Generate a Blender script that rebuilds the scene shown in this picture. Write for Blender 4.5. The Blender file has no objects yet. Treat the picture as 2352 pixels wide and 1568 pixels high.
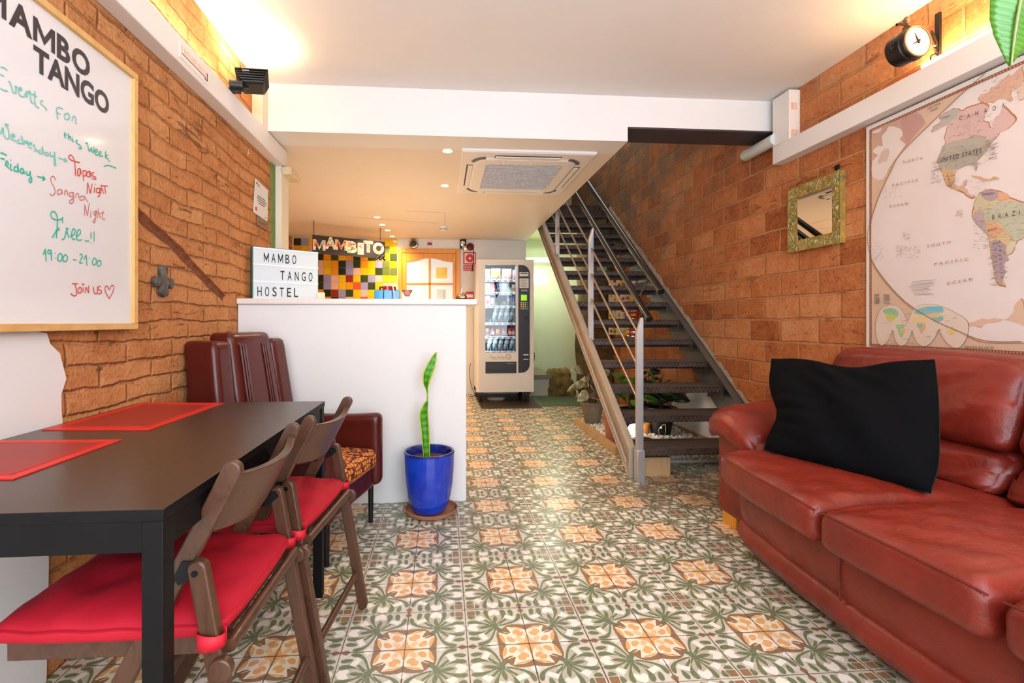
import bpy, bmesh, math, random
import numpy as np
from mathutils import Vector, Matrix

sc = bpy.context.scene
COL = sc.collection
R = math.radians

# ---------------------------------------------------------------- camera
FPX, CX, CY, YAW, EYE = 1122.0, 1102.0, 740.0, 0.0766, 1.0438      # in pixels of the 2352x1568 frame / metres
cam_d = bpy.data.cameras.new('camera'); cam = bpy.data.objects.new('camera', cam_d); COL.objects.link(cam)
cam.location = (0, 0, EYE); cam.rotation_euler = (R(90), 0, -YAW)
cam_d.sensor_width = 36.0; cam_d.lens = FPX / 2352 * 36
cam_d.shift_x = (1176 - CX) / 2352; cam_d.shift_y = -(784 - CY) / 2352
cam_d.clip_start = 0.02; cam_d.clip_end = 60
sc.camera = cam

# ---------------------------------------------------------------- world, exposure, lights
sc.view_settings.view_transform = 'Standard'; sc.view_settings.look = 'None'
sc.view_settings.exposure = 0.06; sc.view_settings.gamma = 1.0
sc.view_settings.use_curve_mapping = False
sc.cycles.max_bounces = 6; sc.cycles.diffuse_bounces = 3; sc.cycles.glossy_bounces = 3
sc.cycles.transmission_bounces = 4; sc.cycles.transparent_max_bounces = 8
sc.cycles.caustics_reflective = False; sc.cycles.caustics_refractive = False
sc.cycles.sample_clamp_indirect = 6.0
sc.cycles.use_denoising = True
sc.cycles.use_adaptive_sampling = True; sc.cycles.adaptive_threshold = 0.03

w = bpy.data.worlds.new('world'); sc.world = w; w.use_nodes = True
w.node_tree.nodes['Background'].inputs[0].default_value = (0.92, 0.96, 1.0, 1)
w.node_tree.nodes['Background'].inputs[1].default_value = 1.0

def light(name, kind, loc, power, color=(1, 1, 1), size=0.1, size_y=None, aim=None, spot=None, blend=0.6):
    d = bpy.data.lights.new(name, kind); d.energy = power; d.color = color
    if kind == 'AREA':
        d.size = size
        if size_y: d.shape = 'RECTANGLE'; d.size_y = size_y
    else:
        d.shadow_soft_size = size
    if kind == 'SPOT': d.spot_size = R(spot or 90); d.spot_blend = blend
    o = bpy.data.objects.new(name, d); COL.objects.link(o); o.location = loc
    if aim is not None:
        o.rotation_euler = (Vector(aim) - Vector(loc)).to_track_quat('-Z', 'Y').to_euler()
    return o
WARM = (1.0, 0.74, 0.45); NEUT = (1.0, 0.95, 0.90)
# daylight through the shop window behind the camera
light('shop_window_daylight', 'AREA', (0.5, -1.52, 1.45), 112, (0.80, 0.92, 1.06), 2.9, 2.0, aim=(0.5, 3, 1.3))
# added bluish fill light behind the camera, out of frame, to brighten the ceiling
light('ceiling_fill_light', 'AREA', (0.55, -0.7, 1.95), 52, (0.68, 0.91, 1.18), 2.6, 1.0, aim=(0.55, 0.2, 4))
# added warm fill hidden by the counter, brightens the low ceiling and tiled wall
light('reception_fill_light', 'AREA', (-0.4, 4.9, 0.98), 15, (1.0, 0.74, 0.48), 1.6, 2.2, aim=(-0.4, 4.9, 4))
# recessed spots of the low reception ceiling
DOWN = [(1028, 345), (1022, 425), (866, 498), (878, 515), (890, 528), (901, 542)]

# ---------------------------------------------------------------- photo geometry
_c, _s = math.cos(YAW), math.sin(YAW)
def ray(u, v):
    a = (u - CX) / FPX
    return Vector((_c * a + _s, -_s * a + _c, -(v - CY) / FPX))
EYEV = Vector((0, 0, EYE))
def atX(u, v, X): d = ray(u, v); return EYEV + d * (X / d.x)
def atY(u, v, Y): d = ray(u, v); return EYEV + d * (Y / d.y)
def atZ(u, v, Z): d = ray(u, v); return EYEV + d * ((Z - EYE) / d.z)
XL, XR, YB, ZC, ZL, YBEAM = -1.154, 2.28, 7.1, 2.545, 2.245, 3.16
for (u, v) in DOWN:
    q = atZ(u, v, ZL)
    light('downlight_beam', 'SPOT', (q.x, q.y, ZL - 0.025), 48, WARM, 0.03, spot=140, blend=0.9, aim=(q.x, q.y, 0))

# ---------------------------------------------------------------- mesh helpers
def frame_of(d):
    d = Vector(d).normalized()
    a = Vector((0, 0, 1)) if abs(d.z) < 0.95 else Vector((1, 0, 0))
    x = a.cross(d).normalized(); y = d.cross(x)
    return x, y, d

class MB:
    def __init__(self): self.v = []; self.f = []; self.m = []
    def add(self, vs, fs, mi=0, M=None):
        o = len(self.v)
        if M is not None: vs = [M @ Vector(q) for q in vs]
        self.v += [tuple(q) for q in vs]
        for q in fs: self.f.append(tuple(i + o for i in q)); self.m.append(mi)
        return self
    def box(self, lo, hi, mi=0, M=None):
        (a, b, c), (d, e, f) = lo, hi
        vs = [(a, b, c), (d, b, c), (d, e, c), (a, e, c), (a, b, f), (d, b, f), (d, e, f), (a, e, f)]
        return self.add(vs, [(0, 3, 2, 1), (4, 5, 6, 7), (0, 1, 5, 4), (1, 2, 6, 5), (2, 3, 7, 6), (3, 0, 4, 7)], mi, M)
    def bar(self, p0, p1, wx, wy, up=(0, 0, 1), mi=0):
        p0, p1 = Vector(p0), Vector(p1); d = (p1 - p0).normalized()
        x = d.cross(Vector(up)).normalized(); y = x.cross(d).normalized()
        x *= wx / 2; y *= wy / 2
        vs = [p0 - x - y, p0 + x - y, p0 + x + y, p0 - x + y, p1 - x - y, p1 + x - y, p1 + x + y, p1 - x + y]
        return self.add(vs, [(0, 3, 2, 1), (4, 5, 6, 7), (0, 1, 5, 4), (1, 2, 6, 5), (2, 3, 7, 6), (3, 0, 4, 7)], mi)
    def tube(self, pts, r, n=10, mi=0, closed=False, caps=True, flat=1.0):
        pts = [Vector(p) for p in pts]; k = len(pts)
        rs = r if isinstance(r, (list, tuple)) else [r] * k
        vs = []; x = None
        for i, p in enumerate(pts):
            if closed: t = pts[(i + 1) % k] - pts[i - 1]
            else: t = pts[min(i + 1, k - 1)] - pts[max(i - 1, 0)]
            t.normalize()
            if x is None: x, y, _ = frame_of(t)
            else:
                x = (x - t * x.dot(t)).normalized(); y = t.cross(x)
            for j in range(n):
                a = 2 * math.pi * j / n
                vs.append(p + x * (rs[i] * math.cos(a)) + y * (rs[i] * flat * math.sin(a)))
        fs = []
        for i in range(k if closed else k - 1):
            for j in range(n):
                a, b = i * n + j, i * n + (j + 1) % n
                c, d = ((i + 1) % k) * n + (j + 1) % n, ((i + 1) % k) * n + j
                fs.append((a, b, c, d))
        if caps and not closed:
            fs.append(tuple(range(n - 1, -1, -1))); fs.append(tuple((k - 1) * n + j for j in range(n)))
        return self.add(vs, fs, mi)
    def cyl(self, p0, p1, r0, r1=None, n=20, mi=0):
        return self.tube([p0, p1], [r0, r0 if r1 is None else r1], n, mi)
    def lathe(self, prof, c=(0, 0, 0), n=32, mi=0, axis=(0, 0, 1), sx=1, sy=1, cap=True):
        x, y, d = (Vector((1, 0, 0)), Vector((0, 1, 0)), Vector((0, 0, 1))) if tuple(axis) == (0, 0, 1) else frame_of(axis)
        c = Vector(c); vs = []; fs = []
        for (r, z) in prof:
            for j in range(n):
                a = 2 * math.pi * j / n
                vs.append(c + x * (r * sx * math.cos(a)) + y * (r * sy * math.sin(a)) + d * z)
        for i in range(len(prof) - 1):
            for j in range(n):
                fs.append((i * n + j, i * n + (j + 1) % n, (i + 1) * n + (j + 1) % n, (i + 1) * n + j))
        if cap and prof[0][0] > 1e-6: fs.append(tuple(range(n - 1, -1, -1)))
        if cap and prof[-1][0] > 1e-6: fs.append(tuple((len(prof) - 1) * n + j for j in range(n)))
        return self.add(vs, fs, mi)
    def prism(self, poly, to3, ext, mi=0):
        """poly: 2-D outline, to3: (a, b) -> 3-D, ext: extrusion vector"""
        k = len(poly); ext = Vector(ext)
        vs = [Vector(to3(*p)) for p in poly]; vs += [q + ext for q in vs]
        fs = [tuple(range(k - 1, -1, -1)), tuple(range(k, 2 * k))]
        fs += [(i, (i + 1) % k, k + (i + 1) % k, k + i) for i in range(k)]
        return self.add(vs, fs, mi)
    def poly(self, pts, mi=0):
        return self.add(pts, [tuple(range(len(pts)))], mi)
    def grid(self, nu, nv, fn, mi=0, wrap_u=False):
        vs = [fn(i / (nu if wrap_u else nu - 1), j / (nv - 1)) for j in range(nv) for i in range(nu)]
        fs = []
        for j in range(nv - 1):
            for i in range(nu if wrap_u else nu - 1):
                i2 = (i + 1) % nu
                fs.append((j * nu + i, j * nu + i2, (j + 1) * nu + i2, (j + 1) * nu + i))
        return self.add(vs, fs, mi)
    def rbox(self, c, half, r, n=12, warp=None, mi=0, M=None):
        """rounded box; warp(local xyz in metres, unit xyz) -> xyz"""
        hx, hy, hz = half; r = min(r, hx, hy, hz); idx = {}; vs = []; fs = []
        def pt(i, j, k):
            key = (i, j, k)
            if key in idx: return idx[key]
            u = [2 * t / n - 1 for t in key]
            # denser sampling toward the rim so the rounding is resolved
            u = [math.copysign(1 - (1 - abs(t)) ** 1.7, t) for t in u]
            p = [u[0] * hx, u[1] * hy, u[2] * hz]
            q = [max(-(h - r), min(h - r, t)) for h, t in zip(half, p)]
            d = Vector([a - b for a, b in zip(p, q)])
            if d.length > 1e-9: d = d.normalized() * r
            o = Vector(q) + d
            if warp: o = Vector(warp(o, u))
            o = o + Vector(c)
            if M is not None: o = M @ o
            idx[key] = len(vs); vs.append(o); return idx[key]
        for a in range(n):
            for b in range(n):
                fs.append((pt(a, b, 0), pt(a, b + 1, 0), pt(a + 1, b + 1, 0), pt(a + 1, b, 0)))
                fs.append((pt(a, b, n), pt(a + 1, b, n), pt(a + 1, b + 1, n), pt(a, b + 1, n)))
                fs.append((pt(a, 0, b), pt(a + 1, 0, b), pt(a + 1, 0, b + 1), pt(a, 0, b + 1)))
                fs.append((pt(a, n, b), pt(a, n, b + 1), pt(a + 1, n, b + 1), pt(a + 1, n, b)))
                fs.append((pt(0, a, b), pt(0, a, b + 1), pt(0, a + 1, b + 1), pt(0, a + 1, b)))
                fs.append((pt(n, a, b), pt(n, a + 1, b), pt(n, a + 1, b + 1), pt(n, a, b + 1)))
        return self.add(vs, fs, mi)
    def build(self, name, mats, parent=None, smooth=True, angle=40, bevel=0.0, seg=2, label=None, kind=None, subsurf=0, loc=None, solid=0):
        me = bpy.data.meshes.new(name)
        P = parent; off = Vector((0, 0, 0))
        while P is not None: off += P.location; P = P.parent
        if loc is not None: off += Vector(loc)
        me.from_pydata([tuple(Vector(q) - off) for q in self.v], [], self.f)
        if not isinstance(mats, (list, tuple)): mats = [mats]
        for m_ in mats: me.materials.append(m_)
        me.polygons.foreach_set('material_index', self.m)
        o = bpy.data.objects.new(name, me); COL.objects.link(o)
        if parent is not None: o.parent = parent
        if loc is not None: o.location = loc
        me.validate()
        if smooth:
            me.shade_smooth()
            if not subsurf: me.set_sharp_from_angle(angle=R(angle))
        if solid:
            s = o.modifiers.new('solid', 'SOLIDIFY'); s.thickness = solid; s.offset = 0
        if bevel:
            b = o.modifiers.new('bevel', 'BEVEL'); b.width = bevel; b.segments = seg; b.limit_method = 'ANGLE'; b.angle_limit = R(35)
        if subsurf:
            s = o.modifiers.new('sub', 'SUBSURF'); s.levels = subsurf; s.render_levels = subsurf
        if label: o['label'] = label
        if kind: o['kind'] = kind
        return o

def thing(name, label, cat, loc=(0, 0, 0), group=None):
    o = bpy.data.objects.new(name, None); COL.objects.link(o)
    o.location = loc; o.empty_display_size = 0.05
    o['label'] = label; o['category'] = cat
    if group: o['group'] = group
    return o
def tag(o, label, cat, group=None, kind=None):
    o['label'] = label; o['category'] = cat
    if group: o['group'] = group
    if kind: o['kind'] = kind
    return o
def copy_thing(root, loc, label=None, group=None, rotz=None):
    r = root.copy(); COL.objects.link(r); r.location = loc
    if rotz is not None: r.rotation_euler = (0, 0, rotz)
    if label: r['label'] = label
    if group: r['group'] = group
    for ch in list(root.children):
        c = ch.copy(); COL.objects.link(c); c.parent = r
        for g in list(ch.children):
            d = g.copy(); COL.objects.link(d); d.parent = c
    return r

def smooth_path(pts, n=8, closed=False):
    """Catmull-Rom through 2-D or 3-D points"""
    P = [Vector(p) for p in pts]; k = len(P); out = []
    for i in range(k if closed else k - 1):
        if closed: a, b, c, d = P[i - 1], P[i], P[(i + 1) % k], P[(i + 2) % k]
        else: a, b, c, d = P[max(i - 1, 0)], P[i], P[i + 1], P[min(i + 2, k - 1)]
        for j in range(n):
            t = j / n
            out.append(0.5 * ((2 * b) + (c - a) * t + (2 * a - 5 * b + 4 * c - d) * t * t + (3 * b - a - 3 * c + d) * t ** 3))
    if not closed: out.append(P[-1])
    return out

_txt = {}
def heavy_m(bold):
    H_, W_, q = .69, .80, .085 + 1.7 * bold
    P = [(0, 0), (0, H_), (q * 1.02, H_), (W_ / 2, H_ * .40), (W_ - q * 1.02, H_), (W_, H_), (W_, 0), (W_ - q, 0), (W_ - q, H_ * (.66 - bold)), (W_ / 2, H_ * (.10 - bold)), (q, H_ * (.66 - bold)), (q, 0)]
    return np.array(P), [tuple(range(len(P) - 1, -1, -1))]
def text_geo(s, bold=0.0, spacing=1.0):
    key = (s, bold, spacing)
    if key not in _txt and bold and 'M' in s:                # letter by letter, with a heavy M
        x = 0.0; V_ = []; F_ = []
        for chh in s:
            v_, f_ = heavy_m(bold) if chh == 'M' else text_geo(chh, bold)
            o_ = sum(len(q) for q in V_); a_ = v_[:, 0].min()
            V_.append(v_ + np.array([x - a_, 0])); F_ += [tuple(i + o_ for i in f) for f in f_]; x += v_[:, 0].max() - a_ + (.075 if chh != 'A' else .03)
        _txt[key] = (np.concatenate(V_), F_)
    if key not in _txt:
        cu = bpy.data.curves.new('lettering', 'FONT'); cu.body = s; cu.size = 1; cu.offset = bold; cu.space_character = spacing
        cu.resolution_u = 4
        o = bpy.data.objects.new('lettering', cu); COL.objects.link(o)
        dg = bpy.context.evaluated_depsgraph_get(); dg.update()
        me = bpy.data.meshes.new_from_object(o.evaluated_get(dg))
        vs = np.array([tuple(q.co)[:2] for q in me.vertices]) if len(me.vertices) else np.zeros((0, 2))
        fs = [tuple(p.vertices) for p in me.polygons]
        bpy.data.objects.remove(o); bpy.data.curves.remove(cu); bpy.data.meshes.remove(me)
        _txt[key] = (vs, fs)
    return _txt[key]
def add_text(mb, s, to3, x, y, h, wscale=1.0, bold=0.0, mi=0, width=None, align='l', spacing=1.0, slant=0.0):
    """write s with cap height h at (x, y) (baseline, start) of the plane to3(a, b)"""
    vs, fs = text_geo(s, bold, spacing)
    if not len(vs): return
    k = h / 0.69
    x0, x1 = vs[:, 0].min(), vs[:, 0].max()
    ws = k * wscale if width is None else width / (x1 - x0)
    wid = (x1 - x0) * ws
    ox = x - (wid / 2 if align == 'c' else wid if align == 'r' else 0)
    mb.add([to3(ox + (q[0] - x0) * ws + slant * q[1] * k, y + q[1] * k) for q in vs], fs, mi)

def ribbon(mb, pts, wdt, to3, mi=0, lift=(0, 0, 0), k0=0):
    """a flat pen stroke along 2-D points, drawn on the plane to3(a, b)"""
    P = [Vector((p[0], p[1])) for p in pts]; k = len(P)
    ws = wdt if isinstance(wdt, (list, tuple)) else [wdt] * k
    vs = []; fs = []
    for i in range(k):
        t = P[min(i + 1, k - 1)] - P[max(i - 1, 0)]
        if t.length < 1e-9: t = Vector((1, 0))
        t.normalize(); nrm = Vector((-t.y, t.x)) * ws[i] / 2
        a, b = P[i] - nrm, P[i] + nrm
        up_ = Vector(lift) * (i + k0); vs += [Vector(to3(a.x, a.y)) + up_, Vector(to3(b.x, b.y)) + up_]
    for i in range(k - 1): fs.append((2 * i, 2 * i + 2, 2 * i + 3, 2 * i + 1))
    mb.add(vs, fs, mi)

# ---------------------------------------------------------------- materials
def lin(c):
    return tuple(((x / 255) / 12.92 if x / 255 <= 0.04045 else ((x / 255 + 0.055) / 1.055) ** 2.4) for x in c[:3])
class NT:
    def __init__(self, name):
        self.m = bpy.data.materials.new(name); self.m.use_nodes = True
        self.t = self.m.node_tree; self.b = self.t.nodes['Principled BSDF']
        self.x = 0
    def n(self, kind, **kw):
        nd = self.t.nodes.new(kind)
        for k, v in kw.items():
            if k == 'i':
                for a, b in v.items(): nd.inputs[a].default_value = b
            else: setattr(nd, k, v)
        return nd
    def l(self, a, b): self.t.links.new(a, b)
    def coord(self):
        return self.n('ShaderNodeTexCoord').outputs['Object']
    def noise(self, co, scale, detail=4, rough=0.55, dist=0.0):
        nd = self.n('ShaderNodeTexNoise', i={'Scale': scale, 'Detail': detail, 'Roughness': rough, 'Distortion': dist})
        if co is not None: self.l(co, nd.inputs['Vector'])
        return nd
    def ramp(self, fac, stops, interp='LINEAR'):
        nd = self.n('ShaderNodeValToRGB'); cr = nd.color_ramp; cr.interpolation = interp
        while len(cr.elements) < len(stops): cr.elements.new(0.5)
        for e, (p, c) in zip(cr.elements, stops):
            e.position = p; e.color = (*c, 1) if len(c) == 3 else c
        if fac is not None: self.l(fac, nd.inputs['Fac'])
        return nd.outputs['Color']
    def mix(self, fac, a, b, mode='MIX'):
        nd = self.n('ShaderNodeMix', data_type='RGBA', blend_type=mode)
        for sock, val in ((0, fac), (6, a), (7, b)):
            if isinstance(val, bpy.types.NodeSocket): self.l(val, nd.inputs[sock])
            else: nd.inputs[sock].default_value = (*val, 1) if isinstance(val, (tuple, list)) and len(val) == 3 else val
        return nd.outputs[2]
    def math(self, op, a, b=0.0, clamp=False):
        nd = self.n('ShaderNodeMath', operation=op, use_clamp=clamp)
        for k, val in ((0, a), (1, b)):
            if isinstance(val, bpy.types.NodeSocket): self.l(val, nd.inputs[k])
            else: nd.inputs[k].default_value = val
        return nd.outputs[0]
    def bump(self, h, strength=0.3, dist=0.01):
        nd = self.n('ShaderNodeBump', i={'Strength': strength, 'Distance': dist}); self.l(h, nd.inputs['Height'])
        self.l(nd.outputs[0], self.b.inputs['Normal']); return nd
    def base(self, c):
        if isinstance(c, bpy.types.NodeSocket): self.l(c, self.b.inputs['Base Color'])
        else: self.b.inputs['Base Color'].default_value = (*c, 1)

def mat(name, rgb, rough=0.5, metal=0.0, var=0.06, vscale=6.0, bump=0.0, bscale=60.0, bdist=0.004, coat=0.0, spec=0.5, rgb2=None, stretch=None,
        emit=0.0, emit_rgb=None, trans=0.0, sheen=0.0, alpha=1.0, ior=1.45):
    t = NT(name); co = t.coord()
    if stretch:
        mp = t.n('ShaderNodeMapping', i={'Scale': stretch}); t.l(co, mp.inputs[0]); co = mp.outputs[0]
    c = lin(rgb)
    if var or rgb2:
        nz = t.noise(co, vscale, 5, 0.6)
        if rgb2: c2 = lin(rgb2); a = c
        else:
            a = tuple(min(1, x * (1 - var)) for x in c); c2 = tuple(min(1, x * (1 + var)) for x in c)
        t.base(t.ramp(nz.outputs['Fac'], [(0.3, a), (0.7, c2)]))
    else: t.base(c)
    b = t.b
    b.inputs['Roughness'].default_value = rough; b.inputs['Metallic'].default_value = metal
    b.inputs['Specular IOR Level'].default_value = spec; b.inputs['Coat Weight'].default_value = coat
    b.inputs['IOR'].default_value = ior
    if coat: b.inputs['Coat Roughness'].default_value = 0.12
    if trans: b.inputs['Transmission Weight'].default_value = trans
    if sheen: b.inputs['Sheen Weight'].default_value = sheen
    if alpha < 1: b.inputs['Alpha'].default_value = alpha
    if emit:
        b.inputs['Emission Color'].default_value = (*lin(emit_rgb or rgb), 1); b.inputs['Emission Strength'].default_value = emit
    if bump:
        t.bump(t.noise(co, bscale, 6, 0.6).outputs['Fac'], bump, bdist)
    return t.m

def wood(name, a, b, rough=0.45, scale=(14, 14, 1.2), coat=0.1):
    t = NT(name); co = t.coord()
    mp = t.n('ShaderNodeMapping', i={'Scale': scale}); t.l(co, mp.inputs[0])
    nz = t.noise(mp.outputs[0], 3.0, 6, 0.65, 1.2)
    t.base(t.ramp(nz.outputs['Fac'], [(0.25, lin(a)), (0.5, lin(b)), (0.75, lin(a))]))
    t.b.inputs['Roughness'].default_value = rough; t.b.inputs['Coat Weight'].default_value = coat
    t.bump(nz.outputs['Fac'], 0.12, 0.002)
    return t.m

def brick_mat(name, bw, bh, mortar, cols, mcol, dusty=None, cracks=0, per=.45, mmax=1.0, mscale=5.0, axis='YZ', smooth=0.35, distort=0.03, bumpd=0.02, stain=None):
    """rough old masonry: courses of brick on the plane named by axis, worn and uneven"""
    t = NT(name); co = t.coord()
    sp = t.n('ShaderNodeSeparateXYZ'); t.l(co, sp.inputs[0])
    cb = t.n('ShaderNodeCombineXYZ')
    t.l(sp.outputs['Y' if axis[0] == 'Y' else 'X'], cb.inputs[0]); t.l(sp.outputs['Z'], cb.inputs[1])
    wob = t.noise(co, 2.2, 3, 0.5); wob2 = t.noise(co, 16, 3, 0.6)
    def vsub(colr, amt):
        s1 = t.n('ShaderNodeVectorMath', operation='SUBTRACT'); t.l(colr, s1.inputs[0]); s1.inputs[1].default_value = (.5, .5, .5)
        s2 = t.n('ShaderNodeVectorMath', operation='SCALE'); t.l(s1.outputs[0], s2.inputs[0]); s2.inputs['Scale'].default_value = amt
        return s2.outputs[0]
    v1 = t.n('ShaderNodeVectorMath', operation='ADD'); t.l(cb.outputs[0], v1.inputs[0]); t.l(vsub(wob.outputs['Color'], distort * 2.0), v1.inputs[1])
    v2 = t.n('ShaderNodeVectorMath', operation='ADD'); t.l(v1.outputs[0], v2.inputs[0]); t.l(vsub(wob2.outputs['Color'], distort * 0.5), v2.inputs[1])
    br = t.n('ShaderNodeTexBrick', offset=0.5, offset_frequency=2, squash=1.0,
             i={'Scale': 1.0, 'Mortar Size': mortar, 'Mortar Smooth': smooth, 'Bias': 0.0, 'Brick Width': bw, 'Row Height': bh,
                'Color1': (0, 0, 0, 1), 'Color2': (1, 1, 1, 1), 'Mortar': (0.5, 0.5, 0.5, 1)})
    t.l(v2.outputs[0], br.inputs['Vector'])
    big = t.noise(co, 1.3, 4, 0.6); med = t.noise(co, 9, 6, 0.7); fin = t.noise(co, 70, 6, 0.7)
    tone = t.math('ADD', t.math('ADD', t.math('MULTIPLY', br.outputs['Color'], per), (.45 - per) * .5), t.math('MULTIPLY', med.outputs['Fac'], 0.62))
    tone = t.math('ADD', tone, t.math('MULTIPLY', t.math('SUBTRACT', fin.outputs['Fac'], 0.5), 0.6))
    bc = t.ramp(tone, [(0.22, lin(cols[0])), (0.45, lin(cols[1])), (0.62, lin(cols[2])), (0.85, lin(cols[3]))])
    mc = t.mix(t.math('MULTIPLY', fin.outputs['Fac'], 1.0), lin(mcol[0]), lin(mcol[1]))
    # mortar shows only here and there
    mf = t.math('MULTIPLY', br.outputs['Fac'], t.ramp(t.noise(co, mscale, 5, 0.65).outputs['Fac'], [(0.38, (mcol[2],) * 3), (0.66, (mmax,) * 3)]))
    c = t.mix(mf, bc, mc)
    # pale lime flecks and dark pits
    fl = t.ramp(t.noise(co, 38, 4, 0.7).outputs['Fac'], [(0.66, (0, 0, 0)), (0.74, (1, 1, 1))])
    c = t.mix(t.math('MULTIPLY', fl, 0.55), c, lin((226, 190, 150)))
    pit = t.ramp(t.noise(co, 24, 5, 0.75, 0.6).outputs['Fac'], [(0.27, (1, 1, 1)), (0.36, (0, 0, 0))])
    c = t.mix(t.math('MULTIPLY', pit, 0.7), c, lin((80, 42, 24)))
    if cracks:
        mpc = t.n('ShaderNodeMapping', i={'Scale': (5.0, 5.0, 24.0)}); t.l(co, mpc.inputs[0])
        ck_ = t.noise(mpc.outputs[0], 1.0, 7, 0.72, 0.8)
        crk = t.ramp(ck_.outputs['Fac'], [(0.30, (1, 1, 1)), (0.40, (0, 0, 0))])
        c = t.mix(t.math('MULTIPLY', crk, cracks), c, lin((92, 48, 26)))
        lt = t.ramp(ck_.outputs['Fac'], [(0.62, (0, 0, 0)), (0.75, (1, 1, 1))])
        c = t.mix(t.math('MULTIPLY', lt, .35), c, lin((232, 176, 120)))
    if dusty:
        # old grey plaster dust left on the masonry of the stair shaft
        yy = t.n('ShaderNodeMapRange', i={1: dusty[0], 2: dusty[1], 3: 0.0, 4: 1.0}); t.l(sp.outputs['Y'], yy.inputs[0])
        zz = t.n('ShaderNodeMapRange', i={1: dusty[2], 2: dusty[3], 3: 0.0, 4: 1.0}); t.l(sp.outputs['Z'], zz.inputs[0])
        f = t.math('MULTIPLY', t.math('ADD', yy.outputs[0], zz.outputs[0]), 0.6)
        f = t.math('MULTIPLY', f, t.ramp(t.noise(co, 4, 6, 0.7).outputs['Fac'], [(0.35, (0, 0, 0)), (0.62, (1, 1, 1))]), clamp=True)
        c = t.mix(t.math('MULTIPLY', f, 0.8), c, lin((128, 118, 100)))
    t.base(c)
    t.b.inputs['Roughness'].default_value = 0.9; t.b.inputs['Specular IOR Level'].default_value = 0.25
    h = t.math('ADD', t.math('MULTIPLY', t.math('SUBTRACT', 1.0, br.outputs['Fac']), 0.55), t.math('MULTIPLY', med.outputs['Fac'], 0.9))
    h = t.math('ADD', h, t.math('MULTIPLY', fin.outputs['Fac'], 0.35))
    h = t.math('SUBTRACT', h, t.math('MULTIPLY', pit, 0.35))
    if cracks: h = t.math('SUBTRACT', h, t.math('MULTIPLY', crk, 0.5))
    t.bump(h, 0.9, bumpd)
    return t.m

def leather(name, a, b, rough=0.36):
    t = NT(name); co = t.coord()
    big = t.noise(co, 5, 4, 0.6); cr = t.noise(co, 9, 4, 0.6, 1.5)
    t.base(t.ramp(big.outputs['Fac'], [(0.3, lin(a)), (0.7, lin(b))]))
    t.l(t.ramp(t.noise(co, 14, 4, 0.6).outputs['Fac'], [(0.3, (rough - .07,) * 3), (0.7, (rough + .12,) * 3)]), t.b.inputs['Roughness'])
    vo = t.n('ShaderNodeTexVoronoi', i={'Scale': 260.0}); t.l(co, vo.inputs['Vector'])
    h = t.math('ADD', t.math('MULTIPLY', cr.outputs['Fac'], 1.0), t.math('MULTIPLY', vo.outputs['Distance'], 0.05))
    t.bump(h, 0.35, 0.012)
    t.b.inputs['Specular IOR Level'].default_value = 0.5
    return t.m

PAINT = mat('white_paint', (238, 234, 229), 0.6, var=0.015, vscale=2, bump=0.05, bscale=25)
CEIL = mat('ceiling_paint', (240, 234, 228), 0.7, var=0.01)
CEIL2 = mat('reception_ceiling_paint', (236, 222, 205), 0.55, var=0.02, vscale=1.5)
TRIM = mat('white_trim_gloss', (242, 236, 230), 0.4, var=0.015)
BRICK_L = brick_mat('orange_brick', 0.29, 0.075, 0.010, [(162, 98, 54), (210, 136, 80), (226, 156, 98), (236, 182, 128)],
                    [(118, 66, 38), (176, 112, 66), 0.0], distort=0.034, smooth=1.0, bumpd=0.028, per=.16, mmax=.62, mscale=7, cracks=.6)
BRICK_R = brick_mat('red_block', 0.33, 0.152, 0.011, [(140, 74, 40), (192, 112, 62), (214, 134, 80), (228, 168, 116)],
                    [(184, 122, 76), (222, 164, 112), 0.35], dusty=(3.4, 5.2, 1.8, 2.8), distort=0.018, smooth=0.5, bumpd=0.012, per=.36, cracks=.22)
STONE = brick_mat('rough_stone', 0.5, 0.31, 0.01, [(70, 52, 30), (112, 86, 52), (136, 108, 66), (165, 140, 95)],
                  [(90, 70, 44), (120, 95, 60), 0.1], axis='XZ', distort=0.08, bumpd=0.05)
BLACKM = mat('black_metal', (22, 21, 22), 0.42, metal=0.0, var=0.1)
CHROME = mat('chrome', (220, 215, 208), 0.12, metal=1.0, var=0.0)
STEEL = mat('brushed_steel', (178, 174, 168), 0.38, metal=0.75, var=0.06, vscale=12, bump=0.05, bscale=90)
GLASS = mat('clear_glass', (255, 255, 255), 0.03, var=0, trans=1.0, ior=1.05)
PAPER = mat('white_paper', (238, 234, 228), 0.6, var=0.01)
INK = mat('black_ink', (28, 26, 28), 0.5, var=0.0)
# ================================================================ the room
def struct(name, mb, m, parent=None, **kw):
    o = mb.build(name, m, parent, **kw)
    o['kind'] = 'structure'
    return o
YF = -1.6
# ---- floor: hydraulic tiles, pattern drawn as flat inlays of the one floor mesh
T, TX0, TY0 = 0.2, -0.1187, 1.5695
def homog(src, dst):
    A = []; B = []
    for (x, y), (u, v) in zip(src, dst):
        A.append([x, y, 1, 0, 0, 0, -u * x, -u * y]); B.append(u)
        A.append([0, 0, 0, x, y, 1, -v * x, -v * y]); B.append(v)
    h = np.linalg.solve(np.array(A, float), np.array(B, float))
    return np.append(h, 1).reshape(3, 3)
HT = homog([(328, 1150), (1115, 1105), (385, 685), (1080, 668)], [(0, 0), (1, 0), (0, 1), (1, 1)])
def tc(x, y):
    q = HT @ np.array([x, y, 1.0]); return (q[0] / q[2], q[1] / q[2])
CREAM, GREEN, BROWN, BEIGE, ORANGE, PALE = [lin(q) for q in ((252, 244, 232), (120, 130, 98), (156, 120, 88), (222, 213, 198), (240, 180, 120), (252, 238, 214))]
GREY = lin((200, 192, 172)); ORANGE2 = lin((246, 205, 158))
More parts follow.
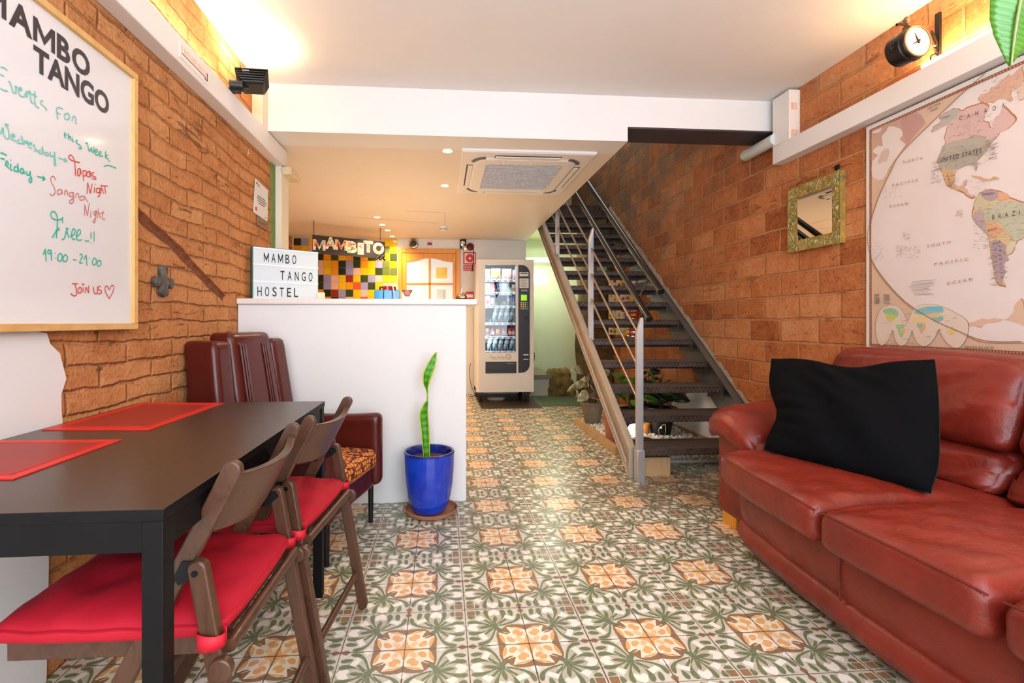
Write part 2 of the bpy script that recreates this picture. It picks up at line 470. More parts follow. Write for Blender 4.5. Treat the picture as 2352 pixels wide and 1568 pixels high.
# (colour, layer, outline, rounded, mirrored over the tile's diagonal)
SH = [
 (GREY, 1, [(735, 930), (800, 960), (900, 965), (1000, 985), (960, 1020), (880, 1050), (800, 1010)], 0, 1),
 (GREY, 1, [(770, 885), (900, 805), (1010, 780), (1090, 860), (1085, 930), (1000, 960), (880, 950)], 1, 1),
 (BROWN, 1, [(328, 1150), (350, 903), (420, 893), (500, 884), (575, 884), (628, 905), (660, 930), (722, 950), (742, 1000), (738, 1060), (731, 1128)], 0, 0),
 (PALE, 2, [(328, 1150), (356, 968), (400, 942), (480, 918), (602, 910), (572, 962), (590, 985), (640, 968), (709, 975), (704, 1030), (676, 1085), (628, 1134)], 0, 0),
 (BROWN, 3, [(553, 990), (575, 952), (604, 935), (604, 955), (590, 985), (575, 992)], 0, 0),
 (BROWN, 3, [(575, 1003), (610, 985), (680, 962), (700, 968), (655, 990), (610, 1003)], 0, 0),
 (ORANGE, 3, [(328, 1150), (349, 1020), (372, 1075), (392, 1110), (470, 1128), (520, 1139)], 0, 0),
 (ORANGE, 3, [(382, 1010), (400, 985), (425, 990), (440, 965), (480, 955), (520, 965), (525, 1000), (490, 1015), (470, 1040), (430, 1040), (400, 1030)], 1, 0),
 (ORANGE, 3, [(505, 1080), (530, 1062), (560, 1042), (600, 1035), (618, 1052), (605, 1085), (560, 1105), (520, 1105)], 1, 0),
 (ORANGE2, 3, [(395, 1095), (430, 1060), (480, 1045), (500, 1060), (470, 1100), (430, 1115)], 1, 0),
 (ORANGE, 3, [(640, 1060), (668, 1010), (706, 990), (702, 1035), (676, 1080), (648, 1105)], 1, 0),
 (ORANGE, 3, [(380, 955), (420, 938), (500, 922), (560, 915), (545, 930), (480, 940), (420, 955)], 1, 0),
 (GREEN, 4, [(630, 945), (690, 905), (705, 865), (752, 860), (790, 888), (760, 925), (715, 952), (670, 955)], 1, 0),
 # fan rays, lower half
 (GREEN, 3, [(728, 925), (752, 985), (795, 1050), (860, 1098), (930, 1110), (985, 1100), (990, 1075), (950, 1062), (885, 1055), (830, 1025), (785, 965), (752, 905)], 1, 1),
 (GREEN, 3, [(745, 905), (800, 928), (880, 952), (960, 980), (1040, 980), (1086, 955), (1075, 930), (1020, 928), (940, 938), (860, 930), (790, 898)], 1, 1),
 (GREEN, 3, [(750, 890), (830, 868), (900, 872), (955, 888), (905, 910), (830, 906)], 1, 1),
 (GREEN, 3, [(748, 880), (820, 855), (890, 830), (960, 806), (1040, 798), (1082, 815), (1060, 838), (980, 842), (890, 856), (820, 878)], 1, 1),
 (GREEN, 2, [(745, 872), (800, 830), (870, 780), (888, 795), (830, 838), (770, 882)], 0, 0),
 (GREEN, 2, [(745, 915), (800, 945), (870, 985), (885, 965), (820, 930)], 0, 1),
 (GREEN, 3, [(945, 1040), (945, 1018), (990, 998), (1050, 990), (1088, 1008), (1070, 1032), (1010, 1045)], 1, 1),
 (CREAM, 3, [(842, 1032), (902, 958), (968, 975), (905, 1056)], 0, 1),
 (CREAM, 3, [(938, 850), (985, 838), (1045, 845), (1088, 885), (1060, 915), (985, 934), (945, 912), (978, 885)], 0, 1),
 (CREAM, 3, [(730, 1135), (745, 1108), (790, 1078), (850, 1108), (832, 1124)], 0, 1),
 (CREAM, 3, [(838, 795), (900, 748), (975, 790), (925, 818)], 0, 0),
 (BROWN, 3, [(832, 1122), (860, 1112), (1000, 1112), (1045, 1080), (1090, 1092), (1113, 1107)], 0, 1),
 (GREEN, 3, [(890, 712), (905, 690), (960, 685), (955, 740), (920, 742)], 1, 1),
 (BROWN, 3, [(968, 688), (1056, 686), (1062, 735), (965, 740)], 0, 0),
]
tile_shapes = []
for (colr, lay, pts, rnd, mir) in SH:
    P = [tc(*p) for p in pts]
    P = [(min(max(a, 0.004), 0.996), min(max(b, 0.004), 0.996)) for a, b in P]
    if rnd: P = [(q.x, q.y) for q in smooth_path([(a, b) for a, b in P], 3, closed=True)]
    P = [(min(max(a, 0.003), 0.997), min(max(b, 0.003), 0.997)) for a, b in P]
    area = sum(P[i - 1][0] * P[i][1] - P[i][0] * P[i - 1][1] for i in range(len(P)))
    if area < 0: P = P[::-1]
    tile_shapes.append((colr, lay, np.array(P)))
    if colr is GREEN and rnd:                              # slim the painted strokes
        Q = np.array(P); nx = np.roll(Q, -1, 0) - np.roll(Q, 1, 0); nx /= np.maximum(np.linalg.norm(nx, axis=1), 1e-6)[:, None]
        Q = Q + np.column_stack([-nx[:, 1], nx[:, 0]]) * .011; tile_shapes[-1] = (colr, lay, Q); P = [tuple(q) for q in Q]
    if mir: tile_shapes.append((colr, lay, np.array([(b, a) for a, b in P])[::-1]))
def colour_mesh(name, verts, counts, cols, m):
    """one mesh of flat polygons, a colour each"""
    me = bpy.data.meshes.new(name)
    nl = int(sum(counts))
    me.vertices.add(len(verts)); me.vertices.foreach_set('co', np.asarray(verts, np.float32).ravel())
    me.loops.add(nl); me.loops.foreach_set('vertex_index', np.arange(nl, dtype=np.int32))
    me.polygons.add(len(counts)); st = np.concatenate([[0], np.cumsum(counts)[:-1]]).astype(np.int32)
    me.polygons.foreach_set('loop_start', st)
    me.update(calc_edges=True)
    ca = me.color_attributes.new('inlay', 'FLOAT_COLOR', 'CORNER')
    c4 = np.ones((len(cols), 4), np.float32); c4[:, :3] = cols
    ca.data.foreach_set('color', np.repeat(c4, counts, axis=0).ravel())
    me.materials.append(m); me.validate()
    o = bpy.data.objects.new(name, me); COL.objects.link(o)
    return o
def floor_mat():
    t = NT('hydraulic_tile'); co = t.coord()
    at = t.n('ShaderNodeAttribute', attribute_name='inlay')
    n1 = t.noise(co, 0.9, 4, 0.6); n2 = t.noise(co, 7, 6, 0.7); n3 = t.noise(co, 45, 5, 0.7)
    c = t.mix(1.0, at.outputs['Color'], t.ramp(n1.outputs['Fac'], [(0.3, (0.90, 0.86, 0.81)), (0.65, (1, 1, 1))]), 'MULTIPLY')
    # worn patches and dirt trodden in
    dirt = t.ramp(n2.outputs['Fac'], [(0.60, (0, 0, 0)), (0.78, (1, 1, 1))])
    c = t.mix(t.math('MULTIPLY', dirt, 0.45), c, lin((120, 98, 76)))
    sp = t.n('ShaderNodeSeparateXYZ'); t.l(co, sp.inputs[0])
    # a dirty worn zone at the foot of the stairs
    dx = t.math('POWER', t.math('MULTIPLY', t.math('SUBTRACT', sp.outputs['X'], 1.62), 1.1), 2.0)
    dy = t.math('POWER', t.math('MULTIPLY', t.math('SUBTRACT', sp.outputs['Y'], 2.95), 2.3), 2.0)
    z = t.math('SUBTRACT', 1.0, t.math('ADD', dx, dy), clamp=True)
    z = t.math('MULTIPLY', z, t.ramp(t.noise(co, 6, 5, 0.7).outputs['Fac'], [(0.3, (.25,) * 3), (0.6, (1, 1, 1))]))
    c = t.mix(t.math('MULTIPLY', z, 0.85, clamp=True), c, lin((98, 76, 58)))
    pit = t.ramp(n3.outputs['Fac'], [(0.70, (0, 0, 0)), (0.76, (1, 1, 1))])
    c = t.mix(t.math('MULTIPLY', pit, 0.35), c, lin((110, 92, 76)))
    t.base(c)
    t.l(t.ramp(n2.outputs['Fac'], [(0.3, (0.19,) * 3), (0.7, (0.36,) * 3)]), t.b.inputs['Roughness'])
    t.b.inputs['Specular IOR Level'].default_value = 0.5
    t.bump(n2.outputs['Fac'], 0.05, 0.01)
    return t.m
V = []; CNT = []; CC = []
def flat(pts, z, colr):
    V.append(np.column_stack([pts, np.full(len(pts), z)])); CNT.append(len(pts)); CC.append(colr)
flat(np.array([(-3.2, YF - .2), (3.2, YF - .2), (3.2, 9.2), (-3.2, 9.2)]), 0.0, BEIGE)
rngf = random.Random(4)
for i in range(-6, 12):
    for j in range(-9, 28):
        fx = i % 2 == 0; fy = j % 2 == 0
        x0, y0 = TX0 + i * T, TY0 + j * T
        if x0 > XR or x0 + T < XL - 0.2: continue
        tint = np.array([1, 1, 1]) * (1 + rngf.uniform(-.06, .05)) * np.array([1, 1 + rngf.uniform(-.02, .02), 1 + rngf.uniform(-.05, .04)])
        for n_, (colr, lay, P) in enumerate(tile_shapes):
            a = P[:, 0] if fx else 1 - P[:, 0]; b = P[:, 1] if fy else 1 - P[:, 1]
            q = np.column_stack([x0 + a * T, y0 + b * T])
            if fx != fy: q = q[::-1]
            flat(q, 0.0003 * lay + 5e-6 * n_, np.array(colr) * tint)
GROUT = lin((112, 94, 80))
for i in range(-6, 13):
    x = TX0 + i * T
    if XL - .1 < x < XR: 
        for j in range(-9, 28):
            wd = 0.0010 + 0.0009 * rngf.random(); y = TY0 + j * T
            flat(np.array([(x - wd, y), (x + wd, y), (x + wd, y + T), (x - wd, y + T)]), 0.0019, GROUT)
for j in range(-9, 29):
    for i in range(-6, 12):
        wd = 0.0007 + 0.0006 * rngf.random(); x = TX0 + i * T; y = TY0 + j * T
        flat(np.array([(x, y - wd), (x + T, y - wd), (x + T, y + wd), (x, y + wd)]), 0.0019, GROUT)
floor = colour_mesh('floor', np.concatenate(V), np.array(CNT), np.array(CC), floor_mat()); floor['kind'] = 'structure'

# ---- side walls of old masonry
struct('wall_left', MB().box((XL - 0.25, YF, 0), (XL, 3.385, 2.60)), BRICK_L)
wl = bpy.data.objects['wall_left']
# a painted patch with a torn edge low on the brick wall
edge = [(100, 765), (112, 790), (128, 812), (141, 835), (143, 870), (137, 905), (134, 940), (137, 972), (130, 1010), (120, 1060), (124, 1120), (113, 1180), (108, 1240), (104, 1300), (100, 1345)]
ep = [atX(u, v, XL) for u, v in edge]
ep = [(q.y, q.z) for q in ep]; ep[-1] = (ep[-1][0], 0.0)
for k in range(len(ep) - 1, -1, -1):
    if ep[k][1] < 0: ep[k] = (ep[k][0], 0.0)
pl = [(YF, 0.0)] + [(a + 0.006 * math.sin(9 * i), b) for i, (a, b) in enumerate(reversed(ep))] + [(1.2, 1.06), (YF, 1.06)]
struct('plaster', MB().prism(pl, lambda a, b: (XL, a, b), (0.008, 0, 0)), PAINT, wl, smooth=False)
# the chase cut in the brick, left open
def chase():
    mb = MB(); pts = [(305, 480), (345, 518), (395, 560), (430, 598), (470, 640), (512, 682)]; W = [30, 26, 22, 24, 20, 18]
    top = []; bot = []
    rr = random.Random(2)
    P = smooth_path(pts, 6)
    for k, p in enumerate(P):
        wv = np.interp(k / (len(P) - 1), np.linspace(0, 1, len(W)), W) * (0.8 + .45 * rr.random())
        top.append(atX(p.x + 2, p.y - wv / 2, XL)); bot.append(atX(p.x - 2, p.y + wv / 2, XL))
    n = len(P); vs = []; fs = []
    for k in range(n):
        a, b = top[k], bot[k]; mid = (a + b) / 2
        vs += [(XL + .001, a.y, a.z), (XL + .011 + .004 * rr.random(), a.y * .7 + b.y * .3, a.z * .7 + b.z * .3), (XL + .003, mid.y, mid.z), (XL + .001, b.y, b.z)]
    for k in range(n - 1):
        for q in range(3): fs.append((4 * k + q, 4 * k + q + 1, 4 * k + q + 5, 4 * k + q + 4))
    return mb.add(vs, fs)
struct('groove', chase(), mat('groove_dirt', (136, 78, 44), 0.95, var=.35, vscale=30, bump=.8, bscale=45, bdist=.01), wl)

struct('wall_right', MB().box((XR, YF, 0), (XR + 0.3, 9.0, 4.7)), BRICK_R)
wr = bpy.data.objects['wall_right']
struct('plaster', MB().prism([(3.42, 0), (5.0, 0), (4.75, .18), (4.6, .33), (4.42, .36), (4.3, .47), (3.85, .5), (3.6, .34), (3.45, .2)], lambda a, b: (XR, a, b), (-0.006, 0, 0)),
       PAINT, wr, smooth=False)
struct('baseboard_right', MB().box((XR - 0.03, 3.3, 0), (XR - .006, 5.2, 0.055)), wood('pale_wood', (150, 112, 70), (186, 146, 98)))
struct('wall_front', MB().box((XL - .25, YF - .15, 0), (XR + .3, YF, 2.6)), PAINT)
# ---- ceilings and the beam between them
struct('ceiling', MB().box((XL - .25, YF - .15, ZC), (XR, YBEAM + .02, ZC + .1)), CEIL)
bm_ = MB(); bm_.box((XL, YBEAM, ZL), (1.228, 3.41, ZC + .1)); bm_.box((1.228, YBEAM, 2.343), (XR, 3.41, ZC + .1))
struct('beam', bm_, PAINT, smooth=False)
struct('trim_1', MB().box((1.229, YBEAM + .004, 2.333), (XR, 3.41, 2.3425)), mat('dark_soffit', (66, 60, 64), 0.55, var=.12, vscale=9))
struct('ceiling_low', MB().box((-2.4, 3.41, ZL), (1.228, YB + .1, ZL + .35)), CEIL2)
struct('trim_2', MB().box((XL, 3.07, 2.235), (-1.092, YBEAM, ZC)), mat('cream_paint', (240, 226, 198), .5, var=.02))
# white boxed ducts along both side walls
lt = MB(); lt.box((XL, YF, 2.117), (-1.083, 3.496, 2.234)); struct('trim_3', lt, TRIM, bevel=.004)
rt = MB(); rt.box((2.205, YF, 2.097), (XR, 3.112, 2.214)); rt.box((2.205, 2.955, 2.2141), (XR, 3.112, 2.53)); struct('trim_4', rt, TRIM, bevel=.003)
struct('trim_5', MB().box((-1.105, 3.45, 2.062), (-1.035, 3.66, 2.112)), wood('cream_wood', (205, 180, 140), (228, 208, 170)), bevel=.003)
struct('trim_6', MB().box((XL - .006, 3.385, 0), (XL + .012, 3.45, 2.115)), mat('green_paint', (112, 132, 66), .55, var=.2, vscale=20))
struct('trim_7', MB().box((-1.32, 3.45, 0), (-1.10, 3.6, ZL)), mat('cream_paint_post', (238, 226, 200), .5, var=.02))
struct('wall_west', MB().box((-2.4, 3.46, 0), (-2.12, YB, ZL)), BRICK_L)
struct('wall_south', MB().box((-2.4, 3.41, 0), (-1.32, 3.5, ZL)), PAINT)
# ---- back wall behind the counter, with its tiled stretch
struct('wall_back', MB().box((-2.4, YB, 0), (1.222, YB + .15, ZL)), PAINT)
wb = bpy.data.objects['wall_back']
pal = dict(Y=(250, 200, 20), O=(250, 165, 25), G=(60, 72, 40), L=(160, 158, 205), P=(246, 195, 175), R=(165, 48, 32), D=(38, 48, 28), T=(226, 90, 45), M=(110, 122, 60), B=(62, 64, 130), N=(196, 120, 110))
rows = ["BNBDLYOGYMYGLYPYY", "BPBOYPYDLPGYGLYMY", "OGLYPYDOGYODOGOYG", "YLOGDLPYODLGOYLMY", "LGPYDLPYODLPYYGMM", "PODLYODLPYRYGLPYY", "OYLRDLDLPYOTLGYPP", "YGPOYPODRLGYPYTLG",
        "LOYPGYRODLPYTYOGL", "PYGLYODPTOYLGPYOM", "GLYOPGYRLDYOGTPLY", "YPOGLYPTODLYPGOYL", "OGYLPDRYOGLPYTODL", "LYPOGYLPDOYGRLPYO"]
mats_t = {k: mat('glazed_tile_' + k, v, 0.12, var=.05, vscale=30, coat=.3) for k, v in pal.items()}
keys = list(pal); tmb = MB(); ts = 0.1035
xr_t = atY(912, 600, YB).x; zt_t = ZL
for r_, row in enumerate(rows):
    for c_, k in enumerate(reversed(row)):
        x1 = xr_t - c_ * ts; z1 = zt_t - .012 - r_ * ts
        if x1 - ts < -2.12: continue
        tmb.box((x1 - ts + .004, YB - .012, z1 - ts + .004), (x1, YB - .001, z1), keys.index(k))
struct('glazed_tiles', tmb, [mats_t[k] for k in keys], wb, smooth=False)
struct('grout', MB().box((-2.12, YB - .004, zt_t - .012 - len(rows) * ts), (xr_t + .004, YB - .0005, zt_t)), mat('pale_grout', (232, 214, 186), .8), wb)
# ---- the lit green passage beside the stairs
GREENW = mat('mint_wall', (212, 226, 192), 0.6, var=.02)
struct('wall_rear', MB().box((1.1, 7.95, 0), (XR, 8.1, 2.6)), GREENW)
struct('wall_inner', MB().box((1.1, YB + .15, 0), (1.222, 7.95, 2.6)), GREENW)
struct('ceiling_rear', MB().box((1.228, 6.62, 2.40), (XR, 8.1, 2.499)), mat('mint_ceiling', (214, 222, 176), .6))
struct('trim_8', MB().box((1.222, 7.85, 2.03), (2.0, 7.95, 2.10)), PAINT)
struct('trim_11', MB().box((1.222, 6.86, 0), (1.56, 7.95, .235), 0).box((1.222, 6.84, .235), (1.57, 7.95, .30), 1), [mat('grey_plinth', (196, 196, 176), .6), mat('grey_plinth_cap', (140, 132, 112), .6)], bevel=.004)
def lump(c, half, seed, mb=None):
    mb = mb or MB()
    from mathutils import noise
    def wrp(o, u):
        d = noise.fractal(Vector((o.x * 3.2 + seed, o.y * 3.2, o.z * 3.2)), 1.0, 2.0, 5) * .09
        n = Vector(o).normalized()
        return o + n * d
    mb.rbox(c, half, min(half) * .6, 18, wrp); return mb
rock = mat('mossy_rock', (84, 78, 40), .95, var=0, rgb2=(176, 146, 84), vscale=9, bump=.8, bscale=20, bdist=.03)
tag(lump((1.69, 6.98, .17), (.18, .13, .20), 3.3).build('rock', rock), 'mossy lump of bare rock at the far end of the floor by the passage', 'rock')
struct('pillar', lump((2.14, 6.7, 1.2), (.20, .36, 1.26), 8.1), STONE)
# stair shaft above
struct('wall_upper', MB().box((1.05, 3.41, ZL + .36), (1.226, 9.0, 4.7)), PAINT)
struct('wall_high', MB().box((1.228, 3.2, ZC + .1), (XR, 3.41, 4.7)), PAINT)
struct('ceiling_upper', MB().box((1.05, 3.2, 4.7), (XR, 9.0, 4.8)), PAINT)
pan = MB()
for k in range(14): pan.box((1.226, 8.5, 2.62 + k * .15), (XR, 8.52, 2.62 + k * .15 + .143))
struct('wall_far', MB().box((1.05, 8.52, 2.62), (XR, 8.7, 4.7)), PAINT)
struct('cladding', pan, wood('pale_board', (176, 160, 120), (206, 192, 150), scale=(1.2, 10, 10)), bpy.data.objects['wall_far'])
struct('trim_9', MB().box((1.92, 8.40, 2.62), (2.0, 8.48, 4.7)), mat('grey_post', (160, 165, 160), .5))
light('shaft_fill_light', 'AREA', (1.75, 5.8, 4.6), 17, (0.92, 0.98, 0.95), .8, 2.5, aim=(1.75, 5.8, 0))  # added dim cool fill at the shaft top; the ceiling there has no opening
light('passage_lamp_light', 'POINT', (1.75, 7.3, 1.6), 8, (0.98, 1.0, 0.84), .15)
light('passage_ceiling_light', 'AREA', (1.62, 7.2, 2.39), 14, (0.95, 1.0, 0.82), .3, .6, aim=(1.6, 6.9, 0))
# dark inserts in the floor below the machine, and a rubber mat
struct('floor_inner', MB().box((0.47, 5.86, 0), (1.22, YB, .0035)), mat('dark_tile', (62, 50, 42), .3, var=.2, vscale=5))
gm = MB()
for k in range(26):
    x = 1.235 + k * .02; gm.bar((x, 5.98, .006), (x + .1, 6.75, .006), .008, .008)
gm.box((1.225, 5.96, 0), (1.86, 6.78, .004))
tag(gm.build('floor_mat', mat('green_rubber', (88, 106, 74), .7)), 'green ribbed rubber mat lying beside the vending machine', 'mat')
# access panel outline of the low ceiling
ap = MB()
for a, b in (((930, 484), (1022, 488)), ((1022, 488), (1022, 517)), ((800, 497), (1006, 513))):
    p, q = atZ(*a, ZL), atZ(*b, ZL); ap.bar((p.x, p.y, ZL - .001), (q.x, q.y, ZL - .001), .006, .003)
struct('trim_10', ap, mat('panel_gap', (205, 182, 150), .7))
# ================================================================ whiteboard
XW = XL + 0.022
FR = wood('pale_oak', (206, 150, 78), (232, 182, 108), scale=(10, 1.5, 1.5))
wbd = thing('whiteboard', 'white glossy board in a pale oak frame covered in green and red handwriting', 'whiteboard', (XL, 1.35, 1.02))
Y0b, Y1b, Z0b, Z1b = 0.62, 1.897, 1.018, 1.958
MB().box((XL + .004, Y0b, Z0b), (XW, Y1b, Z1b)).build('board', mat('whiteboard_gloss', (236, 230, 226), 0.10, var=0, coat=.3), wbd)
fm = MB(); fb = .022
fm.box((XL + .002, Y0b, Z0b), (XW + .012, Y1b, Z0b + fb)); fm.box((XL + .002, Y0b, Z1b - fb), (XW + .012, Y1b, Z1b))
fm.box((XL + .002, Y1b - fb, Z0b + fb), (XW + .012, Y1b, Z1b - fb)); fm.box((XL + .002, Y0b, Z0b + fb), (XW + .012, Y0b + fb, Z1b - fb))
fm.build('frame', FR, wbd, bevel=.002)
onb = lambda a, b: (XW + .0012, a, b)
tm = MB()
add_text(tm, 'MAMBO', onb, 1.285, 1.828, .067, width=.379, bold=.034)
add_text(tm, 'TANGO', onb, 1.446, 1.748, .065, width=.308, bold=.034)
tm.build('lettering', mat('black_vinyl', (62, 54, 54), .25, var=0), wbd, smooth=False)
GA, GB, RA, RB = [mat(n, c, .4, var=0) for n, c in (('green_marker_pale', (120, 205, 188)), ('green_marker', (30, 185, 155)), ('red_marker', (225, 70, 55)), ('red_marker_pale', (215, 110, 100)))]
WR = [  # (origin, scale, marker, strokes)
 ((0, 150), 5.226, 0, [
  "0,20 50,30 85,65|0,105 45,135|0,275 40,300 85,305", "95,200 110,195 125,230 150,320 175,335 185,290 175,250 200,265", "215,290 245,300 250,270 225,270 215,310 240,365 275,375",
  "285,380 320,310 315,385|315,385 330,330 355,310 362,400 375,445 395,455", "415,310 412,420 430,490 465,510|375,340 440,375", "515,425 490,430 485,460 520,490 550,520 545,545",
  "690,650 680,580 675,520 700,505 750,520|680,570 720,585", "800,575 770,595 775,640 810,650 830,620 820,585 800,575", "860,670 870,620 890,610 905,640 905,690 920,705",
  "0,830 30,745 35,820 70,880 100,860 90,760 50,705 100,715", "125,850 165,855 165,825 135,830 130,880 185,905", "235,890 205,900 210,930 245,935 265,925 250,840 265,930",
  "275,950 300,900 305,940|305,940 325,905 335,965", "335,950 375,945 365,925 335,940 345,985 375,990", "415,955 395,960 415,990 440,1020 400,1020", "480,1015 455,1030 470,1055 500,1050 500,970 515,1060",
  "560,1040 535,1050 540,1080 570,1075 565,1045 580,1085", "600,1035 605,1090 640,1085 650,1040 655,1120 665,1190 645,1190 645,1110", "695,1110 760,1130 800,1145|770,1115 800,1145 765,1160"]),
 ((0, 150), 5.226, 1, [
  "776,800 772,855 788,868|762,822 796,836|818,815 816,890|816,872 832,852 842,862 846,902|868,872 870,912 880,918|862,846 866,853|932,900 908,906 918,932 952,958 974,985 960,1000 935,986",
  "1025,940 1045,930 1055,1000 1070,1030 1090,990 1100,1040 1120,1030 1120,975", "1130,1035 1160,1040 1160,1010 1135,1020 1140,1070 1175,1075", "1180,1060 1205,1060 1205,1035 1182,1045 1190,1085 1230,1085",
  "1265,1030 1260,1110|1290,1075 1265,1095 1295,1130 1310,1160", "1245,1212 1290,1200 1340,1212 1390,1235",
  "0,1050 40,1060 75,1085|0,1115 50,1125", "60,1210 70,1150 90,1165 85,1200|75,1205 100,1240", "125,1180 120,1250 145,1255|118,1130 125,1145", "195,1215 165,1225 170,1265 205,1265 205,1175 215,1280",
  "270,1235 240,1250 245,1290 275,1285 270,1240 285,1300", "310,1270 315,1310 345,1310 355,1270 360,1330 375,1380 355,1405 340,1370 375,1340", "440,1330 490,1345 535,1360|505,1325 535,1360 500,1380"]),
 ((0, 150), 5.226, 2, [
  "955,1165 900,1155 840,1130 820,1100 840,1075 870,1100 890,1160 895,1250 900,1325", "955,1235 930,1250 925,1310 950,1320 960,1240 965,1310", "990,1260 995,1330 1000,1390|990,1270 1025,1265 1030,1310 1000,1330",
  "1075,1270 1040,1285 1040,1330 1070,1330 1075,1275 1085,1345", "1125,1285 1095,1295 1110,1325 1145,1345 1140,1365 1100,1355",
  "1040,1540 1048,1405|1048,1405 1080,1540|1080,1540 1100,1420", "1130,1460 1128,1530|1135,1420 1137,1432", "1185,1475 1155,1480 1155,1520 1190,1520 1190,1470 1190,1560 1165,1575", "1210,1430 1205,1540|1205,1500 1225,1480 1235,1540", "1250,1440 1265,1540|1205,1445 1290,1448"]),
 ((0, 150), 5.226, 3, ["665,1380 640,1330 605,1350 610,1400 650,1480 650,1540 610,1560 590,1535"]),
 ((0, 400), 2.613, 3, ["365,90 345,95 345,120 365,115 365,92 372,118", "385,125 388,100 400,100 404,128", "435,110 415,112 415,132 437,128 437,108 437,165 420,175 415,160 440,140", "450,140 455,118 470,115", "470,120 470,145", "500,130 480,135 480,155 500,150 503,132 525,170"]),
 ((0, 440), 4.9, 3, ["945,270 950,145|950,145 980,275|980,275 1000,130", "1020,220 1015,290|1022,196 1023,202", "1075,215 1050,235 1060,265 1085,235 1075,215 1070,290 1060,345 1040,335 1075,290", "1105,185 1095,295|1095,260 1115,240 1125,300", "1160,215 1145,280 1150,310 1180,305|1130,240 1170,238"]),
 ((0, 440), 4.9, 1, ["705,285 690,305 640,318 585,300 565,260 575,230 605,225 630,260 640,320 635,400 625,525", "700,290 700,355", "580,520 620,455 640,430 665,405|620,440 650,430 662,430", "735,415 765,415 745,430 725,510 700,540 690,530|745,430 765,500 775,520",
  "780,505 830,480 840,430 815,420 800,480 810,530 840,535", "850,510 900,470 895,430 870,440 855,510 875,545 915,540", "950,552 995,556", "1020,455 1022,530|1055,445 1055,560|1012,568 1016,576|1044,580 1048,588",
  "480,710 505,645|505,645 515,785", "570,665 540,655 535,690 565,695 570,660 572,775", "614,687 617,696|617,742 620,751", "670,690 645,730 655,780 685,770 695,720 670,690", "730,705 705,745 715,785 745,775 755,735 730,705", "818,765 855,768",
  "890,710 910,700 920,730 890,800 925,800", "940,760 965,710|965,710 975,835", "1000,747 1003,756", "1055,745 1035,790 1050,825 1080,800 1075,755 1055,745", "1110,770 1088,800 1100,838 1130,820 1130,785 1110,770"]),
 ((0, 440), 4.9, 2, ["805,1035 870,1035|838,1035 858,1130 850,1165 820,1168 790,1145", "890,1075 872,1110 890,1145 910,1120 905,1080 890,1075", "932,1075 930,1135|920,1030 932,1050 942,1035", "958,1140 962,1070|962,1070 995,1140|995,1140 993,1055",
  "1048,1070 1055,1130 1075,1150 1092,1120 1090,1065", "1130,1065 1105,1070 1105,1100 1138,1120 1130,1145 1090,1145", "1225,1105 1200,1060 1178,1080 1185,1130 1225,1205|1225,1205 1270,1120 1275,1065 1250,1055 1225,1105"]),
]
SIZES = [(6, 3, 9, 1), (1, 4, 1, 6, 1), (5, 5), (1,), (6,), (5,), (6, 2, 11), (4, 2, 1)]
mats_h, name_h = (GA, GB, RA, RB), ('pale green', 'green', 'red', 'pale red')
for ((ox, oy), k, mk, groups), sizes in zip(WR, SIZES):
    g0 = 0
    for sz in sizes:
        hw = MB()
        for g in groups[g0:g0 + sz]:
            for st in g.split('|'):
                P = [tuple(map(float, q.split(','))) for q in st.split()]
                P = [atX(ox + a / k, oy + b / k, XW) for a, b in P]
                P = smooth_path([(q.y, q.z) for q in P], 5)
                ribbon(hw, P, .0036 if mk != 3 else .0028, onb, 0, (2e-5, 0, 0), len(hw.v) % 7)
        g0 += sz
        hw.build('handwritten_lettering', mats_h[mk], wbd, smooth=False, label=name_h[mk] + ' marker handwriting')

# ================================================================ small things on the brick wall
fl = MB(); iron = mat('cast_iron', (34, 30, 28), .6, var=.5, vscale=40, rgb2=(120, 110, 98), bump=.6, bscale=60)
half = [(0, .062), (.012, .066), (.020, .052), (.016, .03), (.018, .006), (.030, .012), (.046, .018), (.058, .008), (.060, -.012), (.048, -.028), (.034, -.024), (.030, -.010), (.022, -.018), (.020, -.032), (.026, -.045), (.018, -.062), (.008, -.055), (0, -.068)]
out = half + [(-a, b) for a, b in reversed(half[1:-1])]
fl.prism(out, lambda a, b: (XL + .004, 2.094 + a * 1.15, 1.212 + b), (.02, 0, 0))
tag(fl.build('wall_ornament', iron, bevel=.004), 'small black cast iron lily ornament fixed on the orange brick wall', 'ornament')
ROWS = mat('grey_print', (120, 110, 112), .6, var=0)
pp = MB(); pp.prism([(3.107, 1.93), (3.322, 1.915), (3.314, 1.706), (3.075, 1.715)], lambda a, b: (XL + .004, a, b), (.003, 0, 0))
pr = pp.build('paper_notice', PAPER, smooth=False); tag(pr, 'white printed paper notice stuck high on the brick wall near its end', 'notice')
ln = MB(); onp = lambda a, b: (XL + .0078, a, b)
for k, (a, b, z, h) in enumerate([(3.12, 3.14, 1.90, .016), (3.145, 3.18, 1.903, .004), (3.145, 3.17, 1.893, .004), (3.14, 3.27, 1.83, .006), (3.13, 3.29, 1.816, .006), (3.14, 3.28, 1.802, .006), (3.16, 3.26, 1.788, .006), (3.27, 3.30, 1.722, .004)]):
    ln.box((XL + .0065, a, z), (XL + .0079, b, z + h))
ln.build('lettering', ROWS, pr)
rd = MB(); rd.cyl((XL + .006, 3.115, 1.745), (XL + .0079, 3.115, 1.745), .014, n=16); rd.build('emblem', mat('red_print', (210, 60, 60), .5, var=0), pr)
dk = MB(); dk.prism([(3.135, 1.707), (3.308, 1.706), (3.302, 1.645), (3.135, 1.65)], lambda a, b: (XL + .003, a, b), (.004, 0, 0))
dkn = dk.build('name_plate', mat('grey_metal_plate', (150, 118, 88), .4, metal=.4), bevel=.001); tag(dkn, 'small grey metal reception plate just under the paper notice', 'sign')
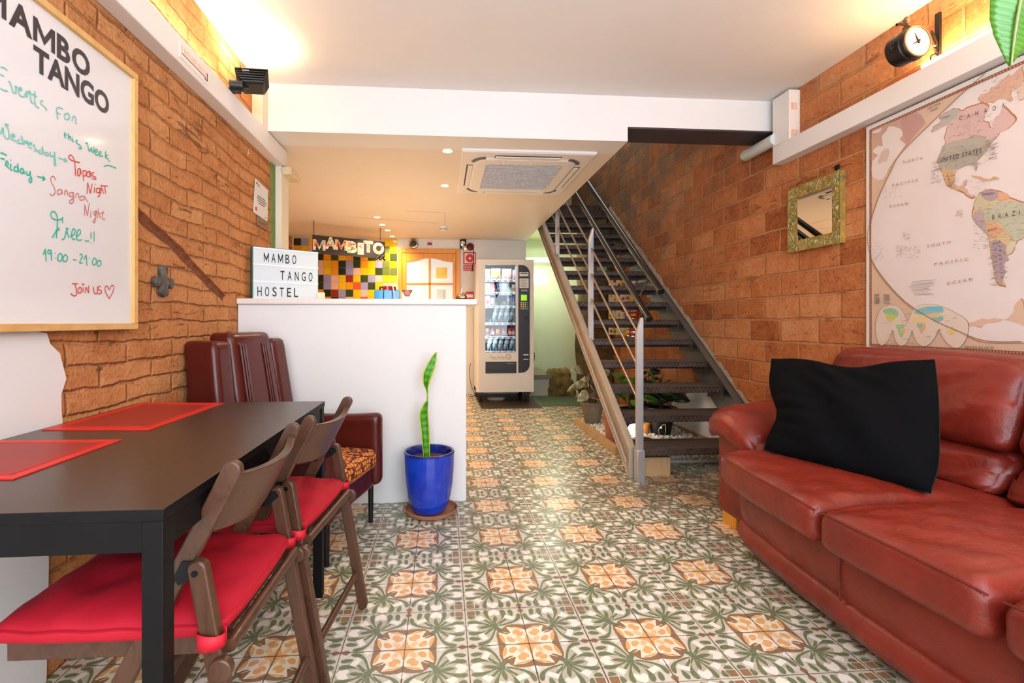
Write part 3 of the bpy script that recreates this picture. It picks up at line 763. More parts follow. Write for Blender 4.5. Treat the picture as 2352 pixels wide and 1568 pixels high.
rt_ = MB(); add_text(rt_, 'reception', lambda a, b: (XL + .0078, a, b), 3.155, 1.67, .014, width=.12); rt_.build('lettering', mat('engraving', (96, 74, 60), .5, var=0), dkn, smooth=False)
st_ = MB(); st_.box((-1.083, 2.105, 2.142), (-1.0805, 2.355, 2.206)); stc = st_.build('sticker', mat('cream_sticker', (250, 238, 226), .5, var=0))
tag(stc, 'long cream sticker with orange lettering on the white duct above the whiteboard', 'sticker')
sl = MB()
for k in range(11):
    y_ = 2.12 + k * .0195
    if k % 3: sl.tube([(-1.0802, y_ + .008 + .0075 * math.cos(t), 2.183 + (.008 + .003 * (k % 2)) * math.sin(t)) for t in np.linspace(0, 6.283, 13)[:-1]], .0009, 4, closed=True)
    else: sl.box((-1.0805, y_ + .004, 2.175), (-1.0798, y_ + .006, 2.199))
sl.build('print', mat('orange_print', (236, 158, 110), .5, var=0), stc, smooth=False)
s2 = MB(); s2.box((-1.0805, 2.12, 2.162), (-1.0800, 2.33, 2.166)); s2.box((-1.0805, 2.315, 2.153), (-1.0798, 2.345, 2.158)); s2.box((-1.0805, 2.338, 2.158), (-1.0798, 2.345, 2.19)); s2.build('print', mat('dark_print', (90, 60, 60), .5, var=0), stc)
# small hook
hk = MB(); hk.tube([(XL - .01, 2.92, 2.02), (XL + .03, 2.92, 2.018), (XL + .034, 2.925, 2.022), (XL + .034, 2.925, 2.045)], .003, 6)
tag(hk.build('wall_hook', CHROME), 'tiny metal hook in the brick wall under the white duct', 'hook')

# ================================================================ floodlight on the duct
fl_ = thing('floodlight', 'black finned floodlight perched on the white duct, tilted up at the ceiling', 'lamp', (-1.03, 2.70, 2.234))
U = Vector((.94, .30, .12)).normalized(); Wv = Vector((-.15, .05, .98)); Wv = (Wv - U * Wv.dot(U)).normalized(); Vv = Wv.cross(U)
MF = Matrix(((U.x, Vv.x, Wv.x, -1.002), (U.y, Vv.y, Wv.y, 2.68), (U.z, Vv.z, Wv.z, 2.315), (0, 0, 0, 1)))
bd = MB(); vs = [(-.05, -.055, -.035), (.05, -.055, -.035), (.05, .055, -.035), (-.05, .055, -.035), (-.075, -.08, .035), (.075, -.08, .035), (.075, .08, .035), (-.075, .08, .035)]
bd.add(vs, [(0, 3, 2, 1), (4, 5, 6, 7), (0, 1, 5, 4), (1, 2, 6, 5), (2, 3, 7, 6), (3, 0, 4, 7)], 0, MF); bd.build('housing', BLACKM, fl_, bevel=.006)
fn = MB()
for k in range(6):
    z = -.03 + k * .0105; s_ = .053 + .026 * (k / 5)
    fn.box((-s_, -s_ - .012, z), (s_, s_ + .005, z + .004), 0, MF)
fn.build('cooling_fin', BLACKM, fl_)
gl = MB(); gl.box((-.066, -.07, .036), (.066, .07, .039), 0, MF); gl.build('lens', mat('lit_glass', (255, 240, 210), .2, emit=14, emit_rgb=(255, 226, 170)), fl_)
br = MB(); br.cyl((-1.09, 2.60, 2.262), (-1.03, 2.62, 2.268), .03, .028, 20); br.tube([(-1.06, 2.61, 2.26), (-1.04, 2.63, 2.268), (-1.02, 2.655, 2.285)], .012, 8); br.box((-1.11, 2.60, 2.234), (-1.045, 2.64, 2.25)); br.build('bracket', BLACKM, fl_, bevel=.002)
lb = MB(); lb.box((-.045, -.0795, .012), (-.012, -.0775, .034), 0, MF); lb.build('label', PAPER, fl_)
light('floodlight_beam', 'SPOT', tuple(MF @ Vector((0, 0, .055))), 30, (1.0, .84, .58), .06, spot=150, blend=.8, aim=tuple(MF @ Vector((0, 0, 1))))
# added fill light over the duct, no lamp stands there, lifts wall and ceiling
light('duct_fill_light', 'AREA', (-1.12, 2.15, 2.26), 4.5, (1.0, .84, .60), .05, .9, aim=(-1.12, 2.15, 3))

# ================================================================ table
TBL = mat('dark_brown_laminate', (62, 46, 36), .30, var=.06, vscale=3, spec=.6); TLEG = mat('black_brown_legs', (15, 13, 14), .5, var=.15, vscale=12, spec=.2)
tb = thing('dining_table', 'dark brown rectangular table pushed against the wall with two red placemats on it', 'table', (-.79, 1.38, 0))
TX0_, TX1_, TY0_, TY1_ = -1.14, -.452, .832, 1.925
tt_ = MB().box((TX0_, TY0_, .720), (TX1_, TY1_, .740)); tt_.m = [1, 0, 1, 1, 1, 1]; tt_.build('tabletop', [TBL, TLEG], tb, bevel=.0012)
ap_ = MB()
for lo, hi in (((TX0_ + .04, TY0_ + .004, .668), (TX1_ - .035, TY0_ + .022, .72)), ((TX0_ + .04, TY1_ - .022, .668), (TX1_ - .035, TY1_ - .004, .72)),
               ((TX1_ - .024, TY0_ + .035, .668), (TX1_ - .006, TY1_ - .035, .72)), ((TX0_ + .006, TY0_ + .035, .668), (TX0_ + .024, TY1_ - .035, .72))): ap_.box(lo, hi)
ap_.build('apron', TLEG, tb, bevel=.001)
for x in (TX0_ + .002, TX1_ - .036):
    for y in (TY0_ + .002, TY1_ - .036):
        MB().box((x, y, 0), (x + .034, y + .034, .72)).build('leg', TLEG, tb, bevel=.0015)
RED = mat('red_vinyl_mat', (152, 32, 26), .42, var=.05, bump=.15, bscale=300); RED2 = mat('red_vinyl_edge', (212, 38, 28), .45, var=.04)
def placemat(px, label):
    P = [atZ(u, v, .742) for u, v in px]
    c = sum(P, Vector()) / 4
    o = thing('placemat', label, 'placemat', (c.x, c.y, .7403), 'red placemats on the table')
    def ring(k): return [c + (q - c) * k for q in P]
    m1 = MB(); a, b = ring(1.0), ring(.86)
    for z0, z1 in ((.7403, .7424),):
        vs = [Vector((q.x, q.y, z1)) for q in a] + [Vector((q.x, q.y, z1)) for q in b] + [Vector((q.x, q.y, z0)) for q in a]
        m1.add(vs, [(i, (i + 1) % 4, 4 + (i + 1) % 4, 4 + i) for i in range(4)] + [(i, 8 + i, 8 + (i + 1) % 4, (i + 1) % 4) for i in range(4)])
    m1.build('border', RED2, o, smooth=False)
    m2 = MB(); m2.poly([(q.x, q.y, .7424) for q in b]); 
    for k in (.83, .80):
        r_ = [Vector((q.x, q.y, .7427)) for q in ring(k)]
        for i in range(4): m2.bar(r_[i], r_[(i + 1) % 4], .0025, .0008, mi=1)
    m2.build('centre', [RED, RED2], o, smooth=False)
placemat([(95, 987), (342, 987), (515, 925), (330, 924)], 'red vinyl placemat lying near the far end of the dark table')
P2 = [atZ(281, 1009, .742), atZ(-60, 1012, .742)]
placemat([(-330, 1100), (30, 1100), (281, 1009), (-30, 1011)], 'red vinyl placemat lying near the front end of the dark table')

# ================================================================ folding chairs
CW = wood('dark_stained_beech', (50, 31, 20), (88, 56, 38), .36, scale=(9, 9, 3)); HNG = mat('hinge_steel', (30, 31, 36), .4, metal=.6)
CUSH = mat('red_cotton', (184, 9, 36), .75, var=.08, vscale=8, bump=.25, bscale=420, bdist=.002)
STRAP = mat('red_strap', (205, 22, 44), .6, var=.05)
def folding_chair(loc, rz, label):
    """faces -x; back top at x = 0 (local), seat reaches x = -0.42"""
    o = thing('folding_chair', label, 'chair', (0, 0, 0), 'folding chairs along the table')
    def board(p0, p1, w, d, ends=True, name='back_post'):
        p0, p1 = Vector(p0), Vector(p1); ax = (p1 - p0).normalized(); side = Vector((0, 1, 0)); nrm = ax.cross(side).normalized()
        L = (p1 - p0).length; mb = MB(); out = []
        for k in range(9):
            a = math.pi * k / 8; out.append((L - w / 2 + w / 2 * math.sin(a), w / 2 * math.cos(a)))
        for k in range(9):
            a = math.pi * k / 8; out.append((w / 2 - w / 2 * math.sin(a), -w / 2 * math.cos(a)))
        mb.prism(out, lambda a, b: p0 + ax * a + nrm * b - side * d / 2, side * d)
        return mb
    HW = .205
    for s in (-1, 1):
        board((-.395, s * (HW - .026), 0.0), (0.0, s * (HW - .026), .775), .036, .021).build('back_post', CW, o, bevel=.0035)
        board((.045, s * HW, 0.0), (-.062, s * HW, .60), .034, .023).build('rear_leg', CW, o, bevel=.0035)
        hb = MB(); hb.prism([(-.112, .562), (-.098, .590), (-.058, .590), (-.050, .576), (-.070, .558), (-.104, .545)], lambda a, b: (a, s * (HW - .0145), b), (0, s * .003, 0))
        hb.cyl((-.062, s * (HW - .016), .578), (-.062, s * (HW + .0135), .578), .006, n=10); hb.cyl((-.118, s * (HW - .04), .552), (-.118, s * (HW - .008), .552), .006, n=10)
        hb.build('hinge', HNG, o)
        kb = MB(); kb.cyl((-.01, s * (HW + .008), .405), (-.01, s * (HW + .027), .405), .021, n=18); kb.build('spacer_knob', CW, o, bevel=.003)
        bt = MB(); bt.lathe([(.0, .0), (.007, .0), (.006, .004), (0, .006)], (-.245, s * (HW - .012), .29), 12, axis=(0, s, 0)); bt.build('bolt', CHROME, o)
        sr = MB(); sr.box((-.44, s * (HW - .055) - .011, .392), (-.02, s * (HW - .055) + .011, .430)); sr.build('seat_rail', CW, o, bevel=.003)
    # curved slat of the back: bows backward, deeper in its middle
    def slat(u, v, th):
        y = (u - .5) * 2 * (HW - .04); bow = .035 * (1 - (2 * u - 1) ** 2)
        low = .632 + .0 * u; top = .735 + .012 * (abs(2 * u - 1) ** 2)
        z = low + (top - low) * v - .02 * (1 - (2 * u - 1) ** 2) * (1 - v)
        x = (z - .775) * .51 + bow + th + .006
        return Vector((x, y, z))
    sb = MB(); n_u, n_v = 17, 5
    sb.grid(n_u, n_v, lambda u, v: slat(u, v, -.006)); k0 = len(sb.v); sb.grid(n_u, n_v, lambda u, v: slat(u, v, .010))
    def rim(i): 
        return [j * n_u + i for j in range(n_v)]
    ring_ = [i for i in range(n_u)] + [j * n_u + n_u - 1 for j in range(1, n_v)] + [(n_v - 1) * n_u + i for i in range(n_u - 2, -1, -1)] + [j * n_u for j in range(n_v - 2, 0, -1)]
    for a, b in zip(ring_, ring_[1:] + ring_[:1]): sb.f.append((a, b, b + k0, a + k0)); sb.m.append(0)
    sb.build('backrest', CW, o, angle=60, bevel=.004)
    MB().tube([(-.008, -HW + .012, .428), (-.008, HW - .012, .428)], .0125, 12).build('seat_rod', CW, o)
    MB().tube([(-.435, -HW + .07, .418), (-.435, HW - .07, .418)], .011, 12).build('seat_rod', CW, o)
    MB().tube([(.022, -HW + .01, .135), (.022, HW - .01, .135)], .0105, 12).build('stretcher', CW, o)
    MB().tube([(-.305, -HW + .03, .175), (-.305, HW - .03, .175)], .0105, 12).build('stretcher', CW, o)
    sl_ = MB()
    for k in range(7): sl_.box((-.43 + k * .06, -HW + .058, .4305), (-.385 + k * .06, HW - .058, .440))
    sl_.build('seat_slats', CW, o)
    rr = random.Random(int(loc[1] * 100))
    def wrp(p, u):
        f = (1 - u[0] ** 4) * (1 - u[1] ** 4)
        dent = sum(math.exp(-((u[0] - a) ** 2 + (u[1] - b) ** 2) / .03) for a, b in ((-.35, -.35), (.35, -.35), (-.35, .35), (.35, .35)))
        p = Vector(p); p.x *= 1 - .05 * abs(u[1]) ** 3; p.y *= 1 - .05 * abs(u[0]) ** 3
        if p.z > 0: p.z = p.z * (.25 + .85 * f) + .012 * f - .016 * dent + .004 * math.sin(13 * u[0] + 3) * math.sin(9 * u[1])
        return p
    MB().rbox((-.235, 0, .466), (.225, .205, .026), .024, 22, wrp).build('seat_cushion', CUSH, o, angle=80)
    for s in (-1, 1):
        pt_ = MB(); y = s * HW; z0 = .452; pts = []
        for k in range(13):
            a = 2 * math.pi * k / 12; pts.append((-.036 + .026 * math.cos(a), y + .019 * math.sin(a) * 1.0))
        vs = [(a, b, z0 + .014 * math.cos(i / 2)* .2 - .016) for i, (a, b) in enumerate(pts)] + [(a, b, z0 + .012 + .002 * math.sin(i)) for i, (a, b) in enumerate(pts)]
        pt_.add(vs, [(i, i + 1, 14 + i, 13 + i) for i in range(12)])
        pt_.box((-.07, y - s * .035 - .004, z0 - .012), (-.05, y - s * .012 + .004, z0 + .008))
        pt_.build('tie_strap', STRAP, o, solid=.002)
    o.location = loc; o.rotation_euler = (0, 0, rz)
    return o
folding_chair((-.392, 1.158, 0), R(-1), 'brown wooden folding chair with red cushion at the front end of the table')
folding_chair((-.352, 1.612, 0), R(-6), 'brown wooden folding chair with red cushion between the other folding chair and the patterned armchair')

# ================================================================ armchair
ACL = mat('burgundy_vinyl', (84, 24, 18), .27, var=.12, vscale=5, bump=.12, bscale=180, bdist=.001)
def pattern_fabric():
    t = NT('orange_leaf_fabric'); co = t.coord()
    mp = t.n('ShaderNodeMapping', i={'Scale': (1, 1, 1), 'Rotation': (0, 0, .5)}); t.l(co, mp.inputs[0])
    vo = t.n('ShaderNodeTexVoronoi', feature='DISTANCE_TO_EDGE', i={'Scale': 42.0, 'Randomness': 0.45}); t.l(mp.outputs[0], vo.inputs['Vector'])
    nz = t.noise(mp.outputs[0], 60, 2, .5)
    d = t.math('ADD', vo.outputs['Distance'], t.math('MULTIPLY', t.math('SUBTRACT', nz.outputs['Fac'], .5), .05))
    t.base(t.ramp(d, [(.10, lin((98, 24, 16))), (.14, lin((232, 150, 62)))]))
    t.b.inputs['Roughness'].default_value = .8
    return t.m
PATF = pattern_fabric(); CLEG = mat('black_leg', (20, 18, 18), .4)
F = Vector((.966, -.258, 0)); L_ = Vector((.258, .966, 0)); AC0 = Vector((-.385, 2.350, 0))   # centre of the front edge on the floor
MA = Matrix(((F.x, L_.x, 0, AC0.x), (F.y, L_.y, 0, AC0.y), (0, 0, 1, 0), (0, 0, 0, 1)))
ac = thing('armchair', 'burgundy vinyl armchair with high pleated back and orange leaf-patterned seat in the corner', 'armchair', tuple(AC0))
def soft(c, h, r, name, m, n=14, warp=None, angle=70):
    return MB().rbox(c, h, r, n, warp, 0, MA).build(name, m, ac, angle=angle)
HWc = .30
def lean(p, u):                                     # the back leans backward and its top rolls
    p = Vector(p); p.x -= .05 * (p.z / .4) ; return p
soft((-.585, 0, .66), (.062, .165, .335), .03, 'back_pad', ACL, 18, lambda p, u: Vector((p.x - .055 * (p.z / .33) + .010 * (1 - u[1] ** 2) * (1 if p.x > 0 else 0), p.y * (1 - .06 * (p.z / .33)), p.z)))
pl_ = MB()
for yy in (-.115, -.095, -.078, .062, .08, .098):
    pts = [MA @ Vector((-.585 + .074 - .055 * (z / .33) - (.045 if k == 12 else 0), yy * (1 - .06 * z / .33), .66 + z)) for k, z in enumerate(np.linspace(-.31, .325, 13))]
    pl_.tube(pts, .0052, 6)
pl_.build('pleat', ACL, ac)
for s in (-1, 1):
    soft((-.60, s * .232, .60), (.085, .062, .36), .03, 'back_wing', ACL, 14, lambda p, u, s=s: Vector((p.x - .05 * (p.z / .36) + .05 * max(0, -p.z / .36), p.y - s * .02 * (p.z / .36), p.z)))
    def armw(p, u):
        p = Vector(p); t_ = (u[0] + 1) / 2
        if p.z > 0: p.z += .012 * t_ ** 3 - .03 * (1 - t_) * t_
        return p
    soft((-.29, s * .262, .375), (.29, .042, .185), .038, 'armrest', ACL, 16, armw)
soft((-.28, 0, .245), (.255, .222, .055), .02, 'seat_base', ACL)
soft((-.285, 0, .345), (.285, .22, .052), .04, 'seat_cushion', PATF, 16, lambda p, u: Vector((p.x, p.y, p.z + (.012 * (1 - u[0] ** 2) * (1 - u[1] ** 2) if p.z > 0 else 0))))
for x in (-.05, -.60):
    for s in (-1, 1): MB().cyl(MA @ Vector((x, s * .235, .20)), MA @ Vector((x, s * .235, 0)), .014, .012, 12).build('leg', CLEG, ac)
# ================================================================ reception counter and what stands on it
rc = thing('reception_counter', 'white plastered reception counter wall with a rounded worktop', 'counter', (-.5, 2.9, 0))
MB().box((XL + .002, 2.854, 0), (.14, 2.98, 1.145)).build('front', PAINT, rc, bevel=.004)
ct = MB(); out = [(XL + .001, 2.835), (.185, 2.835)]
for k in range(9):
    a = -math.pi / 2 + math.pi * k / 8; out.append((.185 + .03 * math.cos(a), 2.865 + .03 * math.sin(a)))
out = [(XL + .001, 2.835), (.185, 2.835), (.2, 2.838), (.21, 2.85), (.212, 2.88), (.212, 3.29), (.2, 3.32), (.18, 3.335), (XL + .001, 3.335)]
ct.prism(out, lambda a, b: (a, b, 1.145), (0, 0, .034)); ct.build('worktop', mat('counter_top', (240, 230, 220), .35, var=.015), rc, bevel=.014, seg=4)
CTOP = 1.179
# ---- light box
A, B = Vector((-1.118, 2.975, 0)), Vector((-.79, 3.195, 0))
ex = (B - A).normalized(); LBW = (B - A).length; ey = Vector((ex.y, -ex.x, 0))    # outward toward the room
lb_ = thing('light_box_sign', 'white light box with three rows of black letters on the counter top', 'sign', tuple((A + B) / 2 + Vector((0, 0, CTOP))))
LBH = .315
def lbp(a, z, d=0): q = A + ex * a + ey * d; return Vector((q.x, q.y, CTOP + z))
cs = MB()
vs = [lbp(0, 0, -.05), lbp(LBW, 0, -.05), lbp(LBW, 0, 0), lbp(0, 0, 0), lbp(0, LBH, -.05), lbp(LBW, LBH, -.05), lbp(LBW, LBH, 0), lbp(0, LBH, 0)]
cs.add(vs, [(0, 3, 2, 1), (4, 5, 6, 7), (0, 1, 5, 4), (1, 2, 6, 5), (2, 3, 7, 6), (3, 0, 4, 7)]); cs.build('case', mat('light_box_case', (70, 120, 112), .4), lb_, bevel=.003)
pn = MB(); pn.add([lbp(.006, .006, .001), lbp(LBW - .004, .006, .001), lbp(LBW - .004, LBH - .005, .001), lbp(.006, LBH - .005, .001)], [(0, 1, 2, 3)])
pn.build('panel', mat('lit_panel', (206, 216, 220), .3, var=0, emit=.08, emit_rgb=(222, 238, 242)), lb_, smooth=False)
rl = MB()
for z in (.008, .108, .208, LBH - .008): rl.bar(lbp(.005, z, .002), lbp(LBW - .003, z, .002), .006, .008, up=(0, 0, 1))
rl.build('letter_rail', mat('clear_rail', (246, 246, 250), .2, var=0), lb_)
lt_ = MB(); onl = lambda a, b: lbp(a, b, .004)
def spaced(word, x0, x1, z, h):
    n = len(word)
    for k, chh in enumerate(word):
        add_text(lt_, chh, onl, x0 + (x1 - x0) * k / (n - 1), z, h, width=.024 if chh != 'M' else .029, align='c', bold=.004)
k_ = LBW / 690.0
spaced('MAMBO', (262 - 125) * k_, (548 - 125) * k_, .226, .055); spaced('TANGO', (425 - 125) * k_, (725 - 125) * k_, .124, .055); spaced('HOSTEL', (195 - 125) * k_, (568 - 125) * k_, .022, .055)
lt_.build('lettering', INK, lb_, smooth=False)
# ---- small things behind it
bx = MB(); q = atY(737, 680, 3.2); bx.box((q.x - .018, 3.18, CTOP), (q.x + .022, 3.22, CTOP + .055))
tag(bx.build('note_block', mat('cream_card', (244, 226, 198), .6), bevel=.001), 'small cream block beside the light box', 'block')
# blue glass holder with a red pot in it
def xat(u, Y): return atY(u, 690, Y).x
gh = thing('glass_block_tray', 'row of bright blue glass blocks on the counter top', 'tray', (xat(890, 3.05), 3.05, CTOP))
BLUE = mat('blue_glass', (30, 150, 215), .08, var=.1, vscale=20, coat=.5)
xs = [xat(860, 3.05), xat(882, 3.05), xat(902, 3.05), xat(919, 3.05)]
for a, b in zip(xs, xs[1:]): MB().box((a + .001, 3.03, CTOP), (b - .002, 3.09, CTOP + .062)).build('glass_block', BLUE, gh, bevel=.003)
pt = thing('red_pot', 'red pot with dark handles behind the blue glass blocks', 'pot', (xat(890, 3.13), 3.135, CTOP))
c = (xat(890, 3.13), 3.135, CTOP)
MB().lathe([(.026, 0), (.028, .004), (.034, .092), (.031, .092), (.026, .01), (.0, .01)], c, 28).build('body', mat('red_enamel', (190, 26, 20), .15, coat=.5), pt)
hd = MB()
for s in (-1, 1): hd.tube([(c[0] + s * .030, c[1], c[2] + .085), (c[0] + s * .046, c[1], c[2] + .088), (c[0] + s * .048, c[1], c[2] + .06), (c[0] + s * .038, c[1], c[2] + .03)], .006, 8)
hd.build('handle', BLACKM, pt)
pm = MB(); [pm.box((c[0] - .012 + k * .005, c[1] - .034, c[2] + .064), (c[0] - .0085 + k * .005, c[1] - .030, c[2] + .070)) for k in range(5)]; pm.build('print', PAPER, pt)
pen = MB(); pen.tube([(xat(909, 3.02), 3.02, CTOP), (xat(902, 3.02), 3.02, CTOP + .085)], .004, 8); tag(pen.build('pen', mat('pink_plastic', (240, 214, 214), .4)), 'pale pink pen leaning on the blue glass blocks', 'pen')
cd = thing('card_holder', 'white card holder with a stack of brown cards at the counter edge', 'card holder', (xat(935, 3.0), 3.0, CTOP))
x0, x1 = xat(923, 3.0), xat(948, 3.0); hh = MB()
hh.prism([(x0, 0), (x1, 0), (x1, .05), (x1 - .008, .046), ((x0 + x1) / 2 + .012, .022), ((x0 + x1) / 2 - .012, .022), (x0 + .008, .046), (x0, .05)], lambda a, b: (a, 2.985, CTOP + b), (0, .003, 0)); hh.box((x0, 2.985, CTOP), (x1, 3.02, CTOP + .004)); hh.build('holder', PAPER, cd)
MB().box((x0 + .003, 2.992, CTOP + .004), (x1 - .003, 3.008, CTOP + .062)).build('card', mat('brown_card', (126, 92, 74), .6, var=0), cd)
MB().cyl(((x0 + x1) / 2, 2.9915, CTOP + .045), ((x0 + x1) / 2, 2.9905, CTOP + .045), .016, n=20).build('emblem', mat('salmon_print', (232, 126, 96), .6, var=0), cd)
bl = thing('desk_bell', 'round brass coloured service bell at the rounded end of the counter top', 'bell', (xat(1060, 3.02), 3.02, CTOP))
c = (xat(1060, 3.02), 3.02, CTOP)
BRASS = mat('bell_metal', (226, 190, 150), .12, metal=1.0, var=0)
MB().lathe([(.042, 0), (.042, .006), (.036, .014), (.0, .014)], c, 32).build('base', BLACKM, bl)
MB().lathe([(.036, .014), (.0345, .022), (.029, .036), (.018, .046), (.006, .050), (0, .0505)], c, 32).build('dome', BRASS, bl)
MB().lathe([(.006, .049), (.006, .058), (.003, .060), (.003, .068), (.005, .070), (.004, .075), (0, .076)], c, 16).build('button', CHROME, bl)
# ---- hanging sign
SG = thing('hanging_sign', 'black board on two chains with bright mosaic letters reading MAMBITO', 'sign', (0, 0, 0))
pl0, pl1 = atY(718, 560, 5.9), atY(884, 575, 6.35)
z_t0, z_b0, z_t1, z_b1 = atY(718, 538, 5.9).z, atY(718, 578, 5.9).z, atY(884, 556, 6.35).z, atY(884, 597, 6.35).z
zt = (z_t0 + z_t1) / 2; zb = (z_b0 + z_b1) / 2
a0, a1 = Vector((pl0.x, pl0.y, 0)), Vector((pl1.x, pl1.y, 0)); sx = (a1 - a0).normalized(); SW = (a1 - a0).length; sn = Vector((sx.y, -sx.x, 0))
SG.location = ((a0 + a1) / 2).to_tuple()[:2] + (zb,)
def sgp(a, z, d=0): q = a0 + sx * a + sn * d; return Vector((q.x, q.y, z))
sbm = MB(); vs = [sgp(0, zb, -.012), sgp(SW, zb, -.012), sgp(SW, zb), sgp(0, zb), sgp(0, zt, -.012), sgp(SW, zt, -.012), sgp(SW, zt), sgp(0, zt)]
sbm.add(vs, [(0, 3, 2, 1), (4, 5, 6, 7), (0, 1, 5, 4), (1, 2, 6, 5), (2, 3, 7, 6), (3, 0, 4, 7)]); sbm.build('board', mat('blackboard', (52, 44, 42), .45), SG)
def mosaic():
    t = NT('mosaic_letters'); co = t.coord()
    vo = t.n('ShaderNodeTexVoronoi', i={'Scale': 38.0}); t.l(co, vo.inputs['Vector'])
    sp = t.n('ShaderNodeSeparateColor'); t.l(vo.outputs['Color'], sp.inputs[0])
    t.base(t.ramp(sp.outputs[0], [(0, lin((226, 70, 50))), (.2, lin((245, 170, 60))), (.36, lin((120, 200, 130))), (.5, lin((236, 150, 170))), (.62, lin((250, 232, 190))), (.8, lin((255, 246, 224)))], 'CONSTANT'))
    t.b.inputs['Roughness'].default_value = .35
    return t.m
MOS = mosaic(); rs = random.Random(3)
om, wm = MB(), MB()
hs = zt - zb
for k, chh in enumerate('MAMBITO'):
    x = SW * (.085, .235, .375, .525, .645, .755, .905)[k]; z = zb + hs * (.30 + .08 * ((k * 3) % 4 - 1.5) / 1.5); h = hs * .50; wd = SW * (.138 if chh in 'MAO' else .112 if chh != 'I' else .06)
    add_text(wm, chh, lambda a, b: sgp(a, b, .002), x, z - .008, h + .016, width=wd + .022, align='c', bold=.06)
    add_text(om, chh, lambda a, b: sgp(a, b, .0045), x, z, h, width=wd, align='c', bold=.035)
wm.build('lettering', mat('cream_letter_edge', (246, 234, 205), .4, var=0), SG, smooth=False); om.build('lettering', MOS, SG, smooth=False)
chn = MB()
for a in (.015, SW - .06):
    z = zt
    while z < ZL - .01:
        q = sgp(a, z + .018, -.006)
        rr_ = .008; up = Vector((0, 0, 1)); sd = sx if int((z - zt) / .026) % 2 else sn
        chn.tube([q + sd * (rr_ * math.cos(t)) + up * (.016 * math.sin(t)) for t in np.linspace(0, 2 * math.pi, 9)[:-1]], .0022, 5, closed=True); z += .026
chn.build('chain', mat('dull_chain', (90, 80, 70), .4, metal=.8), SG)
ros = MB()
for k in range(7):
    q = sgp(SW - .12 + .018 * k, zb - .01 + .016 * (k % 3), .012); ros.rbox(tuple(q), (.018, .018, .016), .012, 6)
ros.build('rosette', BLACKM, SG)

# ================================================================ blue pot with plant
pc = (-.072, 2.690)
sa = MB(); sa.lathe([(.0, 0), (.12, 0), (.141, .012), (.146, .028), (.140, .030), (.132, .011), (0, .010)], (pc[0] + .012, pc[1] + .01, 0), 40)
sau = sa.build('plant_saucer', mat('terracotta_saucer', (168, 112, 82), .75, var=.12, vscale=14)); tag(sau, 'round terracotta saucer under the blue pot', 'saucer')
pp_ = thing('potted_plant', 'glossy blue pot holding one tall twisted snake plant leaf', 'plant', (pc[0], pc[1], .012))
BP = mat('cobalt_glaze', (14, 44, 170), .13, var=.0, rgb2=(26, 74, 205), vscale=7, coat=.6, bump=.05, bscale=12)
prof = [(.0, .012), (.078, .012), (.090, .022), (.106, .055), (.121, .105), (.131, .17), (.136, .24), (.138, .30), (.138, .334), (.124, .334), (.121, .28), (.0, .27)]
MB().lathe(prof, (pc[0], pc[1], 0), 48).build('pot', BP, pp_)
MB().lathe([(.139, .333), (.140, .338), (.136, .344), (.128, .343), (.123, .335), (.1205, .30)], (pc[0], pc[1], 0), 48, cap=False).build('pot_rim', mat('cobalt_rim', (22, 24, 60), .15, rgb2=(20, 50, 150), vscale=12, coat=.5), pp_)
MB().lathe([(0, .298), (.07, .302), (.1215, .296)], (pc[0], pc[1], 0), 32, cap=False).build('soil', mat('brown_soil', (104, 62, 42), .95, var=.3, vscale=60, bump=.6, bscale=90), pp_)
def leaf_mat(name, a, b, edge, bands=26, axis=2):
    t = NT(name); co = t.coord(); nz = t.noise(co, 9, 5, .7, 1.5)
    sp = t.n('ShaderNodeSeparateXYZ'); t.l(co, sp.inputs[0])
    wv = t.math('SINE', t.math('ADD', t.math('MULTIPLY', sp.outputs['Z'], bands * 6.28), t.math('MULTIPLY', nz.outputs['Fac'], 9)))
    t.base(t.ramp(t.math('ADD', t.math('MULTIPLY', wv, .3), .5), [(.2, lin(a)), (.8, lin(b))])); t.b.inputs['Roughness'].default_value = .35
    return t.m
LGR = leaf_mat('snake_leaf', (50, 132, 26), (92, 168, 42), None); LYE = mat('snake_leaf_edge', (206, 214, 40), .4, var=.06)
sk = [(980, 1068, 9, 0.0), (979, 1030, 10, .15), (977, 990, 12, .3), (974, 950, 14, .5), (980, 925, 9, .95), (982, 918, 4, 1.45), (983, 900, 5, 1.9), (980, 880, 11, 2.5), (983, 860, 15, 2.85), (990, 840, 13, 3.1), (996, 822, 8, 3.3), (1001, 809, 1.5, 3.4)]
cen = []
for (u, v, hw_, tw) in sk:
    q = atY(u, v, pc[1]); cen.append((q, max(hw_ / FPX * pc[1] * .8, .003), tw))
cen[0] = (Vector((cen[0][0].x, cen[0][0].y, .295)), cen[0][1], 0)
cpath = smooth_path([tuple(q) for q, _, _ in cen], 5); hwp = np.interp(np.linspace(0, 11, len(cpath)), range(12), [a for _, a, _ in cen]); twp = np.interp(np.linspace(0, 11, len(cpath)), range(12), [t for _, _, t in cen])
lv, le = MB(), MB()
rows_ = []
for q, hw_, tw in zip(cpath, hwp, twp):
    d = Vector((math.cos(tw), math.sin(tw) * .8, 0)); nrm = Vector((-d.y, d.x, 0))
    rows_.append([q + d * hw_ * t + nrm * (.006 * (t * t)) for t in (-1, -.8, -.4, 0, .4, .8, 1)])
vsl = [p for r_ in rows_ for p in r_[1:6]]; lv.add(vsl, [(5 * i + j, 5 * i + j + 1, 5 * i + j + 6, 5 * i + j + 5) for i in range(len(rows_) - 1) for j in range(4)])
lv.build('leaf', LGR, pp_, solid=.004, angle=80)
for a, b in ((0, 1), (5, 6)):
    vse = [p for r_ in rows_ for p in (r_[a], r_[b])]; le.add(vse, [(2 * i, 2 * i + 1, 2 * i + 3, 2 * i + 2) for i in range(len(rows_) - 1)])
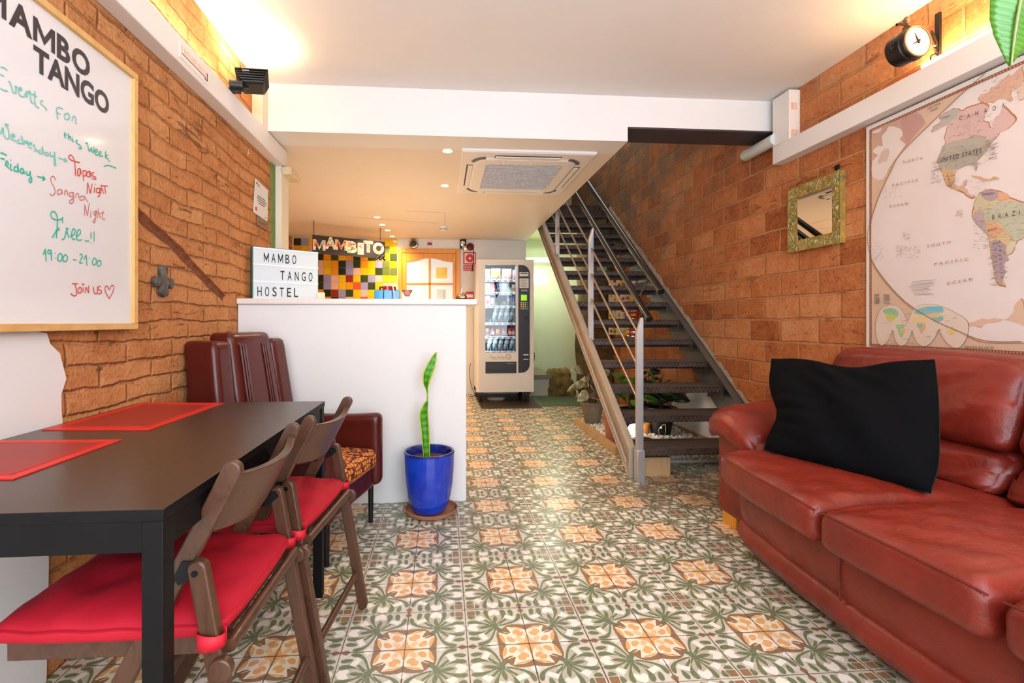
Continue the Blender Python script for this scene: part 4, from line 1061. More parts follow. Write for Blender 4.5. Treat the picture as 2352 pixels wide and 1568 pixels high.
le.build('leaf_edge', LYE, pp_, solid=.0042, angle=80)
# ================================================================ staircase
STR = mat('stringer_steel', (186, 170, 152), .42, metal=.2, var=.10, vscale=5, bump=.06, bscale=60)
POSTM = mat('post_steel', (190, 190, 190), .34, metal=.6, var=.07, vscale=9, bump=.08, bscale=50)
TRD = NT('chequer_plate')
def _trd(t):
    co = t.coord(); nz = t.noise(co, 12, 5, .6); wv = t.n('ShaderNodeTexWave', i={'Scale': 18.0, 'Distortion': 1.5}); t.l(co, wv.inputs['Vector'])
    t.base(t.ramp(nz.outputs['Fac'], [(.3, lin((54, 46, 44))), (.7, lin((94, 80, 72)))])); t.b.inputs['Roughness'].default_value = .42; t.b.inputs['Metallic'].default_value = .35
    t.bump(nz.outputs['Fac'], .1, .004); return t.m
TRDM = _trd(TRD); RIB = mat('chequer_rib', (124, 108, 98), .35, metal=.5, var=.1)
SX0, SX1 = 1.243, 1.293; N0, RUN, RISE, ZT1, YT1 = 14, .239, .174, .196, 3.165
SL = RISE / RUN
sta = thing('staircase', 'open steel staircase with chequer plate treads and two black tube handrails', 'staircase', (1.75, 3.2, 0))
def stringer(xa, xb, inner):
    mb = MB(); y0, y1 = 3.185, 6.56
    z = lambda y, k: max(0, k + SL * (y - 3.2))
    poly = [(y0, 0), (3.2, 0), (y1, z(y1, 0)), (y1, z(y1, .215)), (y0, z(y0, .215) if xa < 2 else .2)]
    web = (xa, xa + .008) if inner < 0 else (xb - .008, xb)
    mb.prism(poly, lambda a, b: (web[0], a, b), (.008, 0, 0))
    for k in (0.0, .207):                                     # flanges
        p = [(y0, max(0, k + SL * (y0 - 3.2))), (y1, k + SL * (y1 - 3.2)), (y1, k + .008 + SL * (y1 - 3.2)), (y0, max(.0, k + SL * (y0 - 3.2)) + .008)]
        mb.prism(p, lambda a, b: (xa, a, b), (xb - xa, 0, 0))
    return mb
ls = stringer(SX0, SX1, 1); ls.box((SX0, 3.176, 0), (SX1, 3.186, .205)); ls.build('stringer', STR, sta, bevel=.002)
# a half-round moulding runs along the outer face
mo = MB(); mo.bar((SX0 - .004, 3.21, .10), (SX0 - .004, 6.5, .10 + SL * 3.29), .012, .012, up=(0, 0, 1)); mo.build('moulding', STR, sta, bevel=.003)
rs_ = MB(); y0, y1 = 3.25, 6.56
rs_.prism([(y0, 0), (3.35, 0), (y1, SL * (y1 - 3.35)), (y1, .30 + SL * (y1 - 3.35)), (y0, .28)], lambda a, b: (2.235, a, b), (.010, 0, 0))
rs_.prism([(y0, .27), (y1, .29 + SL * (y1 - 3.35)), (y1, .30 + SL * (y1 - 3.35)), (y0, .28)], lambda a, b: (2.185, a, b), (.06, 0, 0))
rs_.build('stringer', mat('wall_stringer_steel', (104, 98, 92), .45, metal=.3, var=.1), sta)
lim = MB()                                                     # lime mortar squeezed along the wall stringer
vs = []; rr = random.Random(5)
for k in range(60):
    y = 3.3 + k * .0545; z = .29 + SL * (y - 3.35); h = .03 + .04 * rr.random(); vs += [(2.244, y, z - .005), (2.262, y, z + .006 + h * .3), (2.279, y, z + h)]
lim.add(vs, [(3 * k + q, 3 * k + q + 1, 3 * k + q + 4, 3 * k + q + 3) for k in range(59) for q in range(2)])
lim.build('mortar', mat('lime_mortar', (168, 148, 124), .95, var=.2, vscale=20, bump=.7, bscale=40, bdist=.01), sta)
def tread(k):
    y, z = YT1 + k * RUN, ZT1 + k * RISE; x0, x1 = SX1 + .002, 2.185
    mb = MB(); mb.box((x0, y, z - .006), (x1, y + .285, z)); mb.box((x0, y, z - .045), (x1, y + .006, z - .006)); mb.box((x0, y + .225, z - .075), (x1, y + .231, z - .006)); mb.box((x1 - .006, y + .006, z - .11), (x1, y + .23, z - .006))
    t = mb.build('tread', TRDM, sta, bevel=.0015)
    rb = MB()
    n = 26 if k < 6 else 13; st = (x1 - x0 - .04) / n
    for i in range(n):
        x = x0 + .02 + i * st
        rb.bar((x, y - .0012, z - .041), (x + st * .5, y - .0012, z - .010), .004, .003, up=(0, 1, 0)); rb.bar((x + st * .5, y - .0012, z - .010), (x + st, y - .0012, z - .041), .004, .003, up=(0, 1, 0))
        for yy in (.02, .245): 
            rb.bar((x, y + yy, z + .0008), (x + st * .5, y + yy + .03, z + .0008), .004, .003); rb.bar((x + st * .5, y + yy + .03, z + .0008), (x + st, y + yy, z + .0008), .004, .003)
    if k < 6:
        for j in range(6): rb.bar((x0 + .01, y + .07 + j * .028, z + .0006), (x1 - .01, y + .07 + j * .028, z + .0006), .006, .002)
    rb.build('rib_pattern', RIB, t)
for k in range(N0): tread(k)
struct('floor_upper', MB().box((1.226, YT1 + N0 * RUN, 2.50), (XR, 9.0, ZT1 + N0 * RISE)), TRDM)
def post(y, z0, z1, sleeve=False):
    mb = MB(); x0, x1 = 1.268, 1.312
    mb.prism([(x0, z0), (x1, z0), (x1, z1), (x1 - .012, z1), (x0, z1 - .10)], lambda a, b: (a, y - .018, b), (0, .034, 0))
    return mb.build('post', POSTM, sta, bevel=.003)
post(3.118, .205, 1.075); post(4.17, .88, 1.865); post(5.41, 1.78, 2.75)
MB().box((1.264, 3.085, 0), (1.316, 3.145, .21)).build('post_sleeve', POSTM, sta, bevel=.003)
RAIL = mat('black_tube', (26, 20, 19), .22, var=.0, coat=.4); RODM = mat('rod_steel', (176, 158, 138), .3, metal=.7, var=.05)
for (a, b) in ((3.12, 4.17), (4.17, 5.41), (5.41, 6.4)):
    for k in range(3):
        z = lambda y: .945 - .222 * k + .70 * (y - 3.1)
        MB().cyl((1.292, a + .016, z(a + .016)), (1.292, b - .016, z(b - .016)), .0085, n=12).build('baluster_rod', RODM, sta)
def hr(x, dz, y0, y1, name='handrail'):
    z = lambda y: 1.085 + dz + SL * (y - 3.1)
    mb = MB(); mb.cyl((x, y0, z(y0)), (x, y1, z(y1)), .0235, n=24); return mb.build(name, RAIL, sta, bevel=.002)
hr(1.338, .0, 3.07, 6.5); hr(1.425, .165, 3.09, 6.5)
for y in (3.26, 4.28, 5.3): MB().cyl((1.345, y, 1.098 + SL * (y - 3.1)), (1.418, y, 1.235 + SL * (y - 3.1)), .0055, n=10).build('rail_strut', RAIL, sta)
for y in (3.14, 4.18, 5.42): MB().cyl((1.30, y, 1.05 + SL * (y - 3.1)), (1.335, y, 1.082 + SL * (y - 3.1)), .008, n=10).build('rail_bracket', RAIL, sta)
wbk = MB(); wbk.box((1.335, 3.22, 0.0), (1.55, 3.36, .125)); tag(wbk.build('wooden_block', wood('chipboard', (176, 140, 96), (206, 172, 126), .8), bevel=.002), 'pale chipboard block on the floor under the lowest tread', 'block')
# ================================================================ garden under the stairs
WDB = wood('bed_border_wood', (164, 128, 88), (196, 160, 116), .6, scale=(10, 1.2, 10))
bo = MB(); bo.box((1.355, 3.74, 0), (1.387, 4.92, .07)); tag(bo.build('border_plank', WDB, bevel=.003), 'long wooden edging plank beside the white pebbles', 'plank')
bo = MB(); bo.prism([(1.385, 3.30), (1.405, 3.30), (1.425, 3.735), (1.40, 3.735)], lambda a, b: (a, b, 0), (0, 0, .085)); tag(bo.build('border_plank', wood('tan_board', (166, 124, 82), (190, 148, 104), .6), bevel=.002), 'short tan edging board behind the foot of the stairs', 'plank')
pb = MB(); rr = random.Random(11)
def pebble(x, y, z, r):
    M = Matrix.Translation((x, y, z)) @ Matrix.Rotation(rr.random() * 6, 4, 'Z') @ Matrix.Rotation(rr.random(), 4, 'X') @ Matrix.Diagonal((r * rr.uniform(.8, 1.4), r * rr.uniform(.8, 1.2), r * rr.uniform(.55, .8), 1))
    t = (1 + 5 ** .5) / 2; k = (1 + t * t) ** .5
    vs = [(-1, t, 0), (1, t, 0), (-1, -t, 0), (1, -t, 0), (0, -1, t), (0, 1, t), (0, -1, -t), (0, 1, -t), (t, 0, -1), (t, 0, 1), (-t, 0, -1), (-t, 0, 1)]
    fs = [(0, 11, 5), (0, 5, 1), (0, 1, 7), (0, 7, 10), (0, 10, 11), (1, 5, 9), (5, 11, 4), (11, 10, 2), (10, 7, 6), (7, 1, 8), (3, 9, 4), (3, 4, 2), (3, 2, 6), (3, 6, 8), (3, 8, 9), (4, 9, 5), (2, 4, 11), (6, 2, 10), (8, 6, 7), (9, 8, 1)]
    pb.add([tuple(c / k for c in v) for v in vs], fs, 0, M)
pb.box((1.43, 3.5, 0), (2.225, 4.95, .022))
for k in range(2600): pebble(rr.uniform(1.43, 2.22), rr.uniform(3.5, 4.95), rr.uniform(.024, .044), rr.uniform(.009, .017))
o = pb.build('pebbles', mat('white_marble_pebble', (226, 218, 204), .6, var=.08, vscale=40), angle=80); tag(o, 'bed of white marble pebbles under the open stairs', 'pebbles', kind='stuff')
def pot(name, label, cat, c, r0, r1, h, m, soil=True, rim=.012, group=None):
    o = thing(name, label, cat, c, group); z = c[2]
    MB().lathe([(0, 0), (r0, 0), (r0 + (r1 - r0) * .88, h * .86), (r1, h * .87), (r1 + .004, h), (r1 - .010, h), (r1 - .014, h * .9), (0, h * .88)], c, 32).build('pot', m, o)
    if soil: MB().lathe([(0, h * .90), (r1 - .013, h * .885)], c, 24).build('soil', mat('dark_soil', (54, 40, 30), .95, var=.3, vscale=60, bump=.5), o)
    return o
def leafgeo(mb, base, dirv, L, W, droop=.3, roll=0.0, mi=0, n=8, cup=.15):
    base = Vector(base); d = Vector(dirv).normalized(); side = d.cross(Vector((0, 0, 1)))
    if side.length < .05: side = Vector((1, 0, 0))
    side.normalize(); side = (Matrix.Rotation(roll, 3, d) @ side); up = side.cross(d)
    vs = []
    for i in range(n + 1):
        t = i / n; w = W * (math.sin(math.pi * min(1, t * .96 + .04)) ** .75) * (1 - .25 * t)
        p = base + d * (L * t) + Vector((0, 0, -droop * L * t * t))
        for s in (-1, -.5, 0, .5, 1): vs.append(p + side * (w * s) + up * (cup * w * s * s))
    fs = [(5 * i + j, 5 * i + j + 1, 5 * i + j + 6, 5 * i + j + 5) for i in range(n) for j in range(4)]
    mb.add(vs, fs, mi)
VARI = mat('variegated_leaf', (70, 84, 58), .4, var=0, rgb2=(222, 214, 168), vscale=16); PURP = mat('dark_purple_leaf', (58, 40, 42), .3, var=.0, rgb2=(92, 72, 66), vscale=6)
GRN = mat('green_leaf', (52, 88, 26), .35, var=0, rgb2=(112, 150, 48), vscale=9); DGR = mat('dark_green_leaf', (24, 34, 26), .3, var=0, rgb2=(50, 66, 46), vscale=8); STEM = mat('plant_stem', (70, 52, 34), .7)
gp = pot('rubber_plant', 'rubber plant with cream-edged and dark purple leaves in a grey concrete pot', 'plant', (1.50, 4.80, .044), .075, .115, .205, mat('concrete_pot', (122, 110, 94), .85, var=.15, vscale=14, bump=.2, bscale=50))
g0 = Vector((1.50, 4.80, .22)); rr = random.Random(21)
for k in range(5):
    a = k * 1.3; MB().tube([g0 + Vector((.03 * math.cos(a), .03 * math.sin(a), -.01)), g0 + Vector((.05 * math.cos(a), .05 * math.sin(a), .14)), g0 + Vector((.07 * math.cos(a), .07 * math.sin(a), .26 + .03 * k))], .006, 6).build('stem', STEM, gp)
LV = [((-.10, -.05, .32), (-.7, -.3, .5), .17, .055, 0), ((-.02, -.06, .30), (.25, -.4, .9), .15, .05, 0), ((-.08, -.05, .20), (-.95, -.2, .1), .19, .05, 0), ((-.05, -.08, .26), (-.3, -.6, .35), .13, .045, 0), ((.0, -.05, .22), (.7, -.5, .35), .15, .05, 0), ((-.06, -.1, .12), (-.8, -.5, .05), .16, .045, 0),
      ((0, -.1, .20), (.35, -.6, .5), .22, .075, 1), ((-.03, -.1, .13), (.15, -.8, .15), .21, .07, 1), ((.03, -.08, .10), (.7, -.6, .1), .20, .065, 1), ((-.02, -.05, .2), (-.1, -.5, .7), .2, .07, 1), ((0, 0, .15), (.6, .6, .3), .18, .06, 0), ((0, 0, .2), (-.4, .7, .4), .18, .06, 0), ((.05, -.02, .28), (.6, .1, .6), .16, .055, 0)]
for b, d, L, W_, mi in LV:
    mb = MB(); leafgeo(mb, g0 + Vector(b), d, L * 1.12, W_ * 1.35, .35, rr.choice((-1, 1)) * rr.uniform(.5, 1.2)); mb.build('leaf', VARI if mi == 0 else PURP, gp, solid=.002, angle=80)
TERR = mat('terracotta', (176, 112, 82), .8, var=.08, vscale=8); ORT = mat('orange_terracotta', (206, 128, 52), .75, var=.05)
tp = pot('terracotta_pot', 'tall brown terracotta pot with a small white price sticker', 'pot', (1.465, 4.06, .044), .072, .098, .225, TERR)
mb = MB(); mb.box((1.415, 3.972, .195), (1.442, 3.979, .225)); mb.build('sticker', PAPER, tp)
pot('terracotta_pot', 'small orange terracotta pot on the pebbles beside the black planter', 'pot', (1.83, 4.30, .044), .035, .048, .085, ORT)
pot('terracotta_pot', 'low brown terracotta pot close behind the lowest tread', 'pot', (1.60, 3.78, .044), .05, .066, .075, mat('red_terracotta', (166, 88, 52), .8, var=.06))
def planter(label, c, r0, r1, h, nl, seed, m1, m2, spread, group=None, zmax=.6):
    o = pot('leafy_planter', label, 'plant', c, r0, r1, h, mat('black_plastic_pot_%d' % seed, (24, 22, 22), .5), group=group); rr = random.Random(seed); base = Vector(c) + Vector((0, 0, h * .9))
    for k in range(nl):
        a = k * 2.4 + rr.uniform(-.4, .4); el = rr.uniform(.15, 1.1); z = rr.uniform(.04, zmax * .55); r_ = rr.uniform(.01, .05)
        p = base + Vector((r_ * math.cos(a), r_ * math.sin(a), z)); d = Vector((math.cos(a) * math.cos(el), math.sin(a) * math.cos(el), math.sin(el)))
        st = MB(); st.tube([base + Vector((.2 * r_ * math.cos(a), .2 * r_ * math.sin(a), -.02)), (base + p) / 2 + Vector((0, 0, .02)), p], .004, 5); leaf_l = rr.uniform(.16, .26) * spread
        s_ = st.build('stem', STEM, o); mb = MB(); leafgeo(mb, p, d, leaf_l, leaf_l * rr.uniform(.28, .42), rr.uniform(.2, .6), rr.uniform(-1.2, 1.2)); mb.build('leaf', m1 if rr.random() < .6 else m2, o, solid=.002, angle=80)
    return o
planter('bushy green plant in a large black planter under the middle treads', (1.97, 4.28, .044), .085, .125, .235, 22, 31, GRN, DGR, 1.0, zmax=.5)
planter('yellow-green broad-leaved plant in a black pot at the back of the pebble bed', (1.80, 4.56, .044), .07, .10, .18, 18, 35, GRN, GRN, .95, zmax=.55)
planter('dark-leaved plant in a black pot against the wall under the stairs', (2.02, 4.74, .044), .07, .10, .18, 14, 37, DGR, PURP, .72, zmax=.6)
# mosaic garden lamp
def mos2():
    t = NT('mosaic_lamp_glass'); co = t.coord(); vo = t.n('ShaderNodeTexVoronoi', i={'Scale': 60.0}); t.l(co, vo.inputs['Vector'])
    sp = t.n('ShaderNodeSeparateColor'); t.l(vo.outputs['Color'], sp.inputs[0])
    c = t.ramp(sp.outputs[0], [(0, lin((250, 250, 255))), (.45, lin((130, 170, 255))), (.62, lin((255, 190, 80))), (.74, lin((240, 245, 255))), (.9, lin((230, 110, 70)))], 'CONSTANT')
    t.base(c); t.l(c, t.b.inputs['Emission Color']); t.b.inputs['Emission Strength'].default_value = 2.5; return t.m
ml = thing('mosaic_lamp', 'small glowing round mosaic glass lamp among the pebbles', 'lamp', (1.70, 4.20, .03))
MB().lathe([(.03, 0), (.05, .012), (.066, .045), (.066, .075), (.048, .105), (.02, .115), (0, .116)], (1.70, 4.20, .03), 28).build('globe', mos2(), ml)
light('mosaic_lamp_light', 'POINT', (1.70, 4.20, .19), 1.6, (1, .93, .8), .05)
wc = MB(); wc.box((2.06, 3.44, .0), (2.20, 3.60, .03)); tag(wc.build('junction_box', PAPER, bevel=.003), 'flat white box on the floor behind the lowest tread', 'box')
wi = MB(); rr = random.Random(9)
wi.tube(smooth_path([(1.88, 4.1, .055), (1.86, 4.08, .12), (1.90, 4.05, .17), (1.88, 4.0, .10), (1.80, 3.95, .055), (1.72, 4.02, .06), (1.62, 4.2, .06), (1.60, 4.5, .06)], 6), .0025, 5)
wl_ = wi.build('string_light_wire', mat('clear_wire', (190, 186, 150), .4)); tag(wl_, 'thin string light wire trailing over the pebbles', 'string light')
for p in ((1.87, 4.06, .14), (1.76, 3.98, .06), (1.61, 4.35, .065), (1.60, 4.5, .065)): MB().lathe([(0, -.006), (.005, -.003), (.005, .004), (0, .008)], p, 8).build('bulb', mat('warm_bulb', (255, 220, 150), .3, emit=12), wl_)
# ================================================================ flyers by the stair wall
cardc = [(232, 226, 204), (214, 222, 190), (228, 200, 70), (236, 222, 190), (222, 214, 206), (190, 40, 46), (170, 24, 36), (222, 176, 40), (120, 90, 140), (210, 206, 214)]
rk = thing('flyer_rack', 'wire flyer rack on the brick wall behind the stairs', 'rack', (2.2, 5.75, .85))
rm = MB()
for z in (.885, 1.085, 1.285, 1.46): 
    rm.tube([(2.275, 5.36, z), (2.16, 5.36, z), (2.16, 6.2, z), (2.275, 6.2, z)], .004, 6); rm.tube([(2.20, 5.36, z - .02), (2.20, 6.2, z - .02)], .004, 6)
    rm.tube([(2.165, 5.36, z + .05), (2.165, 6.2, z + .05)], .003, 6)
rm.build('wire', CHROME, rk)
nm = ['white', 'cream', 'yellow', 'ivory', 'pale grey', 'red', 'dark red', 'gold', 'violet', 'silver']
rowsn = ['lowest', 'second lowest', 'third', 'topmost']
for ri, z in enumerate((.885, 1.085, 1.285, 1.46)):
    for k in range(6):
        y = 5.44 + k * .14; ci = (k * 3 + ri * 2) % 5 if k > 1 else (5 + (ri + 2 * k) % 5)
        M = Matrix.Translation((2.185, y, z)) @ Matrix.Rotation(R(-52), 4, 'Z')
        mb = MB(); mb.box((-.055, -.006, 0.0), (.055, .006, .155), 0, M); mb.box((-.04, -.0075, .085), (.04, -.0062, .13), 1, M); mb.box((-.035, -.0075, .03), (.03, -.0062, .06), 2, M)
        o = mb.build('flyer', [mat('flyer_%d' % ci, cardc[ci], .5, var=0), mat('flyer_print_a%d' % ci, cardc[(ci + 3) % 10], .5, var=0), mat('flyer_print_b%d' % ci, cardc[(ci + 6) % 10], .5, var=0)])
        tag(o, 'small %s flyer, %s from the front in the %s rack row' % (nm[ci], ['first', 'second', 'third', 'fourth', 'fifth', 'sixth'][k], rowsn[ri]), 'flyer', 'flyers in the wall rack')
po = MB(); po.box((2.03, 6.29, 1.62), (2.16, 6.30, 1.80)); tag(po.build('wall_poster', mat('mint_poster', (150, 190, 150), .6, var=.1)), 'small mint green poster on the rough stone pier behind the stairs', 'poster')
po = MB(); po.box((2.21, 5.98, 1.66), (2.275, 6.0, 1.98)); po.bar((2.215, 5.976, 1.70), (2.27, 5.976, 1.76), .01, .004, up=(0, 1, 0)); po.bar((2.215, 5.976, 1.82), (2.27, 5.976, 1.90), .01, .004, up=(0, 1, 0))
tag(po.build('wooden_sign', mat('tan_sign', (206, 160, 104), .6, var=.2, vscale=30)), 'narrow tan wooden sign on the wall high behind the stairs', 'sign')
wlamp = thing('wall_lamp', 'glowing white wall lamp in the mint green passage', 'lamp', (1.43, 7.9, 1.72))
q0, q1 = atY(1222, 628, 7.9), atY(1253, 650, 7.9)
MB().rbox(((q0.x + q1.x) / 2, 7.9, (q0.z + q1.z) / 2), ((q1.x - q0.x) / 2, .045, (q0.z - q1.z) / 2), .03, 8).build('diffuser', mat('lamp_glow', (255, 255, 240), .3, emit=4, emit_rgb=(255, 255, 235)), wlamp)
MB().box((q0.x + .02, 7.93, q1.z + .02), (q1.x - .02, 7.95, q0.z - .02)).build('base', PAPER, wlamp)
# ================================================================ mirror
mr = thing('wall_mirror', 'square mirror in a carved green and gold frame on the brick wall', 'mirror', (XR - .03, 2.81, 1.49))
GILT = mat('gilded_carving', (122, 120, 66), .5, var=0, rgb2=(212, 166, 72), vscale=14, bump=.9, bscale=55, bdist=.012, metal=.25)
ya, yb, za, zb_ = 2.602, 3.026, 1.494, 1.907; fw = .072
fr = MB()
def frame_strip(mb, corners_o, corners_i, x0, xo, xi):
    for i in range(4):
        a, b = corners_o[i], corners_o[(i + 1) % 4]; c, d = corners_i[(i + 1) % 4], corners_i[i]
        vs = [(x0, *a), (x0, *b), (xo, *a), (xo, *b), (xi, *c), (xi, *d), (x0, *c), (x0, *d)]
        mb.add(vs, [(0, 1, 3, 2), (2, 3, 4, 5), (5, 4, 6, 7)])
ro = [(ya, za), (yb, za), (yb, zb_), (ya, zb_)]; ri_ = [(ya + fw, za + fw), (yb - fw, za + fw), (yb - fw, zb_ - fw), (ya + fw, zb_ - fw)]
frame_strip(fr, ro, ri_, XR - .001, XR - .034, XR - .022)
rr = random.Random(7); cv = MB()
for k in range(420):
    sd = k % 4; t_ = rr.random(); wv = rr.uniform(.008, fw - .008)
    y, z = [(ya + (yb - ya) * t_, za + wv), (ya + (yb - ya) * t_, zb_ - wv), (ya + wv, za + (zb_ - za) * t_), (yb - wv, za + (zb_ - za) * t_)][sd]
    a = rr.uniform(0, math.pi); L = rr.uniform(.006, .016); x = XR - .032 + .010 * wv / fw
    cv.tube([(x, y - L * math.cos(a), z - L * math.sin(a)), (x - .003, y, z + rr.uniform(-.003, .003)), (x, y + L * math.cos(a), z + L * math.sin(a))], [.001, .0024, .001], 5)
fr.build('frame', GILT, mr); cv.build('carving', mat('gilt_highlight', (226, 214, 164), .4, var=0, rgb2=(150, 140, 80), vscale=30, metal=.2), mr)
gm_ = MB(); gm_.add([(XR - .0205, a, b) for a, b in ri_], [(3, 2, 1, 0)]); gm_.build('mirror_glass', mat('silvered_glass', (235, 235, 235), .015, metal=1.0, var=0), mr, smooth=False)
nl = MB(); nl.cyl((XR, 2.66, 1.935), (XR - .02, 2.66, 1.937), .004, n=8); nl.box((XR - .004, 2.645, 1.925), (XR, 2.675, 1.955)); tag(nl.build('nail', BLACKM), 'dark nail in the brick above the mirror', 'nail')
# ================================================================ world map
XM = XR - .012
YM0, YM1, ZM0, ZM1 = .62, 2.452, .895, 2.088
mp_ = thing('wall_map', 'large antique-toned paper world map on the brick wall above the sofa', 'map', (XR - .006, 1.5, ZM0))
sh = MB(); sh.grid(25, 13, lambda u, v: Vector((XM - .0008 + .003 * math.sin(11 * u + 2) * math.sin(6 * v + 1) * 0, YM1 + (YM0 - YM1) * u, ZM0 + (ZM1 - ZM0) * v)))
sh.build('sheet', mat('map_paper', (240, 234, 224), .5, var=.02), mp_, solid=.003, smooth=False)
MV, MC, MCOL = [], [], []
_mr = random.Random(77)
def mpoly(pts, lay, rgb):
    dx = .0003 * _mr.random()
    P = [(XM - .004 - .0004 * lay - dx, a, b) for a, b in pts]
    MV.append(np.array(P)); MC.append(len(P)); MCOL.append(lin(rgb))
def pxp(pts, org, k): 
    out = []
    for u, v in pts:
        q = atX(org[0] + u / k, org[1] + v / k, XM); out.append((q.y, q.z))
    return out
KA, OA, KC, OC, KB, OB = 4.613, (1980, 140), 3.136, (1750, 350), 4.481, (1980, 480)
def S(t): return [tuple(map(float, q.split(','))) for q in t.split()]
def rnd(P, n=3, amp=.0): 
    rq = random.Random(int(abs(P[0][0]) * 1000)); out = [(q.x + rq.uniform(-amp, amp), q.y + rq.uniform(-amp, amp)) for q in smooth_path(P, n, closed=True)]; return out
TAN = (226, 194, 164); OCE = (240, 225, 216)
mg = .022
mpoly([(YM1 - mg, ZM0 + mg), (YM0 + mg, ZM0 + mg), (YM0 + mg, ZM1 - mg), (YM1 - mg, ZM1 - mg)], 0, (150, 84, 60))
nb = 150                                                     # beaded border
for k in range(nb):
    y = YM1 - mg - .006 - k * (YM1 - YM0 - 2 * mg - .01) / nb
    for z in (ZM0 + mg + .0065, ZM1 - mg - .0065): mpoly([(y - .003, z - .003), (y - .003, z + .003), (y + .003, z + .003), (y + .003, z - .003)], 1, (220, 160, 126))
for k in range(98):
    z = ZM0 + mg + .012 + k * (ZM1 - ZM0 - 2 * mg - .02) / 98
    for y in (YM1 - mg - .0065, YM0 + mg + .0065): mpoly([(y - .003, z - .003), (y - .003, z + .003), (y + .003, z + .003), (y + .003, z - .003)], 1, (220, 160, 126))
m2 = mg + .013
mpoly([(YM1 - m2, ZM0 + m2), (YM0 + m2, ZM0 + m2), (YM0 + m2, ZM1 - m2), (YM1 - m2, ZM1 - m2)], 1, TAN)
# polar inset
pi_ = pxp(S("118,735 245,680 440,602 590,535 640,570 690,660 560,800 430,970 300,1150 240,1260 118,1235"), OA, KA); mpoly(pi_, 2, (214, 172, 150))
mpoly(rnd(pxp(S("300,690 420,720 440,790 410,830 470,880 440,930 400,990 300,1130 235,1255 120,1230 120,1060 180,1000 120,960 180,900 230,900 220,800 270,740"), OA, KA), 2), 3, (240, 226, 216))
mpoly(rnd(pxp(S("180,1090 200,1000 240,940 290,930 300,980 270,1060 230,1070"), OA, KA)), 4, (224, 196, 178)); mpoly(rnd(pxp(S("124,750 200,716 220,708 200,750 140,765"), OA, KA)), 4, (240, 226, 216))
mpoly(rnd(pxp(S("450,600 520,570 600,560 670,640 600,740 520,840 480,870 450,760 420,660"), OA, KA)), 4, (205, 158, 146))
# the great oval of the main map
q0 = pxp(S("1020,0 940,140 850,330 790,520 774,620 800,760 870,880 980,1010 1100,1115 1290,1225 1480,1305 1620,1357 1888,1362"), OC, KC)
top = pxp(S("1330,130 1100,330 900,520"), OA, KA)
arc = smooth_path(top[:1] + top[1:] + q0, 4); arcp = [(q.x, q.y) for q in arc]
yc_ = 1.53; zlo = min(b for a, b in arcp)
rt_ = [(2 * yc_ - a, b) for a, b in reversed(arcp)]
rt_ = [(max(a, YM0 + m2 + .004), b) for a, b in rt_]
zt_ = ZM1 - m2 - .004
def oval(off, lay, rgb):
    P = [(a + off if a > yc_ else a - off, b - off) for a, b in arcp + rt_]; mpoly([(min(max(a, YM0 + m2), YM1 - m2), min(b, zt_)) for a, b in P + [(YM0 + m2 + .1, zt_), (arcp[0][0] - .05, zt_)]], lay, rgb)
oval(.008, 3, (196, 146, 112)); oval(.005, 4, (232, 204, 176)); oval(0, 5, OCE)
CAN, USA_, MEX, GRE, PUR, ORA, TNG = (222, 186, 178), (186, 176, 158), (220, 176, 130), (204, 200, 170), (186, 164, 168), (232, 176, 136), (226, 198, 150)
EDG = (196, 128, 88)
na = S("745,752 770,692 850,650 830,600 880,555 980,505 1050,510 1080,520 1140,480 1230,450 1290,440 1370,470 1330,550 1310,630 1360,650 1380,700 1410,680 1430,600 1480,570 1530,480 1600,540 1650,600 1640,650 1560,720 1480,760 1440,820 1390,860 1340,940 1290,1000 1240,1060 1230,1150 1215,1165 1205,1105 1130,1110 1050,1140 1005,1190 995,1270 1000,1320 1050,1340 1090,1300 1110,1270 1125,1290 1100,1350 1130,1380 1160,1430 1215,1440 1200,1460 1150,1450 1060,1390 960,1350 900,1300 880,1230 850,1170 820,1110 810,1060 850,960 890,880 885,800 910,720 905,680 850,700 780,740")
def land(pts, org, k, lay, rgb, edge=True, amp=.002):
    P = rnd(pxp(pts, org, k), 3, amp)
    if edge:
        cy_ = sum(p[0] for p in P) / len(P); cz = sum(p[1] for p in P) / len(P)
        mpoly(P, lay, EDG); P = [(cy_ + (a - cy_) * .965, cz + (b - cz) * .965) for a, b in P]
    mpoly(P, lay + 1, rgb)
land(na, OA, KA, 6, CAN)
land(S("895,880 1130,822 1300,792 1340,832 1450,790 1430,822 1385,860 1335,940 1285,1000 1236,1060 1226,1150 1217,1155 1205,1100 1130,1105 1050,1135 960,1155 860,1145 825,1110 816,1060 855,960"), OA, KA, 8, USA_, False)
land(S("755,745 780,695 855,655 840,600 885,560 980,512 1048,516 1030,570 930,660 900,676 850,695 790,735"), OA, KA, 8, (190, 184, 172), False)
land(S("860,1160 960,1160 1000,1195 990,1270 1000,1320 1050,1345 1085,1320 1080,1365 1040,1372 960,1340 905,1295 885,1230"), OA, KA, 8, MEX, False)
land(S("1230,410 1290,360 1350,320 1450,240 1540,170 1620,130 1716,60 1740,200 1650,300 1580,350 1600,420 1520,400 1420,430 1350,440 1290,430"), OA, KA, 6, (222, 178, 152), amp=.006)
land(S("1650,250 1716,200 1760,330 1716,420 1660,360"), OA, KA, 6, (226, 200, 180), amp=.004)
for t_ in ("1170,1215 1260,1225 1340,1250 1400,1240 1390,1262 1320,1270 1240,1245", "1400,1225 1460,1235 1470,1255 1410,1250"): land(S(t_), OA, KA, 7, (224, 176, 130), amp=.001)
sa_ = S("1550,330 1590,280 1640,265 1700,270 1780,300 1800,322 1888,355 1990,400 2060,440 2040,520 1960,590 1890,620 1850,650 1820,720 1780,750 1790,775 1760,800 1765,860 1750,920 1770,970 1720,960 1690,920 1680,850 1660,760 1650,660 1635,590 1560,520 1520,460 1530,400")
